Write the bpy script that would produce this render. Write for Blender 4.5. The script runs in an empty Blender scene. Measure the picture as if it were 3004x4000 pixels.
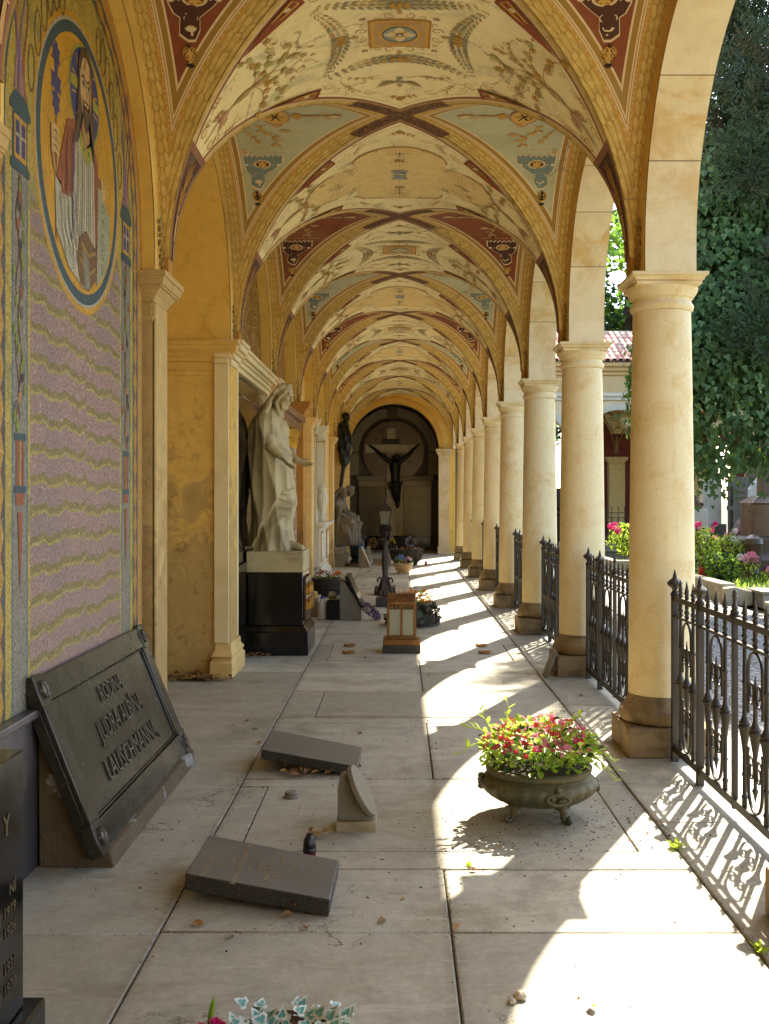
import bpy, bmesh, math, random
from mathutils import Vector, Matrix, noise as mnoise
from math import sin, cos, pi, sqrt, radians, atan2, floor
R = random.Random(7)
D = bpy.data
scene = bpy.context.scene
COL = scene.collection

def C(h):
    r = [int(h[i:i+2], 16)/255 for i in (0, 2, 4)]
    return tuple((c/12.92 if c <= .04045 else ((c+.055)/1.055)**2.4) for c in r) + (1,)

# ---------------------------------------------------------------- node helper
class E:
    def __init__(s, g, k): s.g, s.k = g, k
    def __add__(a, b): return a.g.m('ADD', a, b)
    def __radd__(a, b): return a.g.m('ADD', b, a)
    def __sub__(a, b): return a.g.m('SUBTRACT', a, b)
    def __rsub__(a, b): return a.g.m('SUBTRACT', b, a)
    def __mul__(a, b): return a.g.m('MULTIPLY', a, b)
    def __rmul__(a, b): return a.g.m('MULTIPLY', a, b)
    def __truediv__(a, b): return a.g.m('DIVIDE', a, b)
    def __gt__(a, b): return a.g.m('GREATER_THAN', a, b)
    def __lt__(a, b): return a.g.m('LESS_THAN', a, b)
    def __abs__(a): return a.g.m('ABSOLUTE', a)
    def fr(a): return a.g.m('FRACT', a)
    def fl(a): return a.g.m('FLOOR', a)
    def sin(a): return a.g.m('SINE', a)
    def mn(a, b): return a.g.m('MINIMUM', a, b)
    def mx(a, b): return a.g.m('MAXIMUM', a, b)

class G:
    def __init__(s, name):
        s.mat = D.materials.new(name); s.mat.use_nodes = True
        s.nt = s.mat.node_tree; s.nt.nodes.clear()
        s.out = s.n('ShaderNodeOutputMaterial'); s.b = s.n('ShaderNodeBsdfPrincipled')
        s.nt.links.new(s.b.outputs[0], s.out.inputs[0]); s._pos = None
    def n(s, t): return s.nt.nodes.new(t)
    def put(s, inp, v):
        if isinstance(v, E): s.nt.links.new(v.k, inp)
        elif v is not None: inp.default_value = v
    def m(s, op, a, b=None):
        x = s.n('ShaderNodeMath'); x.operation = op
        s.put(x.inputs[0], a); s.put(x.inputs[1], b)
        return E(s, x.outputs[0])
    def pos(s):
        if not s._pos: s._pos = E(s, s.n('ShaderNodeNewGeometry').outputs['Position'])
        return s._pos
    def co(s, kind='Object'): return E(s, s.n('ShaderNodeTexCoord').outputs[kind])
    def xyz(s, v=None):
        x = s.n('ShaderNodeSeparateXYZ'); s.put(x.inputs[0], v or s.pos())
        return [E(s, o) for o in x.outputs]
    def vec(s, x, y, z):
        c = s.n('ShaderNodeCombineXYZ')
        for i, q in enumerate((x, y, z)): s.put(c.inputs[i], q)
        return E(s, c.outputs[0])
    def attr(s, name):
        a = s.n('ShaderNodeAttribute'); a.attribute_name = name
        return E(s, a.outputs['Fac'])
    def noise(s, sc, det=3, ro=.55, v=None, dist=0):
        x = s.n('ShaderNodeTexNoise'); s.put(x.inputs['Vector'], v or s.pos())
        x.inputs['Scale'].default_value = sc; x.inputs['Detail'].default_value = det
        x.inputs['Roughness'].default_value = ro; x.inputs['Distortion'].default_value = dist
        return E(s, x.outputs[0])
    def vor(s, sc, v=None, feat='F1', out=0):
        x = s.n('ShaderNodeTexVoronoi'); x.feature = feat; s.put(x.inputs['Vector'], v or s.pos())
        x.inputs['Scale'].default_value = sc
        return E(s, x.outputs[out])
    def ss(s, x, a, b):
        q = s.n('ShaderNodeMapRange'); q.interpolation_type = 'SMOOTHSTEP'
        s.put(q.inputs[0], x); s.put(q.inputs[1], a); s.put(q.inputs[2], b)
        return E(s, q.outputs[0])
    def mix(s, f, a, b, mode='MIX'):
        q = s.n('ShaderNodeMix'); q.data_type = 'RGBA'; q.blend_type = mode
        s.put(q.inputs[0], f); s.put(q.inputs[6], a); s.put(q.inputs[7], b)
        return E(s, q.outputs[2])
    def mul(s, c, f):
        """colour times scalar"""
        return s.mix(1.0, c, s.vec(f, f, f) if isinstance(f, E) else (f, f, f, 1), 'MULTIPLY')
    def bump(s, h, st=.3, d=.01):
        q = s.n('ShaderNodeBump'); q.inputs['Strength'].default_value = st; q.inputs['Distance'].default_value = d
        s.put(q.inputs['Height'], h); s.nt.links.new(q.outputs[0], s.b.inputs['Normal'])
    def fin(s, col, rough=.7, metal=0, spec=None):
        s.put(s.b.inputs['Base Color'], col); s.put(s.b.inputs['Roughness'], rough); s.put(s.b.inputs['Metallic'], metal)
        if spec is not None: s.b.inputs['Specular IOR Level'].default_value = spec
        return s.mat

MATS = {}
def M(name, col=None, col2=None, var=.12, sc=6, th=(.45, .7), rough=.7, rvar=.1, metal=0, bump=.25, bsc=60, bd=.004, speck=None, spsc=260, spth=(.62, .66), spec=None, trans=0):
    """general worn surface: tone noise, a second colour in patches, optional speckle and fine bump"""
    if name in MATS: return MATS[name]
    g = G(name); c = col if not isinstance(col, str) else C(col)
    n1 = g.noise(sc, 5, .6)
    o = g.mul(c, (n1-.5)*(2*var)+1.0)
    if col2 is not None:
        c2 = col2 if not isinstance(col2, str) else C(col2)
        o = g.mix(g.ss(g.noise(sc*.45, 6, .65, dist=.6), th[0], th[1]), o, c2)
    if speck is not None:
        s2 = speck if not isinstance(speck, str) else C(speck)
        o = g.mix(g.ss(g.noise(spsc, 2, .6), spth[0], spth[1]), o, s2)
    n3 = g.noise(bsc, 4, .6)
    g.bump(n3+n1*.6, bump, bd)
    g.fin(o, (n1-.5)*(2*rvar)+rough, metal, spec)
    if trans:
        t = g.n('ShaderNodeBsdfTranslucent'); g.put(t.inputs[0], o)
        a = g.n('ShaderNodeMixShader'); a.inputs[0].default_value = trans
        g.nt.links.new(g.b.outputs[0], a.inputs[1]); g.nt.links.new(t.outputs[0], a.inputs[2])
        g.nt.links.new(a.outputs[0], g.out.inputs[0])
    MATS[name] = g.mat
    return g.mat

# ---------------------------------------------------------------- mesh helper
class MB:
    def __init__(s): s.v = []; s.f = []; s.m = []; s.at = {}
    def add(s, vs, fs, m=0):
        o = len(s.v); s.v += [tuple(p) for p in vs]
        for f in fs: s.f.append([o+i for i in f]); s.m.append(m)
        return o
    def box(s, x0, x1, y0, y1, z0, z1, m=0):
        s.add([(x0,y0,z0),(x1,y0,z0),(x1,y1,z0),(x0,y1,z0),(x0,y0,z1),(x1,y0,z1),(x1,y1,z1),(x0,y1,z1)],
              [(3,2,1,0),(4,5,6,7),(0,1,5,4),(1,2,6,5),(2,3,7,6),(3,0,4,7)], m); return s
    def frus(s, cx, cy, z0, hx0, hy0, z1, hx1, hy1, m=0):
        s.add([(cx-hx0,cy-hy0,z0),(cx+hx0,cy-hy0,z0),(cx+hx0,cy+hy0,z0),(cx-hx0,cy+hy0,z0),
               (cx-hx1,cy-hy1,z1),(cx+hx1,cy-hy1,z1),(cx+hx1,cy+hy1,z1),(cx-hx1,cy+hy1,z1)],
              [(3,2,1,0),(4,5,6,7),(0,1,5,4),(1,2,6,5),(2,3,7,6),(3,0,4,7)], m); return s
    def sq(s, cx, cy, prof, m=0, asp=1.0):
        """square-section stack following a (half, z) profile"""
        rs = [[(cx-h, cy-h*asp, z), (cx+h, cy-h*asp, z), (cx+h, cy+h*asp, z), (cx-h, cy+h*asp, z)] for h, z in prof]
        s.loft(rs, m); return s
    def loft(s, rings, m=0, caps=True, closed=True):
        n = len(rings[0]); o = len(s.v)
        for r in rings: s.v += [tuple(p) for p in r]
        for i in range(len(rings)-1):
            for j in range(n if closed else n-1):
                k = (j+1) % n
                s.f.append([o+i*n+j, o+i*n+k, o+(i+1)*n+k, o+(i+1)*n+j]); s.m.append(m)
        if caps and closed:
            s.f.append([o+j for j in range(n)][::-1]); s.m.append(m)
            s.f.append([o+(len(rings)-1)*n+j for j in range(n)]); s.m.append(m)
        return s
    def lathe(s, prof, o=(0,0,0), n=24, m=0, axis=None, mod=None):
        rs = []
        for r, z in prof:
            rg = []
            for j in range(n):
                a = 2*pi*j/n; q = r*(mod(a, z) if mod else 1)
                p = Vector((q*cos(a), q*sin(a), z))
                if axis: p = axis @ p
                rg.append((o[0]+p[0], o[1]+p[1], o[2]+p[2]))
            rs.append(rg)
        return s.loft(rs, m)
    def ell(s, c, r, n=14, k=9, m=0, rot=None):
        rs = []
        for i in range(k+1):
            t = -pi/2+pi*i/k; t = max(-pi/2+.02, min(pi/2-.02, t)); rg = []
            for j in range(n):
                a = 2*pi*j/n
                p = Vector((r[0]*cos(t)*cos(a), r[1]*cos(t)*sin(a), r[2]*sin(t)))
                if rot: p = rot @ p
                rg.append((c[0]+p[0], c[1]+p[1], c[2]+p[2]))
            rs.append(rg)
        return s.loft(rs, m)
    def tube(s, pts, r, n=8, m=0, flat=None):
        """swept tube; r number or list; flat=(dir, factor) squashes along a direction"""
        P = [Vector(p) for p in pts]; k = len(P)
        rr = r if isinstance(r, (list, tuple)) else [r]*k
        up = Vector((0, 0, 1)); rs = []; prev = None
        for i in range(k):
            t = (P[min(i+1, k-1)]-P[max(i-1, 0)]); t = t.normalized() if t.length > 1e-9 else Vector((0,0,1))
            if prev is None:
                a = up if abs(t.dot(up)) < .9 else Vector((1, 0, 0))
                u = (a - t*a.dot(t)).normalized()
            else:
                u = prev - t*prev.dot(t); u = u.normalized() if u.length > 1e-6 else t.orthogonal().normalized()
            prev = u; w = t.cross(u)
            rg = []
            for j in range(n):
                q = u*(cos(2*pi*j/n)*rr[i]) + w*(sin(2*pi*j/n)*rr[i])
                if flat: q = q - flat[0]*(q.dot(flat[0])*(1-flat[1]))
                rg.append(P[i]+q)
            rs.append(rg)
        return s.loft(rs, m)
    def prism(s, poly, o, u, v, d, m=0):
        """2-D polygon extruded: o + a*u + b*v, thickness vector d"""
        o, u, v, d = Vector(o), Vector(u), Vector(v), Vector(d); n = len(poly)
        A = [o+u*a+v*b for a, b in poly]; B = [p+d for p in A]
        s.add(A+B, [list(range(n))[::-1], [n+i for i in range(n)]]+[[i, (i+1) % n, n+(i+1) % n, n+i] for i in range(n)], m); return s
    def grid(s, fn, nu, nv, m=0):
        o = len(s.v)
        for i in range(nu+1):
            for j in range(nv+1): s.v.append(tuple(fn(i/nu, j/nv)))
        for i in range(nu):
            for j in range(nv):
                s.f.append([o+i*(nv+1)+j, o+(i+1)*(nv+1)+j, o+(i+1)*(nv+1)+j+1, o+i*(nv+1)+j+1]); s.m.append(m)
        return o
    def build(s, name, mats, parent=None, smooth=35, bevel=0, seg=2, noflip=False):
        me = D.meshes.new(name)
        off = Vector(parent['_o']) if parent is not None else Vector((0, 0, 0))
        me.from_pydata([(p[0]-off[0], p[1]-off[1], p[2]-off[2]) for p in s.v], [], s.f)
        for mm in (mats if isinstance(mats, (list, tuple)) else [mats]): me.materials.append(mm)
        if max(s.m, default=0): me.polygons.foreach_set('material_index', s.m)
        for k, vals in s.at.items():
            a = me.attributes.new(k, 'FLOAT', 'POINT'); a.data.foreach_set('value', vals)
        if not noflip:
            bm = bmesh.new(); bm.from_mesh(me); bmesh.ops.recalc_face_normals(bm, faces=bm.faces); bm.to_mesh(me); bm.free()
        if smooth:
            me.polygons.foreach_set('use_smooth', [True]*len(me.polygons))
            me.set_sharp_from_angle(angle=radians(smooth))
        me.update()
        o = D.objects.new(name, me); COL.objects.link(o)
        if parent is not None: o.parent = parent
        if bevel:
            b = o.modifiers.new('bevel', 'BEVEL'); b.width = bevel; b.segments = seg; b.limit_method = 'ANGLE'; b.angle_limit = radians(40)
            b.harden_normals = False
        return o

def tag(o, label, cat, group=None):
    o['label'] = label; o['category'] = cat
    if group: o['group'] = group
    return o
def thing(name, label, cat, loc=(0,0,0), group=None):
    o = D.objects.new(name, None); COL.objects.link(o); o.location = loc; o['_o'] = tuple(loc)
    o.empty_display_size = .1
    return tag(o, label, cat, group)
def part_root(name, mb, mats, parent, **k):
    """a part that will carry sub-parts"""
    o = mb.build(name, mats, parent, **k); o['_o'] = parent['_o']; return o
def struct(o, kind='structure'):
    o['kind'] = kind; return o
def dup(o, loc=None, rot=None, label=None, parent=None):
    c = o.copy(); COL.objects.link(c)
    if parent is not None: c.parent = parent
    for ch in list(o.children): dup(ch, parent=c)
    if loc is not None: c.location = loc
    if rot is not None: c.rotation_euler = rot
    if label: c['label'] = label
    return c
def text_mb(mb, body, size, o, u, v, d=.004, m=0, align='CENTER', sp=1.0, sx=1.0):
    """lettering as mesh: u = reading direction, v = up"""
    cu = D.curves.new('txt', 'FONT'); cu.body = body; cu.size = size; cu.extrude = d/2; cu.align_x = align; cu.resolution_u = 2; cu.space_character = sp
    ob = D.objects.new('txt', cu); COL.objects.link(ob)
    dg = bpy.context.evaluated_depsgraph_get(); me = D.meshes.new_from_object(ob.evaluated_get(dg))
    o, u, v = Vector(o), Vector(u).normalized(), Vector(v).normalized(); w = u.cross(v)
    mb.add([o+u*(p.co.x*sx)+v*p.co.y+w*(p.co.z+d/2) for p in me.vertices], [list(p.vertices) for p in me.polygons], m)
    D.objects.remove(ob); D.curves.remove(cu); D.meshes.remove(me)
def remeshed(mb, voxel, sm=4, fac=.5):
    """fuse the pieces of a sculpture into one continuous surface; returns an MB"""
    me = D.meshes.new('t'); me.from_pydata(mb.v, [], mb.f)
    bm = bmesh.new(); bm.from_mesh(me); bmesh.ops.recalc_face_normals(bm, faces=bm.faces); bm.to_mesh(me); bm.free()
    ob = D.objects.new('t', me); COL.objects.link(ob)
    r = ob.modifiers.new('r', 'REMESH'); r.mode = 'VOXEL'; r.voxel_size = voxel
    if sm:
        q = ob.modifiers.new('s', 'SMOOTH'); q.iterations = sm; q.factor = fac
    dg = bpy.context.evaluated_depsgraph_get(); m2 = D.meshes.new_from_object(ob.evaluated_get(dg))
    out = MB(); out.add([tuple(p.co) for p in m2.vertices], [list(p.vertices) for p in m2.polygons])
    D.objects.remove(ob); D.meshes.remove(me); D.meshes.remove(m2)
    return out
def xf(mb, mat, i0=0):
    for i in range(i0, len(mb.v)): mb.v[i] = tuple(mat @ Vector(mb.v[i]))
def arc(c, r, a0, a1, n=16):
    return [(c[0]+r*cos(a0+(a1-a0)*i/n), c[1]+r*sin(a0+(a1-a0)*i/n)) for i in range(n+1)]
def spiral(c, r, a0, turns, n=22, r1=.12):
    return [(c[0]+r*(1-(1-r1)*i/n)*cos(a0+turns*2*pi*i/n), c[1]+r*(1-(1-r1)*i/n)*sin(a0+turns*2*pi*i/n)) for i in range(n+1)]
# ================================================================ dimensions
L = 2.96; RV = 1.45; LY = 1.41; Z0 = 3.12; XI = 1.515; XO = 1.83; RA = 1.25; ZA = 3.16; ZS = 3.0
def cy(k): return 6.79 + L*k            # column line k
def by(i): return cy(i) - L/2           # bay i lies before column i

# ================================================================ paints for the ceilings
PAL = dict(gold='b98a34', tan='bc9660', brown='4f2c1c', grey='8f876c', green='aaa25e', red='86421f', blue='75827c',
           cream='d8c398', dark='2e1c14', yellow='cba04a', sky='8c9c98', pink='a87a62', ochre='b07e34', straw='e4c988', olive='a3914e')
PN = list(PAL)
def paint(k): return M('paint_'+k, PAL[k], 'd8c894' if k in ('grey', 'olive', 'green', 'pink') else None, th=(.50, .66), var=.2, sc=14, rough=.85, bump=.12, bsc=120)
PM = [paint(k) for k in PN]
def pi_(k): return PN.index(k)+1        # slot 0 is the ground paint

def vault_mat(name, kind, field, field2, patch):
    """painted plaster: bands that follow the groin (dg) and the wall (dw), leaf garland along sg"""
    g = G(name); dg, sg, dw = g.attr('dg'), g.attr('sg'), g.attr('dw')
    n = g.noise(3.2, 5, .62); n2 = g.noise(22, 4, .6); n3 = g.noise(1.3, 5, .65, dist=.8)
    c = g.mix(g.ss(n3, .5, .68), C(field), C(field2))
    c = g.mix(g.ss(g.noise(2.1, 6, .7, dist=1.2), .54, .66)*.85, c, C(patch))
    saw = abs((sg/.035).fr()-.5)*2*.014
    def stripes(d, w0):
        q = ((d-w0)/.0155).fr()
        return g.mix(q > .55, C('dcc698'), C('b58c54'))
    def garland(d, wid):
        r = d/wid
        u = (sg/.085+abs(r-.5)*1.3)
        row = (r*3)
        a = abs((u+(row.fl()*.5)).fr()-.5)*2; b = abs(row.fr()-.5)*2
        lens = (a*a*.9+b*b) < .80
        tw = g.mix((g.vor(16) > .45), C('d2b468'), C('c6a65a'))
        return g.mix(lens, C('ab8a44'), tw)
    e = dg if kind == 'cream' else dg.mn(dw+.012)
    if kind == 'side':
        c = g.mix(e < .200, c, C('dcc698'))
        c = g.mix(e < .187, c, C('a07a34'))
        c = g.mix(e < .152, c, stripes(e, .112))
        c = g.mix(e < (.114+saw*.8), c, C('c4953a'))
        c = g.mix(e < (.097+saw*.8), c, garland(e, .10))
        c = g.mix(e < .006, c, C('7c6026'))
    elif kind == 'cream':
        c = g.mix(g.m('MULTIPLY', e < .150, e > .146), c, C('b08a5c'))
        c = g.mix(e < .106, c, C('8a5440'))
        c = g.mix(e < .080, c, stripes(e, .049))
        c = g.mix(e < .050, c, garland(dg+.05, .10))
        c = g.mix(e < .006, c, C('7c6026'))
        bt = g.attr('bt')
        c = g.mix(bt > .0, c, g.mix(bt > .05, C('8a5a48'), C('4a2a1a')))
        c = g.mix(g.m('MULTIPLY', bt > .0, e < .05), c, g.mix(e < .025, C('8a5440'), C('8f7436')))
    else:  # garland ring round an arch
        c = g.mix(g.ss(n3, .4, .6), C('e0bc68'), C('d2aa54'))
    if kind != 'ring':
        arm = g.m('MULTIPLY', sg < .36, dg < .072)
        orn = g.ss(abs(g.noise(26, 2, .5, dist=2.0)-.5), .03, .06)
        c = g.mix(arm, c, g.mix(g.m('MULTIPLY', orn, dg < .055), C('8a6030'), C('3c2018')))
    fl_ = g.ss(g.noise(5.5, 7, .8, dist=.8), .66, .70)
    c = g.mix(fl_*.55, c, C('cfc09a'))
    px, py, pz = g.xyz(); cv = g.vec(px+(n-.5)*.5, py+(n2-.5)*.12, pz)
    cr = g.m('MULTIPLY', g.vor(1.1, cv, 'DISTANCE_TO_EDGE') < .006, g.noise(.9, 2, .5) > .52)
    c = g.mix(cr*.6, c, C('7a6a48'))
    c = g.mix(g.ss(g.noise(.8, 5, .7), .56, .75)*.35, c, C('9a8c66'))
    c = g.mul(c, (n-.5)*.34+1.0); c = g.mul(c, (n2-.5)*.2+1.0)
    g.bump(n2+n*2, .12, .004)
    return g.fin(c, .82)

VM = dict(cream=vault_mat('ceiling_cream', 'cream', 'f0e0ac', 'e6d29a', 'c2bc90'),
          red=vault_mat('ceiling_red', 'side', '874624', '793d1e', '834a2c'),
          blue=vault_mat('ceiling_blue', 'side', 'b6b494', 'a9a888', 'aea47c'),
          ring=vault_mat('ceiling_ring', 'ring', 'b3924c', 'b3924c', 'b3924c'))

# ================================================================ 2-D ornament laid on a curved surface
class Orn:
    def __init__(s, mb, fn): s.mb, s.fn, s.k = mb, fn, 0
    def pts(s, p, lay):
        s.k += 1; e = .0025+.0016*lay+.00003*(s.k % 41)
        return [s.fn(a, b, e) for a, b in p]
    def poly(s, p, col, lay=0, c=None):
        cx = sum(a for a, b in p)/len(p) if c is None else c[0]; cy_ = sum(b for a, b in p)/len(p) if c is None else c[1]
        V = s.pts([(cx, cy_)]+list(p), lay); n = len(p)
        s.mb.add(V, [(0, 1+i, 1+(i+1) % n) for i in range(n)], pi_(col))
    def stroke(s, p, w, col, lay=0, taper=False):
        n = len(p); V = []
        for i in range(n):
            a = p[max(i-1, 0)]; b = p[min(i+1, n-1)]; dx, dy = b[0]-a[0], b[1]-a[1]; l = math.hypot(dx, dy) or 1
            h = w/2*(1-.8*i/(n-1) if taper else 1)
            V += [(p[i][0]-dy/l*h, p[i][1]+dx/l*h), (p[i][0]+dy/l*h, p[i][1]-dx/l*h)]
        s.mb.add(s.pts(V, lay), [(2*i, 2*i+1, 2*i+3, 2*i+2) for i in range(n-1)], pi_(col))
    def ell(s, x, y, rx, ry, col, lay=0, n=24): s.poly([(x+rx*cos(2*pi*i/n), y+ry*sin(2*pi*i/n)) for i in range(n)], col, lay)
    def ringe(s, x, y, rx, ry, w, col, lay=0, n=28): s.stroke([(x+rx*cos(2*pi*i/n), y+ry*sin(2*pi*i/n)) for i in range(n+1)], w, col, lay)
    def rect(s, x0, x1, y0, y1, col, lay=0, n=6):
        p = [(x0+(x1-x0)*i/n, y0) for i in range(n)]+[(x1, y0+(y1-y0)*i/n) for i in range(n)]+[(x1-(x1-x0)*i/n, y1) for i in range(n)]+[(x0, y1-(y1-y0)*i/n) for i in range(n)]
        s.poly(p, col, lay)
    def leaf(s, x, y, a, l, w, col, lay=1):
        ca, sa = cos(a), sin(a)
        p = [(0, 0), (.3, .8), (.55, 1), (.8, .6), (1, 0), (.8, -.6), (.55, -1), (.3, -.8)]
        s.poly([(x+ca*q*l-sa*r*w/2, y+sa*q*l+ca*r*w/2) for q, r in p], col, lay)
    def vine(s, x, y, a, r, col, lay=1):
        p = []
        for i in range(10):
            t = a+2*pi*i/10; q = r*(1 if i % 2 == 0 else .55); p.append((x+q*cos(t), y+q*sin(t)))
        s.poly(p, col, lay)
    def scroll(s, x, y, r, a0, turns, w, col, lay=0): s.stroke(spiral((x, y), r, a0, turns), w, col, lay, True)
    def sprig(s, p, ll, col, lay=1, w=.006, alt=None):
        s.stroke(p, w, col, lay)
        for i in range(1, len(p)):
            a = atan2(p[i][1]-p[i-1][1], p[i][0]-p[i-1][0])
            for sg_ in (-1, 1): s.leaf(p[i][0], p[i][1], a+sg_*.8, ll, ll*.42, (alt or col) if (i % 2) else col, lay+1)
    def garland(s, p, w):
        n = len(p)-1
        for i in range(n):
            a = atan2(p[i+1][1]-p[i][1], p[i+1][0]-p[i][0]); q = sin(pi*(i+.5)/n); ww = w*(.35+.65*q)
            for k in (-1, 0, 1):
                s.leaf(p[i][0]-sin(a)*k*ww*.3, p[i][1]+cos(a)*k*ww*.3, a+k*.5, ww*.9, ww*.34, ('grey', 'olive', 'tan')[(i+k) % 3] if R.random() < .4 else 'grey', 1+(k+1))
        m = p[n//2]; a = atan2(p[n//2+1][1]-p[n//2-1][1], p[n//2+1][0]-p[n//2-1][0])
        for t in (-1, 0, 1):
            s.leaf(m[0]+cos(a)*t*w*.5-sin(a)*w*.5, m[1]+sin(a)*t*w*.5+cos(a)*w*.5, a-pi/2, w, w*.45, 'gold', 5)

def f_cream(u, v, e):
    t = u/RV; r = RV-e
    return (r*sin(t), v, Z0+r*cos(t))
def wid(t): return LY*(1-abs(sin(t)))+.07
def f_side(u, w, e):
    """u along the arch (radians*RV), w = distance from the corridor axis (right-hand cell)"""
    t = u/RV
    n = Vector((0, -sin(t)/LY, -cos(t)/RV)).normalized()
    p = Vector((w, LY*sin(t), Z0+RV*cos(t)))+n*e
    return tuple(p)

def cream_panel(kind):
    mb = MB(); NT, NS = 112, 28
    gl = [(RV*t, wid(t), RV*abs(sin(t))) for t in [-pi/2+pi*i/160 for i in range(161)]]
    dg, sg, dw, bt = [], [], [], []
    def fn(a, b):
        t = -pi/2+pi*a; s_ = -1+2*b; w = wid(t)
        u, v = RV*t, s_*w
        best = min(((u-q[0])**2+(abs(v)-q[1])**2, q[2]) for q in gl)
        dg.append(sqrt(best[0]) if abs(s_) < .999 else 0); sg.append(best[1]); dw.append(9); bt.append(abs(u)-1.56)
        return f_cream(u, v, 0)
    mb.grid(fn, NT, NS)
    o = Orn(mb, f_cream)
    for sx in (-1, 1):
        # brown foot panels with a pale plant in a pot
        for k in range(9):
            u = 1.66+.028*k
            for q in (-1, 1): o.leaf(sx*(2.0-.03*k), 0, (pi if sx > 0 else 0)+q*(.25+.10*(k % 4)), .10+.02*(k % 3), .020, 'ochre', 1)
        o.stroke([(sx*2.0, 0), (sx*2.08, 0), (sx*2.16, 0)], .035, 'tan', 2); o.stroke([(sx*2.0, -.035), (sx*2.0, .035)], .012, 'tan', 3)
        for k in range(3): o.leaf(sx*(2.18+.03*k), 0, 0 if sx > 0 else pi, .06, .016, 'tan', 2)
        # wings and scrolls above the foot
        for q in (-1, 1):
            o.scroll(sx*1.46, q*.10, .055, 0, 1.4*q, .012, 'gold'); o.scroll(sx*1.40, q*.14, .035, 2, -1.3*q, .009, 'olive')
            for k in range(5): o.leaf(sx*1.30, q*.01, (pi/2 if q > 0 else -pi/2)+sx*q*(-.7+.28*k), .13-.012*k, .026, ('tan', 'pink')[k % 2], 1+k % 3)
            o.sprig([(sx*(1.36-.03*k), q*(.20+.015*k)) for k in range(4)], .035, 'tan')
            o.scroll(sx*1.2, q*.22, .04, 1, 1.2*q, .006, 'pink'); o.scroll(sx*1.1, q*.30, .03, 2, -1.2*q, .005, 'pink')
        o.stroke([(sx*(1.50-.05*k), .012*sin(k*1.5)) for k in range(12)], .016, 'tan'); o.ell(sx*1.29, 0, .05, .04, 'pink', 4); o.leaf(sx*1.2, 0, pi if sx > 0 else 0, .2, .07, 'olive', 3); o.leaf(sx*1.12, 0, pi if sx > 0 else 0, .16, .04, 'tan', 4)
        # vine with grapes
        rr = random.Random(3)
        for k in range(8):
            a0 = (pi if sx > 0 else 0)+(-1.05+.30*k); p = [(sx*1.02, 0)]
            for j in range(7): p.append((p[-1][0]+.058*cos(a0), p[-1][1]+.07*sin(a0))); a0 += (.22 if k % 2 else -.22)
            o.stroke(p, .007, 'tan', 1)
            for j in range(2, 8):
                if rr.random() < .85: o.vine(p[j][0]+rr.uniform(-.03, .03), p[j][1]+rr.uniform(-.03, .03), rr.random()*6, rr.uniform(.022, .042), rr.choice(['olive', 'tan', 'green', 'olive', 'gold']), 2+rr.randrange(3))
            for j in range(7):
                o.ell(p[5][0]+rr.uniform(-.03, .03), p[5][1]+.04+rr.uniform(-.025, .025), .008, .008, 'pink', 3, 8)
        # red triangles along the ribs
        for q in (-1, 1):
            def ed(u, d): return (sx*u, q*(wid(u/RV)-d))
            o.poly([ed(.56, .30), ed(.60, .125), ed(.8, .125), ed(1.02, .125)], 'red', 1)
            o.stroke([ed(.60, .24), ed(.635, .155), ed(.8, .155), ed(.90, .155), ed(.60, .24)], .014, 'yellow', 2)
            c = ed(.675, .19); o.ell(c[0], c[1], .022, .022, 'cream', 3, 12)
            o.scroll(sx*.50, q*.66, .05, .5, 1.4, .008, 'tan'); o.scroll(sx*.46, q*.76, .04, 2.5, -1.4, .007, 'tan'); o.sprig([(sx*(.40-.02*k), q*(.70+.05*k)) for k in range(4)], .035, 'tan')
    for sx in (-1, 1):
        for q in (-1, 1):
            for j in range(5): o.scroll(sx*(.62+.06*j), q*(.10+.09*j), .03+.006*(j % 2), j, 1.2*(-1)**j, .006, ('tan', 'gold', 'pink')[j % 3]); o.leaf(sx*(.60+.06*j), q*(.06+.09*j), 1.2*j, .05, .02, ('tan', 'olive')[j % 2], 1)
            o.sprig([(sx*(.14+.05*j), q*(.66+.03*sin(j))) for j in range(5)], .035, 'tan', alt='gold')
            o.scroll(sx*.22, q*.95, .05, 0, 1.4, .007, 'tan'); o.scroll(sx*.32, q*.90, .035, 1, -1.4, .006, 'gold')
    for q in (-1, 1):
        o.sprig([(-.10+.04*k, q*(1.10-.01*abs(k-2.5)*2)) for k in range(6)], .04, 'ochre'); o.ell(0, q*1.12, .03, .03, 'ochre', 2, 10)
    fr = [[(-.50+1.0*i/20, q*(.53-.14*sin(pi*i/20))) for i in range(21)] for q in (-1, 1)]+[[(q*(.53-.15*sin(pi*i/20)), -.50+1.0*i/20) for i in range(21)] for q in (-1, 1)]
    if kind == 1:
        for p in fr: o.garland(p, .085)
        o.rect(-.20, .20, -.20, .20, 'ochre', 1); o.rect(-.185, .185, -.185, .185, 'yellow', 2); o.rect(-.165, .165, -.165, .165, 'tan', 3)
        o.ell(0, 0, .155, .155, 'gold', 4); o.ell(0, 0, .135, .135, 'yellow', 5); o.ell(0, 0, .115, .115, 'sky', 6)
        for k in range(8): o.leaf(0, 0, k*pi/4, .11 if k % 2 == 0 else .085, .07 if k % 2 == 0 else .04, 'cream' if k % 2 == 0 else 'yellow', 7)
        o.ringe(0, 0, .11, .11, .006, 'brown', 8); o.ell(0, 0, .026, .026, 'brown', 9, 12); o.ell(0, 0, .016, .016, 'cream', 10, 10)
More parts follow.
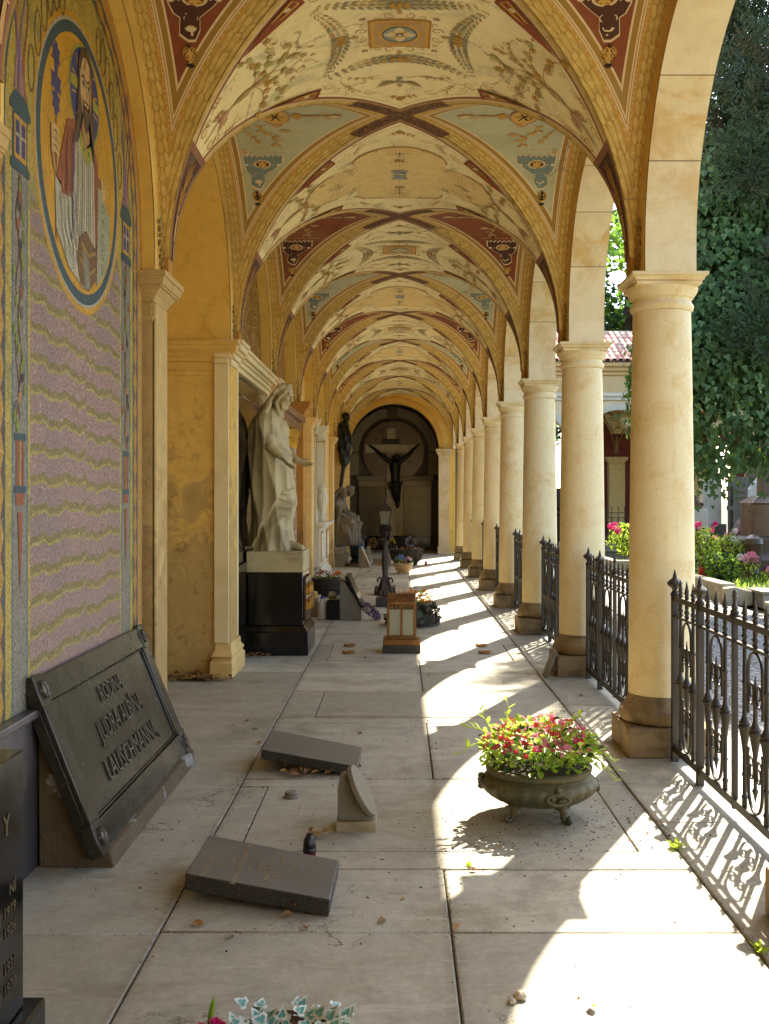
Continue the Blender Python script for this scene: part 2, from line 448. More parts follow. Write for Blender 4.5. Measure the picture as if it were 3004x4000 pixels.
        for k in range(4):
            a = k*pi/2; ca, sa = cos(a), sin(a)
            for q in (-1, 1): o.scroll(.24*ca-q*.06*sa, .24*sa+q*.06*ca, .04, a, 1.3*q, .010, 'tan'); o.scroll(.225*ca-q*.14*sa, .225*sa+q*.14*ca, .025, a+2, -1.2*q, .007, 'gold'); o.rect(.23*(ca-sa*q)-.02, .23*(ca-sa*q)+.02, .23*(sa+ca*q)-.014, .23*(sa+ca*q)+.014, 'pink', 1, 1)
            o.leaf(.26*ca, .26*sa, a, .06, .04, 'tan', 2)
        for q in (-1, 1):   # doves
            x, y = 0, q*.80
            o.leaf(x, y+.05*q, -pi/2*q, .11, .055, 'grey', 2); o.ell(x, y+.055*q, .022, .022, 'pink', 3, 10)
            for sx in (-1, 1):
                for k in range(6): o.leaf(x+sx*.02, y, (0 if sx > 0 else pi)+sx*q*(.45-.13*k), .17-.018*k, .022, 'grey' if k % 2 else 'tan', 2+k % 3)
            for k in range(4): o.leaf(x, y-.045*q, -pi/2*q+(-.45+.3*k), .055, .018, 'grey', 2)
            o.sprig([(x-.03*k-.02, y-.01*k*q) for k in range(4)], .03, 'green')
    else:
        rr = random.Random(5)
        for a, b, rx, ry in ((0, .46, .42, .30), (0, -.46, .42, .30), (.58, 0, .34, .36), (-.58, 0, .34, .36)): o.ell(a, b, rx, ry, 'straw', 0, 36)
        o.rect(-.42, .42, -.36, .36, 'straw', 1)
        for i in range(-28, 29):
            for j in range(-24, 25):
                x, y = i*.032, j*.032+(.016 if i % 2 else 0)
                ins = (abs(x) < .42 and abs(y) < .36) or any(((x-a)/rx)**2+((y-b)/ry)**2 < .93 for a, b, rx, ry in ((0, .46, .42, .30), (0, -.46, .42, .30), (.58, 0, .34, .36), (-.58, 0, .34, .36)))
                if ins and x*x/.035+y*y/.02 > 1: o.ell(x, y, .006, .006, 'tan' if rr.random() < .93 else 'brown', 2, 5)
        for a, b, rx, ry in ((0, .46, .42, .30), (0, -.46, .42, .30), (.58, 0, .34, .36), (-.58, 0, .34, .36)):
            t0 = atan2(b, a)
            o.stroke([(a+rx*cos(t0-1.5+3*i/24), b+ry*sin(t0-1.5+3*i/24)) for i in range(25)], .012, 'ochre', 3)
            l = .11; ca, sa = cos(t0), sin(t0)
            o.stroke([(a*1.08-ca*l, b*1.08-sa*l), (a*1.08+ca*l, b*1.08+sa*l)], .016, 'grey', 4); o.stroke([(a*1.08+ca*l*.9-sa*.11, b*1.08+sa*l*.9+ca*.11), (a*1.08+ca*l*.9+sa*.11, b*1.08+sa*l*.9-ca*.11)], .010, 'grey', 4); o.scroll(a*1.08-ca*l*.3+sa*.05, b*1.08-sa*l*.3+ca*.05, .03, 0, 1.2, .006, 'tan', 4); o.scroll(a*1.08-ca*l*.3-sa*.05, b*1.08-sa*l*.3-ca*.05, .03, 0, 1.2, .006, 'tan', 4)
        for sx in (-1, 1):
            for q in (-1, 1): o.vine(sx*.37, q*.30, .3, .03, 'ochre', 4)
        o.ell(0, 0, .20, .14, 'tan', 4, 30); o.ell(0, 0, .19, .13, 'sky', 5, 30)
        for k in range(5): o.stroke([(-.17+.34*i/10, -.06+.02*k+.04*sin(i*.5+k)*(1-abs(i-5)/6)) for i in range(11)], .02, ('sky', 'blue', 'pink', 'cream', 'grey')[k], 6)
        for p in fr: o.garland(p, .06)
    for nm, lst in (('dg', dg), ('sg', sg), ('dw', dw), ('bt', bt)): mb.at[nm] = lst+[9 if nm != 'bt' else -1]*(len(mb.v)-len(lst))
    return mb

def side_cell(colr):
    mb = MB(); NT, NS = 112, 26; dg, sg, dw = [], [], []
    gl = [(RV*t, RV*abs(sin(t)), RV*abs(sin(t))) for t in [-pi/2+pi*i/160 for i in range(161)]]
    def fn(a, b):
        t = -pi/2+pi*a; x0 = RV*abs(sin(t)); x = x0+(XI-x0)*b; u = RV*t
        best = min(((u-q[0])**2+(x-q[1])**2, q[2]) for q in gl)
        dg.append(sqrt(best[0]) if b > .001 else 0); dw.append(XI-x)
        sg.append(best[1] if sqrt(best[0]) < XI-x else u+5)
        return f_side(u, x, 0)
    mb.grid(fn, NT, NS)
    o = Orn(mb, f_side); blue = colr == 'blue'
    dk = 'blue' if blue else 'brown'
    for q in (-1, 1):
        def at(ph, w): return (q*RV*radians(ph), w)
        # cartouche
        pts = []
        for i in range(15):
            t = i/14; ph = 23.5+1.3*abs(sin(pi*t*7)); pts.append(at(ph, .975+.325*t))
        pts += [at(29, 1.298), at(31.5, 1.28), at(32.5, 1.25), at(36.5, 1.268), at(38, 1.225), at(38, 1.185), at(35.5, 1.15), at(32.5, 1.14), at(30, 1.06), at(27, .985)]
        big = [(a+(a-q*RV*radians(30.5))*.09, b+(b-1.17)*.08) for a, b in pts]
        o.poly(big, 'cream', 0); o.poly(pts, dk, 1)
        c = at(27.8, 1.15); o.ell(c[0], c[1], .050, .074, 'cream', 2); o.ell(c[0], c[1], .041, .062, 'tan', 3); o.ell(c[0], c[1], .033, .052, 'red' if not blue else 'dark', 4)
        for k in range(6): o.leaf(c[0], c[1], k*pi/3, .044, .024, 'yellow', 5)
        for s2 in (-1, 1):
            d = at(28.0, 1.15+s2*.112); o.leaf(d[0], d[1], s2*pi/2, .045, .03, 'cream', 3); o.ell(d[0], d[1]-s2*.022, .007, .007, 'cream', 3, 8)
            e_ = at(32.5, 1.19+s2*.028); o.scroll(e_[0], e_[1], .026, 0, 1.2*s2*q, .008, 'cream', 3)
        o.stroke([at(30.5, 1.165), at(33.5, 1.185), at(37, 1.20)], .014, 'cream', 3)
        for k in range(5): d = at(36, 1.20); o.leaf(d[0], d[1], (pi if q > 0 else 0)+(-.9+.45*k), .045, .02, 'cream', 4)
        # roundel
        c = at(41.3, 1.228); o.ell(c[0], c[1], .048, .044, 'yellow' if not blue else 'dark', 2)
        o.ringe(c[0], c[1], .043, .039, .007, 'gold' if not blue else 'yellow', 3)
        for s2 in (-1, 1): o.scroll(c[0]+q*.015, c[1]+s2*.02, .018, 0, 1.2*s2, .008, 'brown' if not blue else 'yellow', 3); o.scroll(c[0]-q*.02, c[1]+s2*.022, .014, 0, -1.2*s2, .007, 'brown' if not blue else 'yellow', 3)
        o.leaf(c[0]-q*.03, c[1], pi if q > 0 else 0, .03, .03, 'brown', 4)
        for k in range(5): o.leaf(c[0]+q*.06, c[1]+.005, (0 if q > 0 else pi)+(-.9+.45*k), .035, .013, 'dark', 2)
        # key frame, sprigs
        key = [at(21.5, .90), at(21.5, 1.0), at(19, 1.0), at(19, 1.06), at(21.5, 1.06), at(21.5, 1.20)]
        o.stroke(key, .008, 'yellow' if not blue else 'cream', 1); o.stroke([at(21.5, 1.22), at(21.5, 1.30)], .008, 'yellow' if not blue else 'cream', 1)
        d = at(22, 1.28); o.rect(d[0]-.03, d[0]+.03, d[1]-.03, d[1]+.03, 'cream', 1, 2); o.rect(d[0]-.022, d[0]+.022, d[1]-.022, d[1]+.022, 'tan' if blue else 'red', 2, 2)
        lc = 'yellow' if blue else 'tan'
        o.sprig([at(6+2*k, 1.05+.06*sin(k*.9)) for k in range(7)], .06, 'gold' if blue else 'tan', alt=lc)
        o.sprig([at(10+2*k, 1.24-.025*k) for k in range(4)], .04, 'gold', alt=lc)
        for k in range(5): d = at(12, .92); o.leaf(d[0], d[1], -.9+.45*k+pi/2*0, .07, .02, 'tan', 2)
        d = at(17, 1.15); o.vine(d[0], d[1], .3, .025, 'gold', 2)
        o.scroll(q*.20, 1.24, .06, 0, 1.4*q, .008, lc); o.scroll(q*.27, 1.27, .04, 2, -1.4*q, .007, lc)
    o.ell(0, .97, .17, .12, 'tan', 2, 28); o.ringe(0, .97, .16, .112, .016, 'gold' if not blue else 'pink', 3); o.ell(0, .97, .145, .10, 'yellow', 4, 28)
    for a in (.5, 1.57, 2.64): o.stroke([(-.09*cos(a), .97-.075*sin(a)), (.09*cos(a), .97+.075*sin(a))], .013, 'dark', 5)
    o.stroke([(.02, 1.03), (.06, 1.02), (.06, .985), (.02, .98)], .01, 'dark', 6)
    o.leaf(-.14, .97, pi, .08, .10, 'tan', 1); o.leaf(.14, .97, 0, .08, .10, 'tan', 1)
    gc = 'gold' if blue else 'tan'
    for k in range(7): o.leaf(0, .76, pi/2+(-1.0+.33*k), .09, .028, gc, 2)
    o.stroke([(0, .76), (0, .70), (0, .62)], .03, gc, 2); o.leaf(0, .70, -pi/2, .1, .06, 'tan', 3); o.leaf(0, .60, -pi/2, .16, .07, gc, 2); o.leaf(0, .56, -pi/2, .10, .04, 'cream', 3)
    for s2 in (-1, 1): o.scroll(s2*.05, .57, .04, 0, 1.3*s2, .008, gc); o.scroll(s2*.04, .48, .03, 0, -1.3*s2, .006, gc)
    for nm, lst in (('dg', dg), ('sg', sg), ('dw', dw)): mb.at[nm] = lst+[9]*(len(mb.v)-len(lst))
    return mb

def ring_mesh():
    mb = MB(); dg, sg = [], []; N = 80
    def fn(a, b):
        t = -pi/2+pi*a
        y0, z0_ = RA*sin(t), ZA-.0+RA*cos(t); y1, z1 = LY*sin(t), Z0+RV*cos(t)
        dg.append(.2*b); sg.append(RV*t+5)
        return (XI-.006, y0+(y1-y0)*b, z0_+(z1-z0_)*b)
    mb.grid(fn, N, 6)
    for s in (-1, 1):   # straight legs down to the capital
        o = len(mb.v)
        for y, z, d in ((RA, ZA, 0), (LY+.07, ZA, .2), (LY+.07, ZS, .2), (RA, ZS, 0)):
            mb.v.append((XI-.005, s*y, z)); dg.append(d); sg.append(5+z)
        mb.f.append([o, o+1, o+2, o+3]); mb.m.append(0)
    mb.at = dict(dg=dg, sg=sg, dw=[9]*len(dg))
    return mb

ceil_ = thing('vaulted_ceiling', 'long painted groin vault ceiling running the whole length of the arcade', 'ceiling')
cp = {}; sc_ = {}
for k in range(-3, 9):
    kd = 1 if k % 2 == 0 else 2
    if kd not in cp:
        cp[kd] = cream_panel(kd).build('cream_panel', [VM['cream']]+PM, ceil_, smooth=60, noflip=True); o = cp[kd]
    else: o = dup(cp[kd], parent=ceil_)
    o.location = (0, cy(k), 0)
rg = None; ft = None
for i in range(-3, 9):
    colr = 'red' if i % 2 == 0 else 'blue'
    for s in (0, 1):
        if colr not in sc_:
            sc_[colr] = side_cell(colr).build('side_cell', [VM[colr]]+PM, ceil_, smooth=60, noflip=True); o = sc_[colr]
        else: o = dup(sc_[colr], parent=ceil_)
        o.location = (0, by(i), 0); o.rotation_euler = (0, 0, pi*s)
        o['label'] = 'vault cell painted rust red' if colr == 'red' else 'vault cell painted pale grey blue'
        if rg is None: rg = ring_mesh().build('garland_band', [VM['ring']], ceil_, noflip=True); o = rg
        else: o = dup(rg, parent=ceil_)
        o.location = (0, by(i), 0); o.rotation_euler = (0, 0, pi*s)
# rib feet with dark acanthus leaves
for k in range(-2, 8):
    for s in (-1, 1):
        if ft is None:
            mb = MB()
            mb.sq(1.487, 0, [(.027, ZS), (.027, Z0+.06)], 0, asp=2.4)
            for q in (-1, 1):
                for j in range(8):
                    z = ZS+.03+.042*j
                    mb.ell((1.498-.006*(j % 2), q*(.085+.010*j+.008*(j % 3)), z), (.012, .010+.006*(j % 3 == 1), .026), 6, 4, 1, Matrix.Rotation(q*(.3+.5*(j % 2)), 3, 'X'))
            ft = mb.build('rib_foot', [paint('ochre'), M('acanthus_metal', '85713f', var=.3, rough=.85)], ceil_); o = ft
        else: o = dup(ft, parent=ceil_)
        o.location = (0, cy(k), 0); o.rotation_euler = (0, 0, 0 if s > 0 else pi)
# ================================================================ stone arcade
def stone_blocks():
    g = G('arcade_stone'); va = g.attr('va')
    t = g.noise(1.0, 0, .5, g.vec(va.fl()*7.31, va.fl()*3.7, 0)); n = g.noise(9, 6, .65); n2 = g.noise(60, 4, .6); n3 = g.noise(2.2, 5, .7, dist=1)
    c = g.mix(g.ss(n3, .42, .66), C('dfcb9c'), C('cda660'))
    c = g.mix(g.ss(t, .35, .65)*.65, c, C('e2d2ac'))
    c = g.mul(c, (n-.5)*.35+1.0)
    f = va.fr(); j = g.m('MAXIMUM', f < .007, f > .994)
    c = g.mix(j, c, C('6e5a38'))
    g.bump(n*1.5+n2, .35, .004)
    return g.fin(c, .75)
STONE = stone_blocks()
def col_mat():
    g = G('column_stone'); x, y, z = g.xyz(); n = g.noise(5, 6, .65, dist=.6); n2 = g.noise(60, 4, .65); n3 = g.noise(22, 5, .7)
    c = g.mix(g.ss(n, .44, .78), C('e0cd9e'), C('d2b274'))
    st = g.noise(1, 5, .65, g.vec(x*11, y*11, z*.9), .5)
    c = g.mix(g.ss(st, .56, .76)*.32, c, C('c09a5c'))
    c = g.mix(g.ss(g.noise(1.4, 5, .7, dist=1.5), .58, .68)*.3, c, C('e8dcbc'))
    c = g.mix(g.ss(n3, .70, .78)*.45, c, C('a08048')); c = g.mix(g.ss(g.noise(45, 2, .6), .70, .74)*.6, c, C('7a6038'))
    c = g.mul(c, (n2-.5)*.25+1.0)
    g.bump(n2*.7+n3*.8, .45, .004)
    return g.fin(c, .75)
COLST = col_mat()
BASEST = M('base_stone', '8d7752', '6a5a40', var=.25, sc=9, th=(.45, .65), rough=.85, bump=.5, bsc=50, bd=.006)
OCHRE = M('ochre_plaster', 'd8b258', 'c89e48', var=.14, sc=11, th=(.5, .7), rough=.9, bump=.5, bsc=35, bd=.005, speck='d2a554', spsc=40, spth=(.64, .74))

def outline(r, za, zb, n=40):
    """half outlines of an arch opening: (lateral, z, va)"""
    p = [(r, zb, -.99), (r, za-.0001, -.02), (r, za, .02)]
    ca = math.degrees(atan2(1, 1))
    for i in range(1, n): a = pi*i/n; p.append((r*cos(a), za+r*sin(a), a/radians(22.9) if a <= pi/2 else (pi-a)/radians(22.9)+20))
    p += [(-r, za, 20.02), (-r, za-.0001, 19.98), (-r, zb, 19.01)]
    return p
def arch_wall(mb, axis, c0, f0, f1, r, za, zb, half, top, m=(0, 0, 0), n=40, va=None):
    """wall with a round-arched hole. axis 'y': runs along y, faces at x=f0,f1; axis 'x': runs along x, faces at y=f0,f1"""
    P = outline(r, za, zb, n); O = []
    for q, z, v in P:
        if z <= za: O.append((half*(1 if q > 0 else -1), z))
        else:
            dx, dz = q/r, (z-za)/r
            t = min(half/abs(dx) if abs(dx) > 1e-6 else 1e9, (top-za)/dz); O.append((dx*t, za+dz*t))
    def P3(a, f, z): return (f, c0+a, z) if axis == 'y' else (c0+a, f, z)
    k = len(P)
    if va is None: va = []
    for fi, (f, mi) in enumerate(((f0, m[0]), (f1, m[1]))):
        o = len(mb.v)
        for i in range(k): mb.v += [P3(P[i][0], f, P[i][1]), P3(O[i][0], f, O[i][1])]; va += [P[i][2]]*2
        for i in range(k-1): mb.f.append([o+2*i, o+2*i+1, o+2*i+3, o+2*i+2]); mb.m.append(mi)
    o = len(mb.v)
    for i in range(k): mb.v += [P3(P[i][0], f0, P[i][1]), P3(P[i][0], f1, P[i][1])]; va += [P[i][2]]*2
    for i in range(k-1): mb.f.append([o+2*i, o+2*i+1, o+2*i+3, o+2*i+2]); mb.m.append(m[2])
    return va
ar = thing('arcade_wall', 'pale stone arcade wall with round arches carried on columns above the courtyard fence', 'wall', (XI, 0, 0))
va = []; mb = MB()
for i in range(-3, 9): arch_wall(mb, 'y', by(i), XI, XO, RA, ZA, ZS, L/2, 5.25, va=va)
mb.at['va'] = va; mb.build('arch_wall', STONE, ar, noflip=True)
mb = MB()   # outer cornice and the undersides of the piers
mb.box(XO+.003, XO+.10, cy(-4), cy(8), 4.75, 4.85); mb.box(XO+.003, XO+.22, cy(-4), cy(8), 4.853, 5.0); mb.box(XO+.003, XO+.34, cy(-4), cy(8), 5.003, 5.12)
mb.build('cornice', COLST, ar)
rear_light_block = thing('end_wall', 'added unseen plaster wall blocking light from behind the camera', 'wall', (0, -2.2, 0)); MB().box(-2.35, 1.9, -2.5, -2.2, 0, 5.25).build('light_block_face', OCHRE, rear_light_block)  # added wall out of view, blocks light so the near floor stays dim
rf = thing('roof_light_block', 'unseen tiled roof added over the painted arcade to keep sky light out', 'roof', (0, 0, 5.25))
MB().prism([(-2.9, 5.253), (2.25, 5.253), (2.3, 5.33), (-.2, 6.2), (-2.9, 6.2)], (0, cy(-4)-.2, 0), (1,0,0), (0,0,1), (0, cy(8)+3.4-cy(-4), 0)).build('roof_body', M('roof_tile', 'b07858', '98604a', var=.25, sc=8), rf)  # out-of-view roof, put in so sky light cannot leak in above the vault

def column(y, label, group=None):
    t = thing('stone_column', label, 'column', (1.672, y, 0), group)
    x = 1.672
    b = MB().box(x-.268, x+.268, y-.268, y+.268, 0, .185)
    b.build('plinth', BASEST, t, bevel=.012)
    MB().lathe([(.24, .187), (.262, .20), (.270, .235), (.262, .27), (.242, .285), (.236, .29), (.232, .31), (.222, .325), (.212, .34), (.208, .36), (.1, .361)], (x, y, 0), 40).build('base_moulding', BASEST, t, smooth=50)
    pr = [(.1, .3605)]+[(.2085-.0275*(s/10)**1.6, .362+(2.775-.362)*s/10) for s in range(11)]+[(.1, 2.776)]
    MB().lathe(pr, (x, y, 0), 44).build('shaft', COLST, t, smooth=50)
    c = MB().lathe([(.1, 2.7765), (.186, 2.777), (.197, 2.79), (.200, 2.805), (.196, 2.82), (.186, 2.83), (.183, 2.85), (.188, 2.858), (.197, 2.862), (.199, 2.872), (.21, 2.885), (.222, 2.905), (.226, 2.925), (.1, 2.9255)], (x, y, 0), 40)
    c.sq(x, y, [(.200, 2.9252), (.204, 2.945), (.2, 2.947), (.212, 2.952), (.216, 2.965), (.23, 2.978), (.236, 2.98), (.236, 2.9985)])
    c.build('capital', COLST, t, smooth=40)
    return t
clab = ['stone column just behind the camera at the bottom right edge of the picture', 'thickest looking stone column right of the red flower urn',
        'stone column with a small grey plaque leaning on its plinth', 'third full stone column, level with the copper lantern grave',
        'fourth stone column along the fence, level with the iron lamp stand', 'fifth stone column along the fence counting from the flower urn',
        'sixth stone column along the fence, level with the flower bowl', 'seventh stone column, beside the small red candle', 'last round stone column before the square end pier']
cols = []
c0 = column(cy(0), clab[1], 'stone columns of the arcade')
for k in range(-3, 8):
    if k == 0: continue
    o = dup(c0, loc=(1.672, cy(k), 0))
    o['label'] = clab[k+1] if k >= -1 else 'stone column of the same arcade behind the camera'

# ================================================================ left wall: niches, piers
def worn(name, top, low, patch, z0, z1, peel='d8c69a', pth=.72):
    """plaster that is browner and barer towards the foot"""
    g = G(name); x, y, z = g.xyz(); n = g.noise(3.5, 6, .7, dist=.7); n2 = g.noise(40, 4, .65); n4 = g.noise(9, 5, .7, dist=1.0)
    h = (z-z0)/(z1-z0)+(n-.5)*1.6
    c = g.mix(g.ss(h, .35, .6), C(low), C(top))
    c = g.mix(g.ss(n4, .56, .66), c, g.mix(g.ss(h, .3, .9), C(patch), C(top)))
    p = g.ss(g.noise(6, 6, .72, g.vec(x*1.0+y, y*.9, z*.45), 1.2), pth, pth+.03)
    c = g.mix(p, c, C(peel))
    c = g.mul(c, (n2-.5)*.3+1.0); c = g.mul(c, (g.noise(8, 5, .6)-.5)*.5+1.0)
    g.bump(n2+n4*.8+p*.8, .6, .006)
    return g.fin(c, .92)
W_TAN = worn('peeling_tan_plaster', 'b89a62', 'a48652', '8a6e42', 0, 3.0, 'd6c494', .62)
W_YEL = worn('stained_yellow_plaster', 'cfa854', 'ae8e52', '96763e', .2, 3.3, 'cbb47a', .70)
W_ORG = worn('orange_plaster', 'b98034', '946630', 'a0702e', .2, 2.4, 'c79a55', .76)
W_BUF = worn('buff_plaster', 'd8b676', 'bc9a60', 'b49256', 0, 1.2, 'dcc69a', .74)

def pier(k, mat, label, x0=-2.35, x1=-1.545, hw=.165, hw2=.23, cap=.12):
    y = cy(k); t = thing('wall_pier', label, 'pier', (x0, y, 0), 'piers of the niche wall')
    MB().box(x0, XI*-1-.003, y-hw2, y+hw2, 0, 2.82).build('pier_core', mat, t, bevel=.012)
    MB().box(-XI-.002, x1, y-hw, y+hw, .2152, 2.72).build('pilaster', mat, t, bevel=.008)
    MB().box(-XI-.002, x1+.045, y-hw-.05, y+hw+.05, 0, .16).box(-XI-.002, x1+.032, y-hw-.036, y+hw+.036, .1602, .185).box(-XI-.002, x1+.015, y-hw-.018, y+hw+.018, .1852, .215).build('base', mat, t, bevel=.008)
    b = MB()
    xm = (x0+x1)/2; hx = (x1-x0)/2
    def rim(z0_, z1_, p0, p1):
        b.add([(x0, y-hw2-p0, z0_), (x1+p0, y-hw2-p0, z0_), (x1+p0, y+hw2+p0, z0_), (x0, y+hw2+p0, z0_),
               (x0, y-hw2-p1, z1_), (x1+p1, y-hw2-p1, z1_), (x1+p1, y+hw2+p1, z1_), (x0, y+hw2+p1, z1_)],
              [(3,2,1,0),(4,5,6,7),(0,1,5,4),(1,2,6,5),(2,3,7,6),(3,0,4,7)])
    for z0_, z1_, p0, p1 in ((2.70, 2.735, .012, .022), (2.735, 2.82, .004, .006), (2.82, 2.86, .02, .045), (2.86, 2.90, .045, .085), (2.90, 2.915, .10, .10), (2.915, 2.962, .11, .125), (2.962, 2.998, .135, .135)): rim(z0_, z1_, p0*cap/.12, p1*cap/.12)
    b.build('capital', mat, t, bevel=.004)
    return t
plab = {-2: 'tan wall pier behind the camera', -1: 'tan wall pier at the left edge before the mosaic', 0: 'tan wall pier with peeling paint right of the mosaic saint', 1: 'broad stained yellow pier left of the marble statue',
        2: 'plaster pier hidden behind the marble statue', 3: 'dark orange pier right of the marble statue', 4: 'buff pier beyond the dark orange pier', 5: 'buff pier right of the white and gold marble monument',
        6: 'buff pier left of the seated mourning figures', 7: 'buff pier carrying the bronze bracket figure, behind the mourning figures'}
for k in range(-2, 8):
    pier(k, {0: W_TAN, -1: W_TAN, 1: W_YEL, 2: W_ORG, 3: W_ORG}.get(k, W_BUF), plab[k], hw2=.165 if k in (0, -1) else .21, x1={3: -1.40, -1: -1.535}.get(k, -1.545), cap=.05 if k == -1 else .10)
nw = thing('niche_wall', 'ochre plaster wall of round-arched niches on the left side', 'wall', (-2.0, 0, 0))
mb = MB()
for i in range(-3, 9): arch_wall(mb, 'y', by(i), -XI, -2.35, RA, ZA, ZS, L/2, 5.25)
mb.build('niche_arches', OCHRE, nw, noflip=True)
mb = MB().box(-2.5, -2.353, cy(-4), cy(8)+3.2, 0, 5.25)
mb.build('back_wall', W_YEL, nw)

# ================================================================ floor and ground
def slab_mat():
    g = G('paving_slabs'); t = g.attr('tone'); x, y, z = g.xyz()
    n = g.noise(2.0, 6, .65, dist=.5); n2 = g.noise(35, 4, .65); n3 = g.noise(300, 3, .7); n4 = g.noise(.9, 5, .6, g.vec(x*.6, y*2.2, 0), .8)
    c = g.mix(t, C('908b78'), C('b2ac97'))
    c = g.mix(g.ss(n, .45, .68), c, C('989079')); c = g.mix(g.ss(n4, .56, .74)*.55, c, C('777054'))
    c = g.mix(g.ss(g.noise(5, 6, .75, g.vec(x*.5, y*1.5, 0), 1.5), .60, .72)*.5, c, C('625a44'))
    c = g.mix(g.ss(n3, .66, .72)*.6, c, C('6e6656')); c = g.mix(g.ss(g.noise(18, 3, .8), .68, .74)*.5, c, C('6a5a40'))
    xd = abs(x+.885).mn(abs(x-.19)).mn(abs(x-1.262)); c = g.mix(g.ss(xd+n2*.05, .075, .02)*.4, c, C('665a42'))
    cr = g.vor(1.15, g.vec(x*1.2+(n-.5)*1.2, y+(n2-.5)*.35, 0), 'DISTANCE_TO_EDGE')
    c = g.mix(g.m('MULTIPLY', cr < .0045, g.noise(1.7, 2, .5) > .56), c, C('5a4e3a'))
    c = g.mul(c, (n2-.5)*.55+1.0); c = g.mul(c, (g.noise(7, 5, .7)-.5)*.65+1.0); c = g.mix(g.ss(g.noise(95, 3, .75), .60, .68)*.45, c, C('5a503a')); c = g.mix(g.ss(g.noise(1.3, 6, .7, dist=1.0), .50, .68)*.5, c, C('6a6554')); c = g.mix(g.ss(g.noise(4, 6, .75, g.vec(x*.35, y*2.4, 0), 1.0), .57, .66)*.35, c, C('c0b89e'))
    g.bump(n2*.7+n3*.5+n*.6, .45, .003)
    return g.fin(c, g.ss(n, .3, .8)*.25+.55)
SLAB = slab_mat()
fl = MB(); tone = []
def slab(x0, x1, y0, y1, z=0, gp=.003):
    o = len(fl.v); fl.box(x0+gp, x1-gp, y0+gp, y1-gp, -.08, z+R.uniform(-.0025, .0025)); tone.extend([R.random()]*(len(fl.v)-o))
yy = -5.06+.02
for i in range(-3, 20):   # side bands
    a = 3.9+1.48*(i-2); slab(-2.34, -.885, a, a+1.48); slab(1.262, 1.975, a-.13, a+1.35)
rows = [-5.0, -3.4, -1.9, -.6, .9, 2.4, 3.92, 4.58, 4.81, 5.9, 6.06, 7.56, 7.76, 8.8, 9.72, 10.46, 11.6, 12.5, 13.2, 14.3, 15.3, 16.2, 17.5, 18.8, 20.2, 21.4, 22.9, 24.4, 25.8, 27.3, 28.9, 30.4, 33.2]
for a, b in zip(rows, rows[1:]):
    if a == 4.81: slab(-.885, -.73, a, b); slab(-.73, 1.08, a, b, .004); slab(1.08, 1.262, a, b)
    elif a == 10.46: slab(-.885, -.72, a, b); slab(-.72, 1.12, a, b, .004); slab(1.12, 1.262, a, b)
    elif a in (4.58, 5.9, 7.56) : slab(-.885, 1.262, a, b)
    elif a == 7.76: slab(-.885, -.62, a, b); slab(-.62, 1.262, a, b)
    elif R.random() < .25 and a > 12: slab(-.885, 1.262, a, b)
    else: slab(-.885, .19, a, b); slab(.19, 1.262, a, b)
fl.at['tone'] = tone
struct(fl.build('floor', SLAB, bevel=.006, seg=1))
struct(MB().box(-2.5, 1.97, -5.2, 33.4, -.3, -.03).build('floor_bed', M('joint_dirt', '6c5e46', var=.4, sc=30, bump=.8)))
struct(MB().box(1.98, 2.3, -5.2, 34.5, -.3, -.06).build('kerb', M('kerb_stone', '8f8878', '7a7262', var=.2, sc=5, bump=.4), bevel=.01))
def cobble():
    g = G('cobbles'); x, y, z = g.xyz(); v = g.vec(x, y, 0)
    d = g.vor(9.5, v, 'DISTANCE_TO_EDGE'); cidx = g.vor(9.5, v, 'F1', 1); n = g.noise(40, 4, .6); n2 = g.noise(.7, 5, .6)
    c = g.mix(g.ss(g.noise(13, 1, .5, v), .35, .65), C('7d7b76'), C('97928a'))
    c = g.mix(g.ss(d, .10, .03), c, C('4a463a'))
    c = g.mix(g.ss(n2, .52, .7)*.6, c, C('6d6a4a')); c = g.mul(c, (n-.5)*.4+1.0)
    g.bump(g.ss(d, 0, .22)+n*.2, .8, .02)
    return g.fin(c, .6)
struct(MB().box(2.3, 5.3, -12, 34.6, -.4, -.10).build('cobbled_path', cobble()))
def soil():
    g = G('soil'); n = g.noise(3, 6, .7); n2 = g.noise(50, 4, .7)
    c = g.mix(g.ss(n, .42, .6), C('5c4f38'), C('52582e')); g.bump(n2, .7, .02)
    return g.fin(g.mul(c, (n2-.5)*.6+1.0), .95)
gm = MB(); gm.add([(-400,-400,-.16),(400,-400,-.16),(400,400,-.16),(-400,400,-.16)], [(0,1,2,3)])
struct(gm.build('ground', soil(), smooth=0))

# ================================================================ end chamber with the crucifix tomb
ec = thing('end_wall', 'end wall with a yellow plaster arch opening into a dark tomb chamber', 'wall', (0, cy(8), 0))
YE = cy(8)-.12; CX = -.16
mb = MB(); arch_wall(mb, 'x', CX, YE, YE+.30, 1.27, 3.03, 0, 1.75, 5.25); mb.build('arch_wall', OCHRE, ec, noflip=True)
mb = MB(); arch_wall(mb, 'x', CX, YE-.035, YE-.0005, 1.27, 3.03, 2.99, 1.42, 4.56)
mb2 = MB(); n = 40
def rr(r, y): return [(CX+r*cos(pi*i/n), y, 3.03+r*sin(pi*i/n)) for i in range(n+1)]
mb2.loft([[p, q, s, t] for p, q, s, t in zip(rr(1.268, YE-.002), rr(1.275, YE-.05), rr(1.42, YE-.05), rr(1.43, YE-.002))], 0)
mb2.build('archivolt', M('yellow_plaster', 'c99a45', 'b98838', var=.12, sc=6, rough=.9, bump=.3), ec)
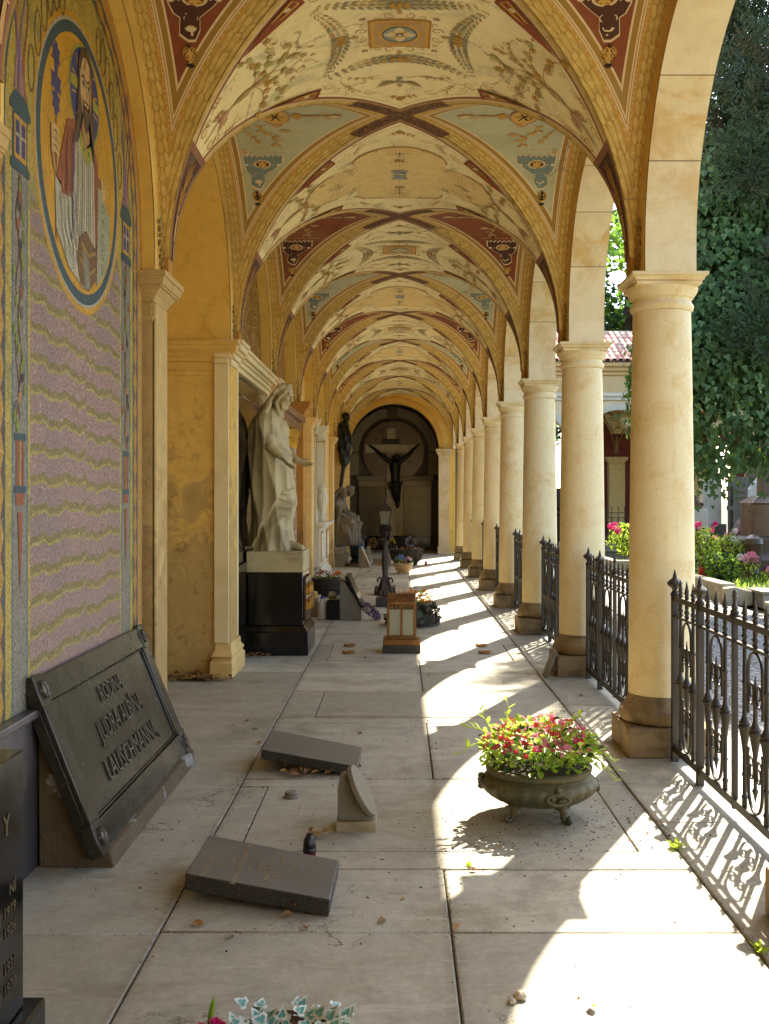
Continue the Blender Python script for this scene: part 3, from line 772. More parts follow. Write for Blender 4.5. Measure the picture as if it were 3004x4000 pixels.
for s in (-1, 1):
    x = CX+s*1.42; mb = MB().box(x-.15, x+.15, YE-.09, YE-.002, .22, 2.80).box(x-.18, x+.18, YE-.12, YE-.002, 0, .219)
    for z0_, z1_, p in ((2.801, 2.85, .02), (2.85, 2.91, .05), (2.91, 2.995, .08)): mb.box(x-.15-p, x+.15+p, YE-.09-p, YE-.002, z0_, z1_)
    mb.build('pilaster', W_BUF if s < 0 else M('pale_plaster_pier', 'c9b48c', 'b89a66', var=.15, sc=5), ec, bevel=.006)
YB = 33.1
TD = M('tomb_granite', '5e5342', '4e4436', var=.2, sc=4, rough=.16, bump=.05, speck='6b5a48', spsc=180)
TDK = M('tomb_black_granite', '14120f', var=.3, sc=8, rough=.12, bump=.03)
TG = M('tomb_sandstone', '7d715a', '6a604c', var=.15, sc=6, rough=.6)
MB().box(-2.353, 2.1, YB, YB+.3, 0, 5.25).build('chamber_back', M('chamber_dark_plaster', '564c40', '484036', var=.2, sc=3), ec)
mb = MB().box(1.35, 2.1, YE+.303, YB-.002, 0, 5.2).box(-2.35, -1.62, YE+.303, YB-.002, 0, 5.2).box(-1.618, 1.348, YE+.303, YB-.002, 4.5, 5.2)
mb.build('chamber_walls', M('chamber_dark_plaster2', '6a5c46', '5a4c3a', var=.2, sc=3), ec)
tb = thing('family_tomb', 'dark polished granite tomb with a round disc and a stone cross in the end chamber', 'tomb', (CX, YB, 0))
y = YB-.12
mb = MB().box(CX-1.12, CX+1.12, y, YB-.002, 0, .42); mb.build('base', TDK, tb, bevel=.006)
for s, x0 in ((-1, -1.26), (1, .12)):
    x1 = x0+.82 if s < 0 else x0+.86
    MB().box(x0, x1, y-.02, YB-.003, .422, 1.95).build('polished_panel', TD, tb, bevel=.004)
    MB().box(x0-.02, x1+.02, y-.03, YB-.003, 1.952, 2.14).build('panel_frieze', M('tomb_frieze', '7a694c', '8b7a58', var=.25, sc=9, rough=.3), tb, bevel=.004)
    MB().box(x0-.07, x1+.07, y-.08, YB-.003, 2.142, 2.29).build('panel_cornice', TG, tb, bevel=.02)
mb = MB()
for i in range(3): mb.box(-.435, .115, y+.01, YB-.004, .425+.52*i, .425+.52*i+.515)
mb.build('middle_blocks', M('tomb_block', '9a8a62', '7c6c4c', var=.25, sc=6, rough=.3), tb, bevel=.008)
MB().lathe([(.01, 0), (.93, 0), (.95, .015), (.95, .09), (.01, .091)], (CX-.03, YB-.1, 3.03), 56, axis=Matrix.Rotation(pi/2, 3, 'X')).build('disc', M('tomb_disc', '5e4c42', '503f36', var=.15, sc=4, rough=.25), tb)
mb = MB(); n = 40
def rq(r, yy_): return [(CX-.03+r*cos(pi*i/n), yy_, 3.03+r*sin(pi*i/n)) for i in range(n+1)]
mb.loft([[a, b, c, d] for a, b, c, d in zip(rq(1.08, YB-.004), rq(1.08, YB-.2), rq(1.36, YB-.2), rq(1.36, YB-.004))]); mb.box(CX-1.39, CX-1.11, YB-.2, YB-.004, 2.3, 3.0).box(CX+1.05, CX+1.33, YB-.2, YB-.004, 2.3, 3.0)
mb.build('niche_arch', TG, tb, bevel=.01)
MB().prism([(-.14, 0), (.14, 0), (.18, .36), (-.18, .36)], (CX-.06, YB-.23, 4.05), (1,0,0), (0,0,1), (0,.2,0)).build('keystone', M('tomb_keystone', '3b2c22', var=.2, rough=.3), tb)
mb = MB().box(CX-.23, CX+.03, YB-.24, YB-.101, .43, 3.74); mb.box(CX-.90, CX+.66, YB-.242, YB-.103, 3.0, 3.25)
mb.build('cross', M('tomb_cross', 'a89c82', '968a70', var=.15, sc=5, rough=.5), tb, bevel=.006)
MB().box(CX-.36, CX+.16, YB-.27, YB-.244, 3.255, 3.42).build('titulus', M('dark_bronze', '1c1a14', '24261c', var=.35, sc=14, rough=.45, metal=.4), tb, bevel=.02)
for s, w, x in ((-1, 'RODINA', -.87), (1, 'BÍLÝCH.', .50)):
    mb = MB(); text_mb(mb, w, .13, (x, y-.0205, 1.545), (1,0,0), (0,0,1), .008); mb.build('lettering', M('letter_dark', '0c0a08', rough=.4), tb, smooth=0)
# ================================================================ mosaic wall (bay 0)
YM = by(0)+.005; XM = -1.59
def mosaic_ground():
    g = G('mosaic_ground'); x, y, z = g.xyz()
    a = abs(y-YM); zz = (z-ZA).mx(0.0); rad = g.m('SQRT', a*a+zz*zz)
    edge = g.vor(48, g.vec(0, y, z), 'DISTANCE_TO_EDGE'); n = g.noise(38, 3, .85); n2 = g.noise(5, 4, .6)
    hs = g.m('GREATER_THAN', y, YM+.08)
    zw = z+(y*17).sin()*.010+(y*41+n2*9).sin()*.006+(n2-.5)*.03+hs*.035-(y-YM)*.06*(2.0-z)
    f = (zw/.128).fr()
    lil = g.mix(n, C('84665f'), C('a3847c')); lil = g.mix(g.ss(g.noise(1.5, 3, .5), .4, .7), lil, C('87706e'))
    lil = g.mix((f < .36), lil, g.mix(f < .12, C('7d6e3c'), C('9c8a4a')))
    gold = g.mix(n, C('97852f'), C('bda24a')); gold = g.mix(g.ss(n2, .5, .65), gold, C('8c8040'))
    c = g.mix(z > (2.98+(y*9).sin()*.1), lil, gold)
    c = g.mix(a > .735, c, gold)
    grey = g.mix(n, C('6b6558'), C('8c8574'))
    low = z < 3.0
    c = g.mix(g.m('MULTIPLY', low, g.m('MULTIPLY', a > .765, a < .955)), c, C('3f6672'))
    c = g.mix(g.m('MULTIPLY', low, g.m('MULTIPLY', a > .78, a < .94)), c, grey)
    # outer border: teal edge, rust and gold diamonds
    s = g.mix(z > ZA, g.vec(z, z, z), g.vec(*[g.m('ARCTAN2', zz, a)*1.08+ZA]*3))
    s = E(g, g.xyz(s)[0].k)
    t = ((s/.17).fr()-.5); dia = (abs(t)*1.6+abs(rad-1.082)/.045) < .95
    bd = g.mix(dia, g.mix(n > .5, C('6e2f22'), C('394f52')), C('b0842a'))
    bd = g.mix(abs(abs(rad-1.082)-.05) < .010, bd, C('2f4a50'))
    c = g.mix(rad > 1.025, c, bd)
    c = g.mix(rad > 1.142, c, C('b88a45'))
    c = g.mul(c, (n-.5)*.7+1.0); c = g.mul(c, g.ss(edge, 0, .14)*.4+.6); gl = g.noise(44, 1, .5) > .70; c = g.mix(gl*.35, c, C('d8ccb0'))  # pale flecks are glints painted into the tesserae colour
    g.bump(g.ss(edge, 0, .12)+n, .35, .004)
    return g.fin(c, .42, .15)
MO = dict(gold='b8880c', gold2='8f6d14', teal='20424c', white='9c967e', blue='242f68', lime='8f8a2c', hair='43301d', skin='bd9a66', skin2='9c7648', lip='7d4430', eye='241a14',
          red='8a4526', red2='5e2c1c', robe='a29b84', robe2='7d7862', robe3='c0b99e', brown='6b4a20', ochre='9a7430', tab='8f9072', grey='5d584c', leaf='6f7a24', dark='2a241c', lilac='8a6c7c', orange='a8743c', vio='6a5078')
MK = list(MO)
def mos_paint(k):
    g = G('mosaic_'+k); x, y, z = g.xyz(); n = g.noise(70, 2, .8); e = g.vor(80, g.vec(0, y, z), 'DISTANCE_TO_EDGE')
    c = g.mul(C(MO[k]), (n-.5)*1.3+1.0); c = g.mul(c, (g.noise(9, 4, .6)-.5)*.7+1.0); c = g.mul(c, g.ss(e, 0, .10)*.35+.65)
    g.bump(n, .3, .003); return g.fin(c, .45, .1)
MM = [mos_paint(k) for k in MK]
mt = thing('mosaic_panel', 'mosaic wall of a bearded saint with a blue halo in a medallion above lilac waves', 'mosaic', (XM, YM, 0))
mb = MB(); PO = outline(1.249, ZA, .70, 48)
mb.prism([(q, z) for q, z, v in PO], (XM-.05, YM, 0), (0,1,0), (0,0,1), (.05, 0, 0))
mb.build('ground', mosaic_ground(), mt, smooth=0)
_pi = pi_
def mslot(k): return MK.index(k)
class MOrn(Orn): pass
mb = MB(); o = MOrn(mb, lambda a, b, e: (XM+e*.3, YM+a, 3.25+b))
pi_ = mslot
o.ell(0, 0, .715, .725, 'gold', 0, 64); o.ell(0, 0, .685, .695, 'white', 1, 64); o.ell(0, 0, .668, .678, 'teal', 2, 64); o.ell(0, 0, .615, .625, 'gold', 3, 64)
for k in range(5): o.ringe(0, 0, .11+.1*k, .11+.1*k, .006, 'gold2', 4, 48)
hx, hz = .05, .40
o.ell(hx, hz-.03, .265, .25, 'lime', 5, 40); o.ell(hx, hz-.03, .245, .23, 'blue', 6, 40)
for a in (pi/2, 0, pi, -pi/2): o.poly([(hx+.03*cos(a+1.57), hz+.03*sin(a+1.57)), (hx+.24*cos(a+.12), hz-.02+.225*sin(a+.12)), (hx+.24*cos(a-.12), hz-.02+.225*sin(a-.12)), (hx+.03*cos(a-1.57), hz+.03*sin(a-1.57))], 'lime', 7)
for k in range(12):
    a = k*pi/6+.26; o.stroke([(hx+.15*cos(a), hz-.02+.15*sin(a)), (hx+.22*cos(a), hz-.02+.21*sin(a))], .010, 'gold', 7)
# staff with a double cross
o.stroke([(-.40, -.45), (-.40, .14)], .022, 'brown', 5); o.stroke([(-.40, .12), (-.40, .46)], .045, 'blue', 5)
for z_, w in ((.40, .12), (.27, .15), (.18, .12)): o.poly([(-.40-w/2, z_+.035), (-.40-w/2+.02, z_), (-.40-w/2, z_-.035), (-.40+w/2, z_-.035), (-.40+w/2-.02, z_), (-.40+w/2, z_+.035)], 'blue', 6)
# garments
o.poly([(-.33, -.02), (-.24, .16), (-.06, .22), (.17, .22), (.27, .10), (.31, -.12), (.33, -.45), (.1, -.58), (-.2, -.55), (-.38, -.42), (-.42, -.22)], 'red', 8)
o.poly([(-.10, .17), (.06, .10), (.20, .17), (.21, -.10), (.24, -.52), (.02, -.60), (-.22, -.54), (-.40, -.40), (-.42, -.16), (-.30, -.20), (-.14, -.12)], 'robe', 9)
for k, (x0, x1) in enumerate(((-.08, -.14), (-.04, -.08), (.0, -.02), (.05, .05), (.10, .11), (.15, .17))): o.stroke([(x0, .10), (x0+.005, -.1), (x1, -.34), (x1-.01, -.54)], .014, ('robe2', 'robe3')[k % 2], 10)
o.poly([(-.33, -.02), (-.24, .16), (-.13, .16), (-.12, -.05), (-.18, -.20), (-.33, -.22)], 'red', 10); o.stroke([(-.22, .13), (-.26, 0), (-.25, -.2)], .016, 'red2', 11); o.stroke([(.25, .08), (.27, -.1), (.27, -.5)], .05, 'red', 10); o.stroke([(.28, .03), (.30, -.15), (.29, -.45)], .012, 'red2', 11)
for k in range(5): o.stroke([(-.40+.05*k, -.20-.02*k), (-.34+.05*k, -.34-.02*k), (-.20+.04*k, -.47)], .014, ('robe3', 'robe2')[k % 2], 11)
o.stroke([(-.15, .12), (-.15, -.15), (-.17, -.4)], .022, 'blue', 11)
for k in range(9): o.stroke([(-.36+.03*k, -.24+.01*k), (-.33+.032*k, -.36), (-.26+.03*k, -.50+.006*k)], .007, ('grey', 'robe3')[k % 2], 12)
for k in range(8): o.stroke([(-.07+.033*k, .06), (-.075+.035*k, -.20), (-.10+.04*k, -.45)], .006, ('grey', 'robe2')[k % 2], 12)
for k in range(6): o.stroke([(-.30+.028*k, .02+.025*k), (-.29+.025*k, -.10), (-.31+.03*k, -.20)], .008, ('red2', 'orange')[k % 3 == 0], 12)
o.poly([(-.06, -.36), (.06, -.30), (.22, -.36), (.30, -.30), (.27, -.50), (.10, -.60), (-.04, -.58), (-.10, -.48)], 'brown', 12); o.stroke([(-.02, -.38), (.10, -.42), (.22, -.38)], .02, 'ochre', 13); o.stroke([(-.04, -.46), (.10, -.52), (.22, -.46)], .016, 'ochre', 13); o.poly([(.0, -.40), (.10, -.44), (.13, -.58), (.04, -.60)], 'robe2', 13)
# tablets and the hand on them
o.poly([(.27, -.02), (.36, -.02), (.42, -.10), (.50, -.12), (.49, -.32), (.40, -.45), (.25, -.55)], 'tab', 12)
for k in range(5): o.scroll(.36, -.12-.08*k, .032, .5*k, 1.1, .010, 'grey', 13)
for k in range(4): o.stroke([(.33+.022*k, .04), (.345+.022*k, -.03), (.34+.022*k, -.08+.01*k)], .02, 'skin', 14)
for k in range(4): o.stroke([(-.47, .05-.035*k), (-.42, .06-.035*k), (-.37, .045-.035*k)], .026, 'skin', 13)
o.stroke([(-.47, .06), (-.46, -.06), (-.42, -.14)], .035, 'skin2', 12)
# collar, neck, hair, face
o.poly([(-.08, .20), (-.03, .08), (.06, .03), (.16, .08), (.21, .20), (.14, .15), (.06, .11), (0, .15)], 'lime', 12)
for k in range(7): o.ell(-.05+.037*k, .14-.05*sin(pi*k/6), .009, .012, ('blue', 'gold')[k % 2], 13, 8)
o.poly([(.00, .28), (.11, .28), (.12, .16), (.055, .11), (-.01, .17)], 'skin2', 13)
o.poly([(.05, .62), (-.03, .59), (-.07, .50), (-.08, .36), (-.10, .20), (-.16, .08), (-.08, .10), (-.04, .20), (.0, .28), (.11, .28), (.16, .18), (.20, .06), (.20, .22), (.18, .38), (.165, .50), (.13, .59)], 'hair', 14)
o.poly([(.05, .57), (-.01, .54), (-.045, .46), (-.04, .37), (-.01, .28), (.055, .23), (.115, .28), (.145, .37), (.145, .46), (.11, .54)], 'skin', 15)
o.poly([(.11, .53), (.145, .45), (.145, .37), (.115, .29), (.085, .27), (.10, .36), (.108, .45)], 'skin2', 16)
o.poly([(-.012, .36), (.0, .27), (.03, .21), (.06, .19), (.09, .21), (.115, .28), (.12, .36), (.10, .315), (.055, .325), (.01, .315)], 'hair', 16)
o.stroke([(.03, .30), (.055, .296), (.08, .30)], .014, 'lip', 17); o.stroke([(.055, .44), (.062, .38), (.045, .355)], .010, 'skin2', 17); o.stroke([(.02, .338), (.055, .342), (.09, .338)], .012, 'hair', 17)
for s in (-1, 1):
    ex = .052+s*.045; o.ell(ex, .425, .028, .014, 'white', 17, 12); o.ell(ex, .425, .012, .014, 'eye', 18, 8); o.stroke([(ex-.034, .447), (ex, .462), (ex+.034, .447)], .012, 'hair', 18)
o.stroke([(.05, .61), (.045, .55), (.02, .50)], .012, 'brown', 17)
mb.build('saint_medallion', MM, mt, smooth=0, noflip=True)
# towers, vines and flames at both sides
rr = random.Random(11)
for s in (-1, 1):
    mb = MB(); o = MOrn(mb, lambda a, b, e: (XM+e*.3, YM+a, b))
    c = s*.86
    o.poly([(c-.12, 3.20), (c+.12, 3.20), (c+.12, 3.235), (c+.06, 3.29), (c-.06, 3.29), (c-.12, 3.235)], 'teal', 4); o.rect(c-.085, c+.085, 3.0, 3.2, 'teal', 3, 1); o.rect(c-.07, c+.07, 3.01, 3.19, 'gold', 4, 1)
    for k in (-1, 1): o.rect(c+k*.035-.022, c+k*.035+.022, 3.03, 3.17, 'blue', 5, 1)
    o.stroke([(c, 3.02), (c, 3.19)], .014, 'white', 6); o.stroke([(c-.06, 3.11), (c+.06, 3.11)], .014, 'white', 6); o.rect(c-.11, c+.11, 2.96, 3.0, 'teal', 5, 1)
    for k in range(5):
        x = c-.06+.03*k; p = [(x+.035*sin(j*.55+k)*(.4+j/10), 3.29+.055*j) for j in range(13)]
        o.stroke(p, .026, ('lilac', 'vio', 'orange', 'lilac', 'red')[k], 2+k % 2, True)
    o.stroke([(c+.02*sin(j*1.1), 2.95-.06*j) for j in range(18)], .010, 'red2', 2); o.stroke([(c-.03+.02*sin(j*1.3+1), 2.95-.06*j) for j in range(18)], .008, 'red2', 2)
    for j in range(26): o.leaf(c+rr.uniform(-.06, .06), 2.93-.04*j, rr.uniform(-2.4, -.7), .065, .035, rr.choice(['leaf', 'leaf', 'grey', 'dark', 'red', 'orange', 'leaf']), 3)
    for zz in (1.84, 1.62): o.rect(c-.065, c+.065, zz, zz+.03, 'teal', 3, 1)
    for k in (-1, 0, 1): o.rect(c+k*.035-.012, c+k*.035+.012, 1.65, 1.84, 'red' if k else 'orange', 2, 1)
    o.rect(c-.05, c+.05, 1.57, 1.62, 'red', 2, 1)
    o.poly([(c-.028, 1.54), (c+.028, 1.54), (c+.016, 1.36), (c, 1.20), (c-.016, 1.36)], 'red', 3)
    for j in range(7): o.ringe(s*(.30+.085*j), 3.98-.06*j*j*.35, .04, .10, .012, 'brown', 2, 14)
    mb.build('side_ornament', MM, mt, smooth=0, noflip=True)
pi_ = _pi
DADO = M('dado_marble', '474140', '5a5250', var=.25, sc=5, th=(.5, .6), rough=.35, bump=.1)
MB().box(XM-.05, XM+.02, YM-1.24, YM+1.24, 0, .66).box(XM-.05, XM+.05, YM-1.24, YM+1.24, .662, .698).build('dado', DADO, mt, bevel=.006)

# ================================================================ slanted bronze plaque
BRZ = M('plaque_metal', '3b372e', '443f34', var=.2, sc=5, rough=.26, rvar=.14, metal=.55, bump=.12, bsc=30)
pq = thing('memorial_plaque', 'large dark metal plaque with raised capitals, leaning on a stone wedge under the mosaic', 'plaque', (-1.3, 5.48, 0))
O = Vector((-1.29, 4.54, .075)); U = Vector((0, 1, 0)); V = Vector((-.295, 0, .74)).normalized(); Nn = U.cross(V); PW, PH = 1.90, .80
def pb(mb, a0, a1, b0, b1, c0, c1, m=0):
    vs = [O+U*a+V*b+Nn*c for c in (c0, c1) for a, b in ((a0, b0), (a1, b0), (a1, b1), (a0, b1))]
    mb.add(vs, [(3,2,1,0),(4,5,6,7),(0,1,5,4),(1,2,6,5),(2,3,7,6),(3,0,4,7)], m)
MB().prism([(-1.56, 0), (-1.235, 0), (-1.25, .07), (-1.335, .085), (-1.565, .66), (-1.565, .62)], (0, 4.60, 0), (1,0,0), (0,0,1), (0, 1.86, 0)).build('stone_wedge', M('rough_wedge', '5c4c34', '8f8a80', var=.4, sc=7, th=(.60, .64), rough=.9, bump=.9, bsc=25, bd=.02), pq, bevel=.01)
mb = MB(); pb(mb, 0, PW, 0, PH, -.05, -.002); pb(mb, .14, PW-.14, .13, PH-.13, -.0015, .004); mb.build('panel', BRZ, pq, bevel=.003)
mb = MB()
for a0, a1, b0, b1 in ((0, PW, 0, .12), (0, PW, PH-.12, PH), (0, .13, .121, PH-.121), (PW-.13, PW, .121, PH-.121)): pb(mb, a0, a1, b0, b1, -.0018, .022)
for a0, a1, b0, b1 in ((.132, PW-.132, .122, .134), (.132, PW-.132, PH-.134, PH-.122), (.132, .144, .135, PH-.135), (PW-.144, PW-.132, .135, PH-.135)): pb(mb, a0, a1, b0, b1, .0045, .014)
for a0 in (-.014, PW-.10): pb(mb, a0, a0+.114, -.012, .135, -.03, .027); pb(mb, a0, a0+.114, PH-.135, PH+.012, -.03, .027)
mb.build('frame', BRZ, pq, bevel=.006)
for a in (.055, PW-.055):
    for b in (.06, PH-.06):
        mb = MB(); c = O+U*a+V*b+Nn*.026
        rot = Matrix((V, U, Nn)).transposed() if False else Matrix((U, V, Nn)).transposed()
        mb.lathe([(.004, .014), (.016, .013), (.026, .009), (.036, .012), (.042, .004), (.044, -.002)], c, 24, axis=rot, mod=lambda a_, z: 1+.10*cos(6*a_)*(1 if z > .001 else 0))
        mb.build('rosette', BRZ, pq, smooth=50)
mb = MB()
for t, b, sz in (('RODINA', .545, .115), ('JUDRA ALBÍNA', .385, .135), ('LAUSCHMANNA,', .205, .145)): text_mb(mb, t, sz, O+U*(PW/2+.02)+V*b+Nn*.005, U, V, .008, sx=.92)
mb.build('lettering', M('plaque_letters', '565044', var=.15, rough=.35, metal=.5), pq, smooth=0)

# ================================================================ black gravestone at the left edge
BLK = M('black_granite', '100f0f', var=.4, sc=8, rough=.14, rvar=.06, bump=.03, bsc=20)
GOLDL = M('gold_letters', '4c412c', var=.2, rough=.5, metal=.2)
bs = thing('black_gravestone', 'polished black gravestone with gold dates cut off by the left edge', 'gravestone', (-1.2, 2.7, 0))
MB().box(-1.47, -1.095, 2.2, 3.1, .122, .87).build('slab', BLK, bs, bevel=.006)
MB().box(-1.50, -1.05, 2.1, 3.16, 0, .12).build('base', BLK, bs, bevel=.008)
mb = MB()
for t, z, sz in (('Y', .66, .085), ('NÍ', .485, .048), ('† 1919', .43, .046), ('† 1926', .375, .046), ('† 1931', .275, .046), ('† 1970', .215, .046)): text_mb(mb, t, sz, (-1.0948, 3.03 if t != 'Y' else 2.985, z), (0,1,0), (0,0,1), .003, align='RIGHT')
mb.build('lettering', GOLDL, bs, smooth=0)

# ================================================================ monuments in the left niches
def infill(i, name, label, mat, x=-1.64, cat='wall'):
    t = thing(name, label, cat, (x, by(i), 0))
    MB().prism([(q, z) for q, z, v in outline(1.249, ZA, 0.0, 36)], (x-.3, by(i), 0), (0,1,0), (0,0,1), (.3, 0, 0)).build('panel', mat, t, smooth=0)
    return t
BUFF = M('buff_frame', 'cfae6c', 'bf9c5c', var=.10, sc=4, rough=.8, bump=.2)
IVORY = M('ivory_frame', 'd6c190', 'c9b27e', var=.08, sc=4, rough=.75, bump=.2)
PBLK = M('polished_black_stone', '17130f', var=.3, sc=6, rough=.07, bump=.02)
def veined(name, a, b, c3, rough=.25, sc=3):
    g = G(name); x, y, z = g.xyz(); n = g.noise(sc, 6, .65, g.vec(x, y*.7, z*1.6-y*.5), 2.2); n2 = g.noise(sc*5, 4, .6)
    c = g.mix(g.ss(n, .38, .62), C(a), C(b)); c = g.mix(g.ss(abs(n-.5), .035, .0), c, C(c3)); c = g.mul(c, (n2-.5)*.3+1.0)
    return g.fin(c, rough)
REDM = veined('red_veined_marble', '6b4430', '8a6040', 'b08a60')
y0 = by(2)
m2 = infill(2, 'statue_monument', 'monument with ivory frame, long slanting cornice and polished black panels behind the marble statue', veined('lunette_marble', '7a5a34', '5d3524', 'b59660'), -1.62, 'monument')
MB().box(-1.618, -1.575, y0-1.10, y0+1.10, .95, 2.62).prism([(-1.10, 0), (-.95, .12), (-.55, .2), (0, .24), (.55, .2), (.95, .12), (1.1, 0)], (-1.618, y0, 2.6205), (0,1,0), (0,0,1), (.04, 0, 0)).build('polished_panel', PBLK, m2, bevel=.01)
MB().box(-1.618, -1.55, y0-1.12, y0+1.12, 0, .948).build('black_plinth', PBLK, m2, bevel=.01)
for s in (-1, 1):
    a, b = (y0-1.72, y0-1.13) if s < 0 else (y0+1.13, y0+1.72)
    t = 0
    fr = MB().box(-1.66, -1.528, a+.0, b, .30, 2.80)
    f1 = fr.build('frame_pilaster', IVORY, m2, bevel=.006)
    MB().sq((-1.66-1.50)/2, (a+b)/2, [(.10, .0), (.10, .14), (.085, .165), (.095, .19), (.09, .21), (.075, .235), (.072, .298)], 0, 3.9).build('pilaster_base', BUFF, m2, bevel=.005)
mb = MB()
for z0_, z1_, p in ((2.802, 2.85, 0), (2.85, 2.895, .025), (2.895, 2.92, .05), (2.92, 2.975, .085), (2.975, 3.01, .105)): mb.box(-1.66, -1.528+p, y0-1.74-p*.5, y0+1.74+p*.5, z0_, z1_)
for yy_ in (y0+1.50, y0-1.52):
    for z0_, z1_, p in ((2.79, 2.848, .03), (2.848, 2.897, .055), (2.897, 2.922, .08), (2.922, 2.978, .115), (2.978, 3.014, .135)): mb.box(-1.66, -1.528+p, yy_-.18-p*.4, yy_+.18+p*.4, z0_, z1_)
mb.build('cornice', IVORY, m2, bevel=.008)

y0 = by(3); m3 = infill(3, 'red_marble_monument', 'reddish brown marble monument with gilded capitals right of the marble statue', REDM, -1.66, 'monument')
GILD = M('gilding', 'b08428', 'c79a3c', var=.25, sc=20, rough=.35, metal=.8)
for yy_ in (y0-.95, y0+.55, y0+.98):
    MB().box(-1.659, -1.45, yy_-.14, yy_+.14, 0, .5).build('pedestal', REDM, m3, bevel=.01)
    MB().lathe([(.02, .501), (.10, .502), (.105, .53), (.09, .56), (.078, 1.6), (.075, 2.3), (.02, 2.301)], (-1.55, yy_, 0), 20).build('shaft', REDM, m3)
    MB().lathe([(.02, 2.302), (.08, 2.303), (.085, 2.36), (.10, 2.42), (.09, 2.44), (.125, 2.52), (.13, 2.55), (.02, 2.551)], (-1.55, yy_, 0), 20, mod=lambda a, z: 1+.08*cos(8*a)).build('gilded_capital', GILD, m3)
MB().box(-1.659, -1.42, y0-1.12, y0+1.15, 2.555, 2.68).box(-1.659, -1.36, y0-1.16, y0+1.19, 2.682, 2.76).build('entablature', REDM, m3, bevel=.01)
infill(4, 'plaster_niche', 'plain plaster niche hidden behind the dark orange pier', W_BUF)
y0 = by(5); WHM = M('white_marble', 'd2c9b0', 'c4b898', var=.07, sc=5, rough=.4, bump=.1)
m5 = infill(5, 'white_gilt_monument', 'tall white marble wall monument with gilt lines, urn and relief panel', WHM, -1.64, 'monument')
MB().box(-1.639, -1.36, y0-1.2, y0+1.2, 0, .18).sq(-1.5, y0, [(.14, .181), (.13, .25), (.105, .30), (.10, .36)], 0, 8.4).build('base_course', WHM, m5, bevel=.01)
MB().box(-1.639, -1.42, y0-1.14, y0+1.14, .362, 1.06).build('pedestal', WHM, m5, bevel=.008)
MB().box(-1.639, -1.36, y0-1.2, y0+1.2, 1.062, 1.10).box(-1.639, -1.32, y0-1.23, y0+1.23, 1.102, 1.15).build('ledge', WHM, m5, bevel=.008)
for a, b in ((-1.0, -.5), (.45, 1.0)):
    mb = MB().box(-1.419, -1.405, y0+a, y0+b, .44, 1.0); mb.build('gilt_frame', GILD, m5)
    mb = MB().box(-1.4045, -1.398, y0+a+.04, y0+b-.04, .48, .96)
    for j in range(16): mb.ell((-1.398, y0+a+.08+(b-a-.16)*R.random(), .52+.4*R.random()), (.012, .035, .05), 8, 5)
    mb.build('relief', WHM, m5)
for a in (-1.05, .95):
    MB().box(-1.639, -1.47, y0+a-.12, y0+a+.12, 1.152, 1.30).sq(-1.56, y0+a, [(.10, 1.301), (.075, 1.36), (.07, 2.78)], 0, 1.2).build('pilaster_shaft', WHM, m5, bevel=.006)
    MB().box(-1.487, -1.483, y0+a-.06, y0+a+.06, 1.40, 2.74).build('gilt_line', GILD, m5)
    MB().sq(-1.56, y0+a, [(.08, 2.781), (.09, 2.84), (.10, 2.90), (.14, 2.96), (.15, 3.02)], 0, 1.2).build('pilaster_capital', WHM, m5)
    mb = MB().sq(-1.56, y0+a, [(.092, 2.70), (.094, 2.715)], 0, 1.2); mb.build('gilt_band', GILD, m5)
MB().lathe([(.02, 1.152), (.12, 1.153), (.13, 1.19), (.06, 1.25), (.05, 1.32), (.12, 1.42), (.17, 1.56), (.16, 1.66), (.10, 1.72), (.14, 1.76), (.15, 1.79), (.07, 1.83), (.03, 1.90), (.01, 1.93)], (-1.5, y0+.5, .0), 28, mod=lambda a, z: .62+.03*cos(10*a)).build('urn', WHM, m5)
MB().box(-1.639, -1.60, y0-.62, y0+.38, 1.3, 2.6).build('inscription_panel', M('grey_inscription', 'aaa393', 'bab29e', var=.12, sc=30, rough=.4), m5, bevel=.005)
infill(6, 'plaster_niche', 'pale plaster niche wall carrying the black pointed plaque', W_BUF, -1.62)
t = thing('black_plaque', 'tall narrow black plaque with a pointed top on the pale plaster wall', 'plaque', (-1.6, 22.1, 1.3))
MB().prism([(-.24, .56), (.24, .56), (.24, 1.0), (.24, 2.02), (.10, 2.06), (.04, 2.30), (-.04, 2.30), (-.10, 2.06), (-.24, 2.02)], (-1.617, 22.1, 0), (0,1,0), (0,0,1), (.05, 0, 0)).build('slab', BLK, t, bevel=.006)
mb = MB()
for j in range(7): mb.box(-1.5668, -1.5655, 21.95+.02*(j % 3), 22.25-.015*(j % 2), 1.85-.13*j, 1.88-.13*j)
mb.build('engraved_lines', GOLDL, t)
for j in (.98, 2.0): pass
infill(7, 'plaster_niche', 'shaded plaster niche behind the seated mourning figures', W_BUF, -1.68)
infill(8, 'plaster_niche', 'last plaster niche before the end arch', W_BUF, -1.68)
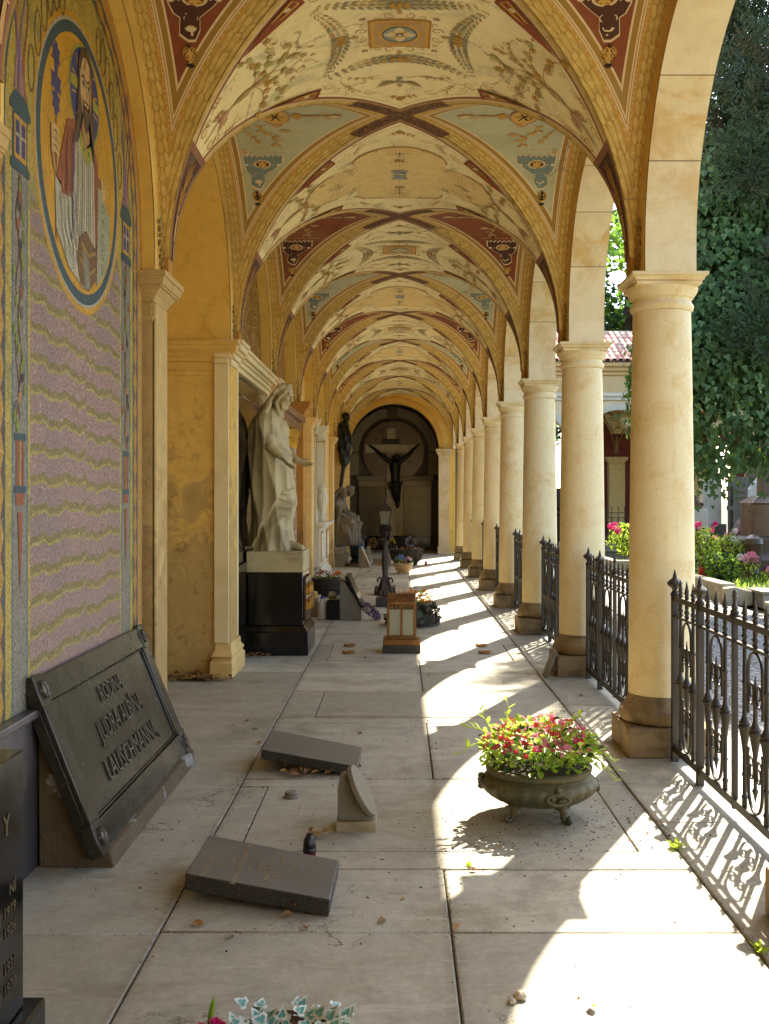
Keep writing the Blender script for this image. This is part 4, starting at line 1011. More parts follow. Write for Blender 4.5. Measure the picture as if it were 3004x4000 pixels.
# ================================================================ sculpture
MARB = M('statue_marble', 'b3a274', '8c7a56', var=.16, sc=5, th=(.48, .68), rough=.55, bump=.2, bsc=40)
def hand(mb, wrist, dirv, palm_n, size=.19, curl=.35, spread=.16):
    """palm, four bent fingers of unequal length and a thumb from the side of the palm"""
    d = Vector(dirv).normalized(); n = Vector(palm_n); n = (n-d*n.dot(d)).normalized(); s = d.cross(n); w = Vector(wrist); k = size/.19
    pc = w+d*.048*k
    mb.ell(pc, (.056*k, .041*k, .018*k), 12, 7, 0, Matrix((d, s, n)).transposed())
    for i, (off, ln) in enumerate(((-.030, .074), (-.010, .084), (.010, .078), (.029, .060))):
        b = w+d*.088*k+s*off*k; a = off/.03*spread; dd = (d*cos(a)+s*sin(a)).normalized(); pts = [b-d*.03*k]; p = b; ang = 0
        pts.append(b)
        for j, fr in enumerate((.45, .32, .23)):
            ang += curl*(.6+.4*j)*(1+.15*i); p = p+(dd*cos(ang)+n*sin(ang))*ln*fr*k; pts.append(p.copy())
        mb.tube(pts, [.0105*k, .0105*k, .0095*k, .009*k, .0072*k], 8)
    b = w+d*.02*k-s*.036*k; t1 = b+(-s*.75+d*.65+n*.15).normalized()*.042*k; t2 = t1+(-s*.35+d*.9+n*.3).normalized()*.034*k
    mb.tube([w+d*.015*k-s*.012*k, b, t1, t2], [.014*k, .014*k, .011*k, .008*k], 8)
def head(mb, c, f, up=(0,0,1), r=.105, beard=True):
    """head with brow, nose, lips, chin, ears; f = facing"""
    f = Vector(f).normalized(); u = Vector(up); u = (u-f*u.dot(f)).normalized(); s = u.cross(f); c = Vector(c); k = r/.105
    M3 = Matrix((f, s, u)).transposed()
    def P(a, b, d): return c+(f*a+s*b+u*d)*k
    mb.ell(P(-.01, 0, .02), (.100*k, .078*k, .100*k), 18, 12, 0, M3)
    mb.ell(P(.030, 0, -.045), (.062*k, .058*k, .085*k), 16, 10, 0, M3)
    mb.ell(P(.070, 0, -.112), (.026*k, .026*k, .022*k), 10, 7, 0, M3)
    mb.tube([P(.088, 0, .028), P(.101, 0, .0), P(.112, 0, -.034), P(.098, 0, -.044)], [.009*k, .011*k, .014*k, .009*k], 8)
    mb.ell(P(.094, 0, -.066), (.012*k, .026*k, .008*k), 10, 6, 0, M3); mb.ell(P(.091, 0, -.081), (.012*k, .022*k, .008*k), 10, 6, 0, M3)
    for q in (-1, 1):
        mb.ell(P(.082, q*.034, .032), (.014*k, .028*k, .008*k), 10, 6, 0, M3)
        mb.ell(P(.078, q*.034, .010), (.012*k, .018*k, .010*k), 10, 6, 0, M3)
        mb.ell(P(.070, q*.038, -.028), (.020*k, .022*k, .020*k), 10, 6, 0, M3)
        mb.ell(P(-.005, q*.078, -.005), (.018*k, .010*k, .030*k), 8, 6, 0, M3)
    if beard:
        for q in (-2, -1, 0, 1, 2):
            mb.tube([P(.068-.012*abs(q), q*.022, -.085), P(.082-.012*abs(q), q*.022, -.12), P(.074-.012*abs(q), q*.016, -.155)], [.020*k, .020*k, .008*k], 8)
    return P
def fold_body(mb, rings, amp=.014, nf=11, tw=1.5, n=72, phase=0):
    rs = []
    for i in range(len(rings)-1):
        a, b = rings[i], rings[i+1]; st = max(2, int((b[0]-a[0])/.03))
        for j in range(st if i < len(rings)-2 else st+1):
            t = j/st; t = t*t*(3-2*t) if False else t
            q = [a[m]+(b[m]-a[m])*t for m in range(len(a))]
            z, cx, cy_, rx, ry, am = q; rg = []
            for k in range(n):
                p = 2*pi*k/n
                w = sin(nf*p+tw*z*6+phase)+.6*sin((nf*1.7//1)*p-tw*z*9+1.3)+.35*sin(3*p+z*5)
                e = 1+am*w*amp/.12
                rg.append((cx+rx*cos(p)*e, cy_+ry*sin(p)*e, z))
            rs.append(rg)
    mb.loft(rs)
    def surf(p, z, off=0):
        for i in range(len(rings)-1):
            a, b = rings[i], rings[i+1]
            if a[0] <= z <= b[0]:
                t = (z-a[0])/(b[0]-a[0]); q = [a[m]+(b[m]-a[m])*t for m in range(6)]
                return Vector((q[1]+(q[3]+off)*cos(p), q[2]+(q[4]+off)*sin(p), z))
        return Vector((0, 0, z))
    return surf

def christ():
    mb = MB()
    rings = [(0, .0, 0, .225, .215, 1.3), (.12, .0, 0, .195, .205, 1.2), (.32, .0, 0, .185, .20, 1.0), (.50, .018, 0, .215, .215, .8), (.62, .005, 0, .21, .22, .7), (.80, -.015, 0, .205, .235, .7), (1.0, -.03, 0, .195, .235, .7),
             (1.16, -.035, 0, .175, .235, .6), (1.28, -.05, 0, .16, .245, .5), (1.36, -.06, 0, .145, .235, .35), (1.42, -.055, 0, .115, .19, .2), (1.47, -.03, 0, .075, .10, .1), (1.50, -.01, 0, .06, .062, 0)]
    n = 96; rs = []
    def ringat(z):
        for i in range(len(rings)-1):
            a, b = rings[i], rings[i+1]
            if a[0] <= z <= b[0]+1e-6:
                t = (z-a[0])/(b[0]-a[0]); return [a[m]+(b[m]-a[m])*t for m in range(6)]
    def rdg(x): return 1-abs(sin(x))**.7
    z = 0.0
    while z <= 1.4999:
        q = ringat(z); rg = []
        lo = max(0, min(1, (1.02-z)/.25)); hi = 1-lo
        for k in range(n):
            p = 2*pi*k/n
            w = lo*(1.0*rdg(3.5*(p+.9*z)+.4*sin(5*z+p))+.55*rdg(6.5*(p-.25*z)+1.1)*(1-z))
            w += hi*(.5*rdg(5*(p*.55+z*2.6)+.6))*(1 if z < 1.36 else .3)
            e = 1+.15*(w-.35)*q[5]/1.0*(.75 if z < .9 else .55)
            rg.append((q[1]+q[3]*cos(p)*e, q[2]+q[4]*sin(p)*e, z))
        rs.append(rg); z += .0125
    mb.loft(rs)
    def sf(p, z, off=0):
        q = ringat(z); return Vector((q[1]+(q[3]+off)*cos(p), q[2]+(q[4]+off)*sin(p), z))
    mb.ell((.125, -.05, .56), (.095, .085, .17), 14, 9); mb.ell((.07, -.07, .84), (.135, .115, .27), 14, 9)
    # mantle over the back and the near arm, with its own edge
    cl = []; NT_ = 44
    for i in range(NT_+1):
        t = i/NT_; out = []; inn = []
        for k in range(49):
            f = k/48; p = -3.9+(3.9-.42)*f
            edge = max(0, (f-.80)/.20); top = 1.462
            bot = .04 if f < .42 else .04+.60*min(1, (f-.42)/.40)**.8
            z = bot+(top-bot)*t
            p2 = p-edge*(.80*min(1, t*1.8)-.35*max(0, t-.7)*2.2)
            fo = (.028+.036*rdg(3.2*p2+2.0*z)+.020*rdg(6.3*p2-2.5*z+.7))*min(1, (1-t)/.16+.12)
            out.append(sf(p2, min(z, 1.462), fo)); inn.append(sf(p2, min(z, 1.462), -.03))
        cl.append(out+inn[::-1])
    mb.loft(cl)
    def sweep(p0, z0, p1, z1, r, sag=.06, off=.0):
        pts = []
        for i in range(15):
            t = i/14; pts.append(sf(p0+(p1-p0)*t, z0+(z1-z0)*t-sag*sin(pi*t), off))
        mb.tube(pts, [r*(.3+.7*sin(pi*(.06+.88*i/14))) for i in range(15)], 8)
    for i in range(5): sweep(-.95, 1.08-.06*i, .95, 1.10-.06*i, .017, .075)
    for i in range(4): sweep(-1.5+.1*i, .66-.10*i, .35, .74-.06*i, .016, .11-.02*i, -.002)
    for i in range(4): sweep(-.5+.16*i, 1.40, -.25+.12*i, 1.10, .014, 0)
    # chest
    mb.ell((.07, 0, 1.24), (.085, .14, .13), 16, 10); mb.tube([(.01, 0, 1.42), (.03, 0, 1.50), (.055, 0, 1.56)], [.066, .058, .058], 14)
    # forearms and hands, held out low
    mb.tube([(-.04, -.20, 1.20), (-.01, -.255, 1.10), (.02, -.28, 1.05)], [.07, .060, .055], 12); mb.tube([(.0, -.285, 1.08), (.09, -.32, .995), (.155, -.345, .945)], [.058, .046, .031], 12)
    hand(mb, (.150, -.343, .948), (.50, -.25, -.55), (.55, .2, .5), .20, .42)
    mb.tube([(-.02, .24, 1.22), (.05, .26, 1.07), (.12, .20, 1.0)], [.075, .06, .052], 12); mb.tube([(.10, .22, 1.02), (.18, .14, .965), (.24, .08, .935)], [.052, .042, .030], 12)
    hand(mb, (.232, .085, .938), (.80, -.30, -.34), (.2, -.55, .75), .20, .12, .26)
    # feet
    for sy, x0 in ((-.07, .22), (.09, .10)):
        mb.tube([(x0-.10, sy, .07), (x0, sy, .05), (x0+.09, sy-.01, .028)], [.055, .045, .032], 10)
        for t in range(5): mb.ell((x0+.105-.008*abs(t-1), sy+.035-.018*t, .018), (.024, .010, .014), 8, 5)
    # head bowed towards the court
    P = head(mb, (.095, -.005, 1.625), (.90, -.30, -.36), (.3, -.05, .95), .108)
    for q in range(-6, 7):
        for lay in range(2):
            a = q/6; rr_ = R.random()
            p0 = P(.045-.05*abs(a)-.04*lay, .05*a, .115-.03*abs(a)); p1 = P(-.035-.05*(1-abs(a)), .100*a, .055-.02*abs(a)); p2 = P(-.075-.035*(1-abs(a))+.02*abs(a), .112*a, -.05)
            p3 = Vector((-.03-.075*(1-abs(a))-.02*lay, .155*a, 1.50)); p4 = Vector((-.10-.10*(1-abs(a))-.02*lay+.02*rr_, .21*a, 1.40-.03*lay-.03*rr_))
            pts = []
            ctl = [p0, p1, p2, p3, p4]
            for i in range(17):
                t = i/16*4; j = min(int(t), 3); f = t-j; w = .010*sin(i*1.5+q*1.7)
                pts.append(ctl[j].lerp(ctl[j+1], f)+Vector((w*.6, w, 0)))
            mb.tube(pts, [.020+.006*sin(i*1.1+q) for i in range(16)]+[.008], 7)
    for q in (-1, 1): mb.tube([P(.05, q*.07, .04), P(.02, q*.092, -.03), P(.0, q*.10, -.10), Vector((.055, q*.10, 1.44)), Vector((.075, q*.11, 1.39))], [.014, .018, .020, .022, .010], 8)
    out = remeshed(mb, .0078, 3, .45)
    return out
ST = (-1.305, 11.12)
pd = thing('statue_pedestal', 'black granite pedestal with a pale marble top block carrying the statue', 'pedestal', (ST[0]+.03, ST[1]+.05, 0))
x0, x1, ya, yb = -1.56, -.985, 10.80, 11.60
mb = MB().box(x0+.01, x1+.06, ya-.04, yb+.03, 0, .24); mb.add([(x0+.01, ya-.04, .2402), (x1+.06, ya-.04, .2402), (x1+.06, yb+.03, .2402), (x0+.01, yb+.03, .2402), (x0+.01, ya, .30), (x1+.01, ya, .30), (x1+.01, yb, .30), (x0+.01, yb, .30)], [(4,5,6,7),(0,1,5,4),(1,2,6,5),(2,3,7,6),(3,0,4,7),(3,2,1,0)]); mb.build('plinth', BLK, pd, bevel=.006)
MB().box(x0+.02, x1, ya+.02, yb-.02, .302, .84).build('die', BLK, pd, bevel=.006)
MB().box(x0, x1+.005, ya+.02, yb-.02, .842, 1.055).build('marble_block', MARB, pd, bevel=.008)
MB().box(x1+.002, x1+.028, ya+.10, yb-.06, .34, .78).build('red_panel', M('red_granite', '4a2a22', '5a372c', var=.3, sc=30, rough=.2), pd, bevel=.004)
for zz in (.44, .60):
    for j in range(3): MB().sq(x1+.045, ya+.22+.16*j, [(.014, zz), (.02, zz+.01), (.017, zz+.085), (.022, zz+.09), (.008, zz+.115)], 0, 1.8).build('gilt_lamp', GILD, pd)
sm = christ(); xf(sm, Matrix.Translation((ST[0], ST[1], 1.053)) @ Matrix.Rotation(radians(-4), 4, 'Z'))
stt = thing('marble_statue', 'life-size marble statue of a long-haired robed man holding both hands out', 'statue', (ST[0], ST[1], 1.055))
sm.build('figure', MARB, stt, smooth=80, noflip=True)

def mourner(mb, o, s=1.0, lean=0, wings=False, yaw=0, seated=True):
    """seated draped figure, local facing +x, about 1.3 m tall when seated on a 0.45 m block"""
    m = MB()
    fold_body(m, [(.42, -.05, 0, .20, .21, .6), (.62, -.04, 0, .155, .18, .6), (.78, -.02, 0, .13, .17, .5), (.92, .0, 0, .14, .19, .4), (1.0, .02, 0, .12, .18, .2), (1.05, .04, 0, .06, .08, .1)], .02, 7)
    for q in (-1, 1):
        m.tube([(-.03, q*.10, .50), (.22, q*.11, .56), (.40, q*.10, .52)], [.13, .11, .10], 12); m.tube([(.40, q*.10, .53), (.36, q*.10, .3), (.40, q*.10, .06)], [.10, .085, .06], 12)
        m.tube([(.38, q*.10, .05), (.52, q*.10, .03)], [.045, .03], 10)
        m.tube([(.04, q*.19, .98), (.12, q*.23, .75), (.30, q*.10+.03, .66)], [.062, .052, .038], 10); hand(m, (.29, q*.10+.03, .66), (1, -q*.3, -.25), (0, 0, 1), .17, .4)
    for i in range(9): m.tube([(-.1+.05*i, -.24+.02*(i % 3), .55-.01*i), (-.05+.05*i, -.235, .30), (-.02+.05*i, -.22+.01*i, .02)], [.03, .045, .035], 7)
    for i in range(5): m.tube([(.0+.02*i, -.20, .60+.02*i), (.18, -.14+.02*i, .62-.02*i), (.36, 0, .58-.05*i), (.30, .14, .5)], [.02, .03, .03, .02], 7)
    P = head(m, (.10+lean, 0, 1.19), (.9, -.1, -.42), (.42, 0, .9), .10, False); m.tube([(.03, 0, 1.0), (.07+lean*.6, 0, 1.12)], [.06, .05], 10)
    for q in range(-3, 4): m.tube([P(.05, .02*q, .11), P(-.05, .035*q, .08), P(-.10, .034*q, -.03), P(-.11, .05*q, -.16), P(-.13, .06*q, -.28)], [.03, .04, .04, .04, .02], 7)
    if wings:
        for q in (-1, 1):
            for i in range(7): m.tube([(-.14, q*.08, .95), (-.24-.03*i, q*(.16+.02*i), 1.08-.05*i), (-.28-.03*i, q*.22, .72-.07*i)], [.03, .045, .012], 7)
    xf(m, Matrix.Translation(o) @ Matrix.Rotation(yaw, 4, 'Z') @ Matrix.Scale(s, 4)); mb.add(m.v, m.f)
GRST = M('grey_statue_stone', '8b7d64', '6d614c', var=.2, sc=6, rough=.7, bump=.3)
gp_ = thing('mourner_pedestal', 'stepped grey stone block under the seated mourning figures', 'pedestal', (-1.5, 25.4, 0))
MB().box(-1.66, -1.28, 24.75, 26.2, 0, .26).build('lower_step', GRST, gp_, bevel=.01); MB().box(-1.66, -1.31, 24.80, 26.15, .262, .46).build('upper_step', GRST, gp_, bevel=.01)
for nm, lab, pos, yaw, lean, wg in (('seated_figure', 'front seated mourning figure in veil holding a torch on the grey block', (-1.50, 25.12, .462), -.25, .05, False), ('seated_figure', 'rear mourning figure leaning forward behind the veiled one', (-1.44, 25.72, .462), -.1, .12, False)):
    t = thing(nm, lab, 'statue', pos); mb = MB(); mourner(mb, pos, 1.06 if 'front' in lab else 1.10, lean, wg, yaw)
    if 'front' in lab: mb.tube([(-1.50, 24.88, .47), (-1.47, 24.86, .9), (-1.40, 24.86, 1.42)], [.05, .04, .05], 10)
    remeshed(mb, .02, 3).build('figure', M('mourner_stone', '665a44', '4c4333', var=.18, sc=6, rough=.7, bump=.3), t, smooth=80, noflip=True)

DBZ = M('dark_bronze', '1c1a14')
t = thing('bronze_relief', 'dark bronze figure on a bracket high on the last left pier', 'sculpture', (-1.45, 27.2, 2.4))
mb = MB(); fold_body(mb, [(2.35, -1.44, 27.2, .05, .05, 0), (2.5, -1.40, 27.2, .12, .14, .5), (2.8, -1.42, 27.2, .14, .16, 1), (3.2, -1.43, 27.2, .13, .16, 1), (3.5, -1.42, 27.2, .12, .17, .6), (3.56, -1.40, 27.2, .06, .07, 0)], .03, 6)
head(mb, (-1.37, 27.2, 3.66), (.9, -.3, -.3), (.2, 0, 1), .11, False); mb.tube([(-1.38, 27.05, 3.45), (-1.26, 26.96, 3.2), (-1.20, 27.0, 2.95)], [.06, .05, .035], 8); mb.tube([(-1.44, 27.2, 2.4), (-1.50, 27.2, 1.9), (-1.515, 27.2, 1.2)], [.06, .05, .03], 8)
remeshed(mb, .02, 2).build('figure', DBZ, t, smooth=80, noflip=True)

# crucified figure
cr = thing('crucifix_figure', 'dark bronze crucified man hanging on the stone cross of the end tomb', 'sculpture', (CX-.1, YB-.35, 1.35))
mb = MB(); bx, byy = -.12, YB-.36
def cp_(x, z, y=0): return (bx+x, byy+y, z)
fold_body(mb, [(2.02, bx-.01, byy, .125, .09, .2), (2.15, bx, byy, .13, .09, .2), (2.32, bx-.015, byy, .135, .095, .15), (2.52, bx-.02, byy, .165, .105, .1), (2.68, bx-.02, byy, .17, .10, .1), (2.76, bx-.02, byy, .10, .08, .1)], .015, 5)
for q, hxx in ((-1, -.72), (1, .62)):
    hx_, hz_ = hxx, 3.17
    mb.tube([cp_(q*.13-.02, 2.70), cp_(q*.16+(hx_-q*.16)*.45, 2.90), cp_(hx_, hz_, .08)], [.082, .062, .040], 10)
    hand(mb, cp_(hx_, hz_, .08), (q*.8, 0, .55), (0, -1, 0), .19, .5)
    mb.tube([cp_(q*.065, 2.08), cp_(q*.06+.01, 1.76, -.08), cp_(.05+q*.02, 1.48, .02), cp_(.06+q*.012, 1.36, -.02)], [.105, .088, .064, .05], 10); mb.tube([cp_(.06+q*.012, 1.37, -.02), cp_(.065+q*.012, 1.28, -.10)], [.04, .025], 8)
P = head(mb, cp_(.03, 2.82, -.10), (.15, -.8, -.55), (.1, -.5, .8), .10)
for q in range(-4, 5): mb.tube([P(.04, .02*q, .10), P(-.04, .028*q, .09), P(-.07, .03*q, -.04), P(-.03, .034*q, -.15)], [.022, .026, .026, .012], 7)
for i in range(6): mb.tube([cp_(-.15, 2.10-.025*i, -.05), cp_(0, 2.05-.03*i, -.12), cp_(.14, 2.08-.02*i, -.06)], [.02, .025, .02], 7)
mb.tube([cp_(-.14, 2.1, -.05), cp_(-.19, 2.0, -.04), cp_(-.17, 1.86, -.03)], [.04, .045, .02], 8)
remeshed(mb, .014, 2).build('figure', DBZ, cr, smooth=80, noflip=True)
# ================================================================ things standing on the floor
GRAN = M('dark_granite', '2c2925', var=.2, sc=5, rough=.5, bump=.12, bsc=200, speck='77705e', spsc=260, spth=(.60, .66))
GTOP = M('worn_granite_top', '5f5f58', '53534d', var=.10, sc=6, rough=.38, bump=.06, speck='857b68', spsc=320, spth=(.62, .7))
GREY = M('grey_granite', '76705f', var=.15, sc=8, rough=.6, bump=.15, speck='3c382f', spsc=240, spth=(.56, .64))
DRY = [M('dry_leaf_%d' % i, c, var=.25, sc=30, rough=.85, bump=.3, trans=.2) for i, c in enumerate(('a07a42', '7d5630', '8c6a40', 'b48c50'))]
def tilted(name, label, FL, FR, BR, BL, th, lines, tsz):
    t = thing(name, label, 'gravestone', ((FL[0]+FR[0])/2, (FL[1]+BL[1])/2, 0))
    T = [Vector(p) for p in (FL, FR, BR, BL)]; n = (T[1]-T[0]).cross(T[3]-T[0]).normalized()
    B = [p-n*th for p in T]
    mb = MB(); mb.add(T+B, [(0,1,2,3)], 1); mb.add(T+B, [(7,6,5,4),(0,4,5,1),(1,5,6,2),(2,6,7,3),(3,7,4,0)], 0)
    bm = MB(); bm.add(T+B, [(0,1,2,3),(7,6,5,4),(0,4,5,1),(1,5,6,2),(2,6,7,3),(3,7,4,0)]); bm.m = [1, 0, 0, 0, 0, 0]
    bm.build('slab', [GRAN, GTOP], t, bevel=.005)
    u = (T[3]-T[0]).normalized(); v = n.cross(u).normalized(); ctr = sum(T, Vector())/4
    mb = MB()
    for w, off, sz in lines: text_mb(mb, w, sz*tsz, ctr+v*off+n*.0004, u, v, .0012)
    if lines: mb.build('lettering', M('worn_gold', '8c7c5e', var=.2, rough=.5), t, smooth=0)
    return t
tilted('grave_slab', 'tilted dark granite slab with rows of worn gold letters, nearest on the floor', (-.845, 4.20, .118), (-.265, 4.05, .072), (-.253, 4.45, .085), (-.83, 4.63, .135), .068,
       [('RUDOLF JOSEF LANG', .215, 1), ('1857  –  1905', .175, .8), ('BOŽENA', .125, .8), ('ALBÍNA LAUSCHMANNOVÁ', .085, 1.02), ('1861  –  1937', .045, .8), ('HANKA', .005, .9), ('JANSOVÁ HELCNOVÁ', -.035, 1.0), ('EMA MLEJNSKÁ', -.075, 1.0), ('1897  –  1981', -.11, .7), ('JITKA', -.145, .7), ('1921', -.185, .6)], .0325)
tilted('grave_slab', 'tilted grey granite slab without readable letters, behind the disc-shaped marker', (-.805, 6.20, .135), (-.236, 6.10, .060), (-.228, 6.50, .078), (-.80, 6.65, .154), .058,
       [('RODINA', .2, .8), ('MUDR', .15, .8), ('1902  –  1977', .1, .7)], .034)
def rock(mb, c, r, seed, sq=.7, m=0):
    rn = random.Random(seed); i0 = len(mb.v); mb.ell(c, (r*rn.uniform(.8, 1.3), r*rn.uniform(.8, 1.2), r*sq), 10, 7, m)
    for i in range(i0, len(mb.v)):
        p = Vector(mb.v[i])-Vector(c); p *= 1+.35*(mnoise.noise(p*(1.6/r)+Vector((seed, 0, 0)))); mb.v[i] = tuple(p+Vector(c))
STB = M('broken_brick', '7a6247', var=.3, sc=20, rough=.9, bump=.7)
for nm, lab, pos, r in (('support_stone', 'small brown stone propping up the nearest tilted slab', (-.66, 4.30, .030), .05), ('support_stone', 'small brown stone propping up the farther tilted slab', (-.62, 6.30, .038), .06), ('support_stone', 'hidden stone under the back of the nearest slab', (-.72, 4.5, .025), .05), ('support_stone', 'hidden stone under the back of the farther slab', (-.70, 6.53, .036), .06)):
    t = MB(); rock(t, pos, r, int(pos[1]*100)); tag(t.build(nm, STB), lab, 'stone')
# disc marker
t = thing('disc_marker', 'small stone marker with a round disc leaning on a wedge block', 'grave marker', (-.21, 5.17, 0))
MB().box(-.305, -.112, 5.09, 5.26, 0, .048).build('base', M('buff_sandstone', '9a8b6c', '857758', var=.15, sc=12, rough=.8, bump=.3), t, bevel=.004)
MB().prism([(-.298, .049), (-.145, .049), (-.225, .215), (-.265, .262), (-.29, .25), (-.298, .20)], (0, 5.115, 0), (1,0,0), (0,0,1), (0, .115, 0)).build('wedge_block', GREY, t, bevel=.004)
nx = Vector((.885, -.075, .46)).normalized(); ux = Vector((.12, 0, -.235)); ux = (ux-nx*ux.dot(nx)).normalized(); wx = nx.cross(ux)
mb = MB(); mb.lathe([(.005, -.013), (.128, -.013), (.131, -.010), (.131, .010), (.128, .013), (.005, .013)], Vector((-.183, 5.16, .180)), 44, axis=Matrix((ux, wx, nx)).transposed())
mb.build('disc', M('disc_stone', '6e6552', var=.12, sc=20, rough=.5, bump=.1, speck='5c5444', spsc=200), t, smooth=40)
t = thing('grave_candle', 'small black candle lamp with a red foot behind the nearest tilted slab', 'candle', (-.393, 4.64, 0))
MB().lathe([(.005, 0), (.026, 0), (.028, .01), (.028, .058), (.005, .059)], (-.393, 4.64, 0), 20).build('glass', M('red_glass', '5a0c0c', rough=.15), t)
MB().lathe([(.005, .0595), (.030, .06), (.031, .068), (.027, .075), (.029, .085), (.024, .11), (.016, .125), (.012, .128), (.013, .138), (.004, .139)], (-.393, 4.64, 0), 20).build('cap', M('black_plastic', '141110', rough=.3), t)
t = thing('floor_lid', 'small round stone lid set on the grave slab', 'lid', (-.578, 5.68, 0))
MB().lathe([(.005, .0), (.042, 0), (.042, .008), (.034, .010), (.034, .028), (.031, .032), (.005, .033)], (-.578, 5.68, .002), 26).build('cap', GREY, t, bevel=.002)

# ---------------------------------------------------------------- plants
def leaf_card(mb, c, d, n, l, w, m=0, fold=.25):
    d = Vector(d).normalized(); n = Vector(n); n = n-d*n.dot(d); n = n.normalized() if n.length > 1e-4 else d.orthogonal().normalized(); s = d.cross(n)
    c = Vector(c); f = n*(w*fold)
    mb.add([c, c+d*l*.35+s*w*.5+f, c+d*l*.72+s*w*.38+f*.8, c+d*l, c+d*l*.72-s*w*.38+f*.8, c+d*l*.35-s*w*.5+f, c+d*l*.38, c+d*l*.72], [(0, 1, 6), (0, 6, 5), (1, 2, 7, 6), (5, 6, 7, 4), (2, 3, 7), (4, 7, 3)], m)
def rv(rn): 
    while True:
        p = Vector((rn.uniform(-1, 1), rn.uniform(-1, 1), rn.uniform(-1, 1)))
        if .01 < p.length < 1: return p.normalized()
GRN = [M('leaf_'+n, c, var=.2, sc=9, rough=.45, bump=.1, trans=.58) for n, c in (('light', 'b8cc4c'), ('mid', '86a636'), ('pale', 'b0c872'), ('dark', '2f4a1c'), ('red', '8a3a24'))]
FLW = dict(red=M('petal_red', 'd43048', var=.2, sc=30, rough=.5, trans=.4), pink=M('petal_pink', 'e08aa4', var=.2, sc=30, rough=.5, trans=.4), rose=M('petal_rose', 'd0307a', var=.2, sc=30, rough=.5, trans=.4), white=M('petal_white', 'd8d4cc', var=.1, sc=30, rough=.5, trans=.4),
           blue=M('petal_blue', '5a78b8', var=.2, sc=30, rough=.5, trans=.3), yellow=M('petal_yellow', 'd8b020', var=.15, sc=30, rough=.5, trans=.4), orange=M('petal_orange', 'd07a2a', var=.25, sc=30, rough=.5, trans=.45), purple=M('petal_purple', '6a5078', var=.3, sc=40, rough=.8, trans=.2), wine=M('petal_wine', '7a2034', var=.25, sc=30, rough=.6, trans=.2))
SOIL = M('pot_soil', '33261a', var=.4, sc=60, rough=.95, bump=.9, bsc=90, bd=.02)
def flower(mb, c, n, r, m=0, k=5, m2=None):
    n = Vector(n).normalized(); a = n.orthogonal().normalized(); b = n.cross(a)
    for i in range(k):
        t = 2*pi*i/k; d = a*cos(t)+b*sin(t); leaf_card(mb, Vector(c), d+n*.35, n, r, r*.85, m, .15)
    if m2 is not None: mb.ell(Vector(c)+n*r*.15, (r*.2,)*3, 6, 4, m2)
def begonia(t, c, Rr, h, rn, nl=520, nf=230, cols=('red', 'pink', 'pink', 'rose', 'red')):
    mb = MB(); st = MB()
    for i in range(nl):
        a = rn.uniform(0, 2*pi); q = sqrt(rn.random()); hh = h*(1-.45*q*q)*rn.uniform(.25, 1.0)
        p = Vector((c[0]+Rr*q*cos(a), c[1]+Rr*q*sin(a), c[2]+hh)); d = Vector((cos(a), sin(a), rn.uniform(-.5, .7)))+rv(rn)*.7
        s = rn.uniform(.028, .055); leaf_card(mb, p, d, Vector((0, 0, 1))+rv(rn)*.6, s, s*rn.uniform(.6, .85), rn.choice((0, 0, 1, 1, 2, 0, 3)))
    for i in range(70):
        a = rn.uniform(0, 2*pi); q = sqrt(rn.random())*.9; z1 = h*(1-.4*q*q); st.tube([(c[0]+Rr*q*.5*cos(a), c[1]+Rr*q*.5*sin(a), c[2]), (c[0]+Rr*q*.8*cos(a), c[1]+Rr*q*.8*sin(a), c[2]+z1*.6), (c[0]+Rr*q*cos(a), c[1]+Rr*q*sin(a), c[2]+z1)], .0022, 4)
    mb.build('foliage', GRN, t, smooth=0, noflip=True); st.build('stems', GRN[0], t)
    fb = MB(); pal = list(FLW); ms = [FLW[k] for k in pal]
    for i in range(nf):
        a = rn.uniform(0, 2*pi); q = sqrt(rn.random()); z1 = h*(1-.42*q*q)*rn.uniform(.72, 1.05)
        p = Vector((c[0]+Rr*q*cos(a), c[1]+Rr*q*sin(a), c[2]+z1)); kk = pal.index(rn.choice(cols))
        flower(fb, p, Vector((cos(a)*q, sin(a)*q-.3, .8))+rv(rn)*.7, rn.uniform(.014, .024), kk, 4, pal.index('yellow'))
    fb.build('blossoms', ms, t, smooth=0, noflip=True)
UX, UY = .70, 5.36
BRV = M('verdigris_bronze', '645b3f', '4c503c', var=.3, sc=9, th=(.45, .62), rough=.6, metal=.25, bump=.3, speck='7a7250', spsc=60, spth=(.62, .7))
t = thing('bronze_urn', 'low gadrooned greenish bronze urn with curled feet and ring handle in the sun', 'urn', (UX, UY, 0))
gad = lambda a, z: 1+.05*abs(sin(12*a))**.6*max(0, min(1, (z-.05)/.04))*max(0, min(1, (.205-z)/.02))
MB().lathe([(.02, .070), (.10, .068), (.15, .078), (.21, .098), (.255, .128), (.278, .155), (.284, .178), (.276, .198), (.262, .206), (.252, .211), (.249, .217), (.256, .223), (.262, .229), (.265, .238), (.264, .250), (.268, .255), (.262, .260), (.245, .259), (.238, .24), (.02, .235)], (UX, UY, 0), 112, mod=gad).build('bowl', BRV, t, smooth=50)
MB().lathe([(.01, .236), (.238, .236), (.236, .250), (.12, .265), (.01, .27)], (UX, UY, 0.0), 40).build('soil', SOIL, t)
for k in range(4):
    a = -pi/2+radians(37)+k*pi/2; ca, sa = cos(a), sin(a); mb = MB()
    pts = [(.13, .085), (.165, .075), (.175, .05), (.172, .028), (.185, .012), (.208, .010), (.222, .024), (.214, .040), (.202, .036), (.204, .026)]
    mb.tube([(UX+ca*r, UY+sa*r, z) for r, z in pts], [.026, .024, .019, .016, .014, .014, .013, .011, .009, .006], 10); mb.build('foot', BRV, t, smooth=60)
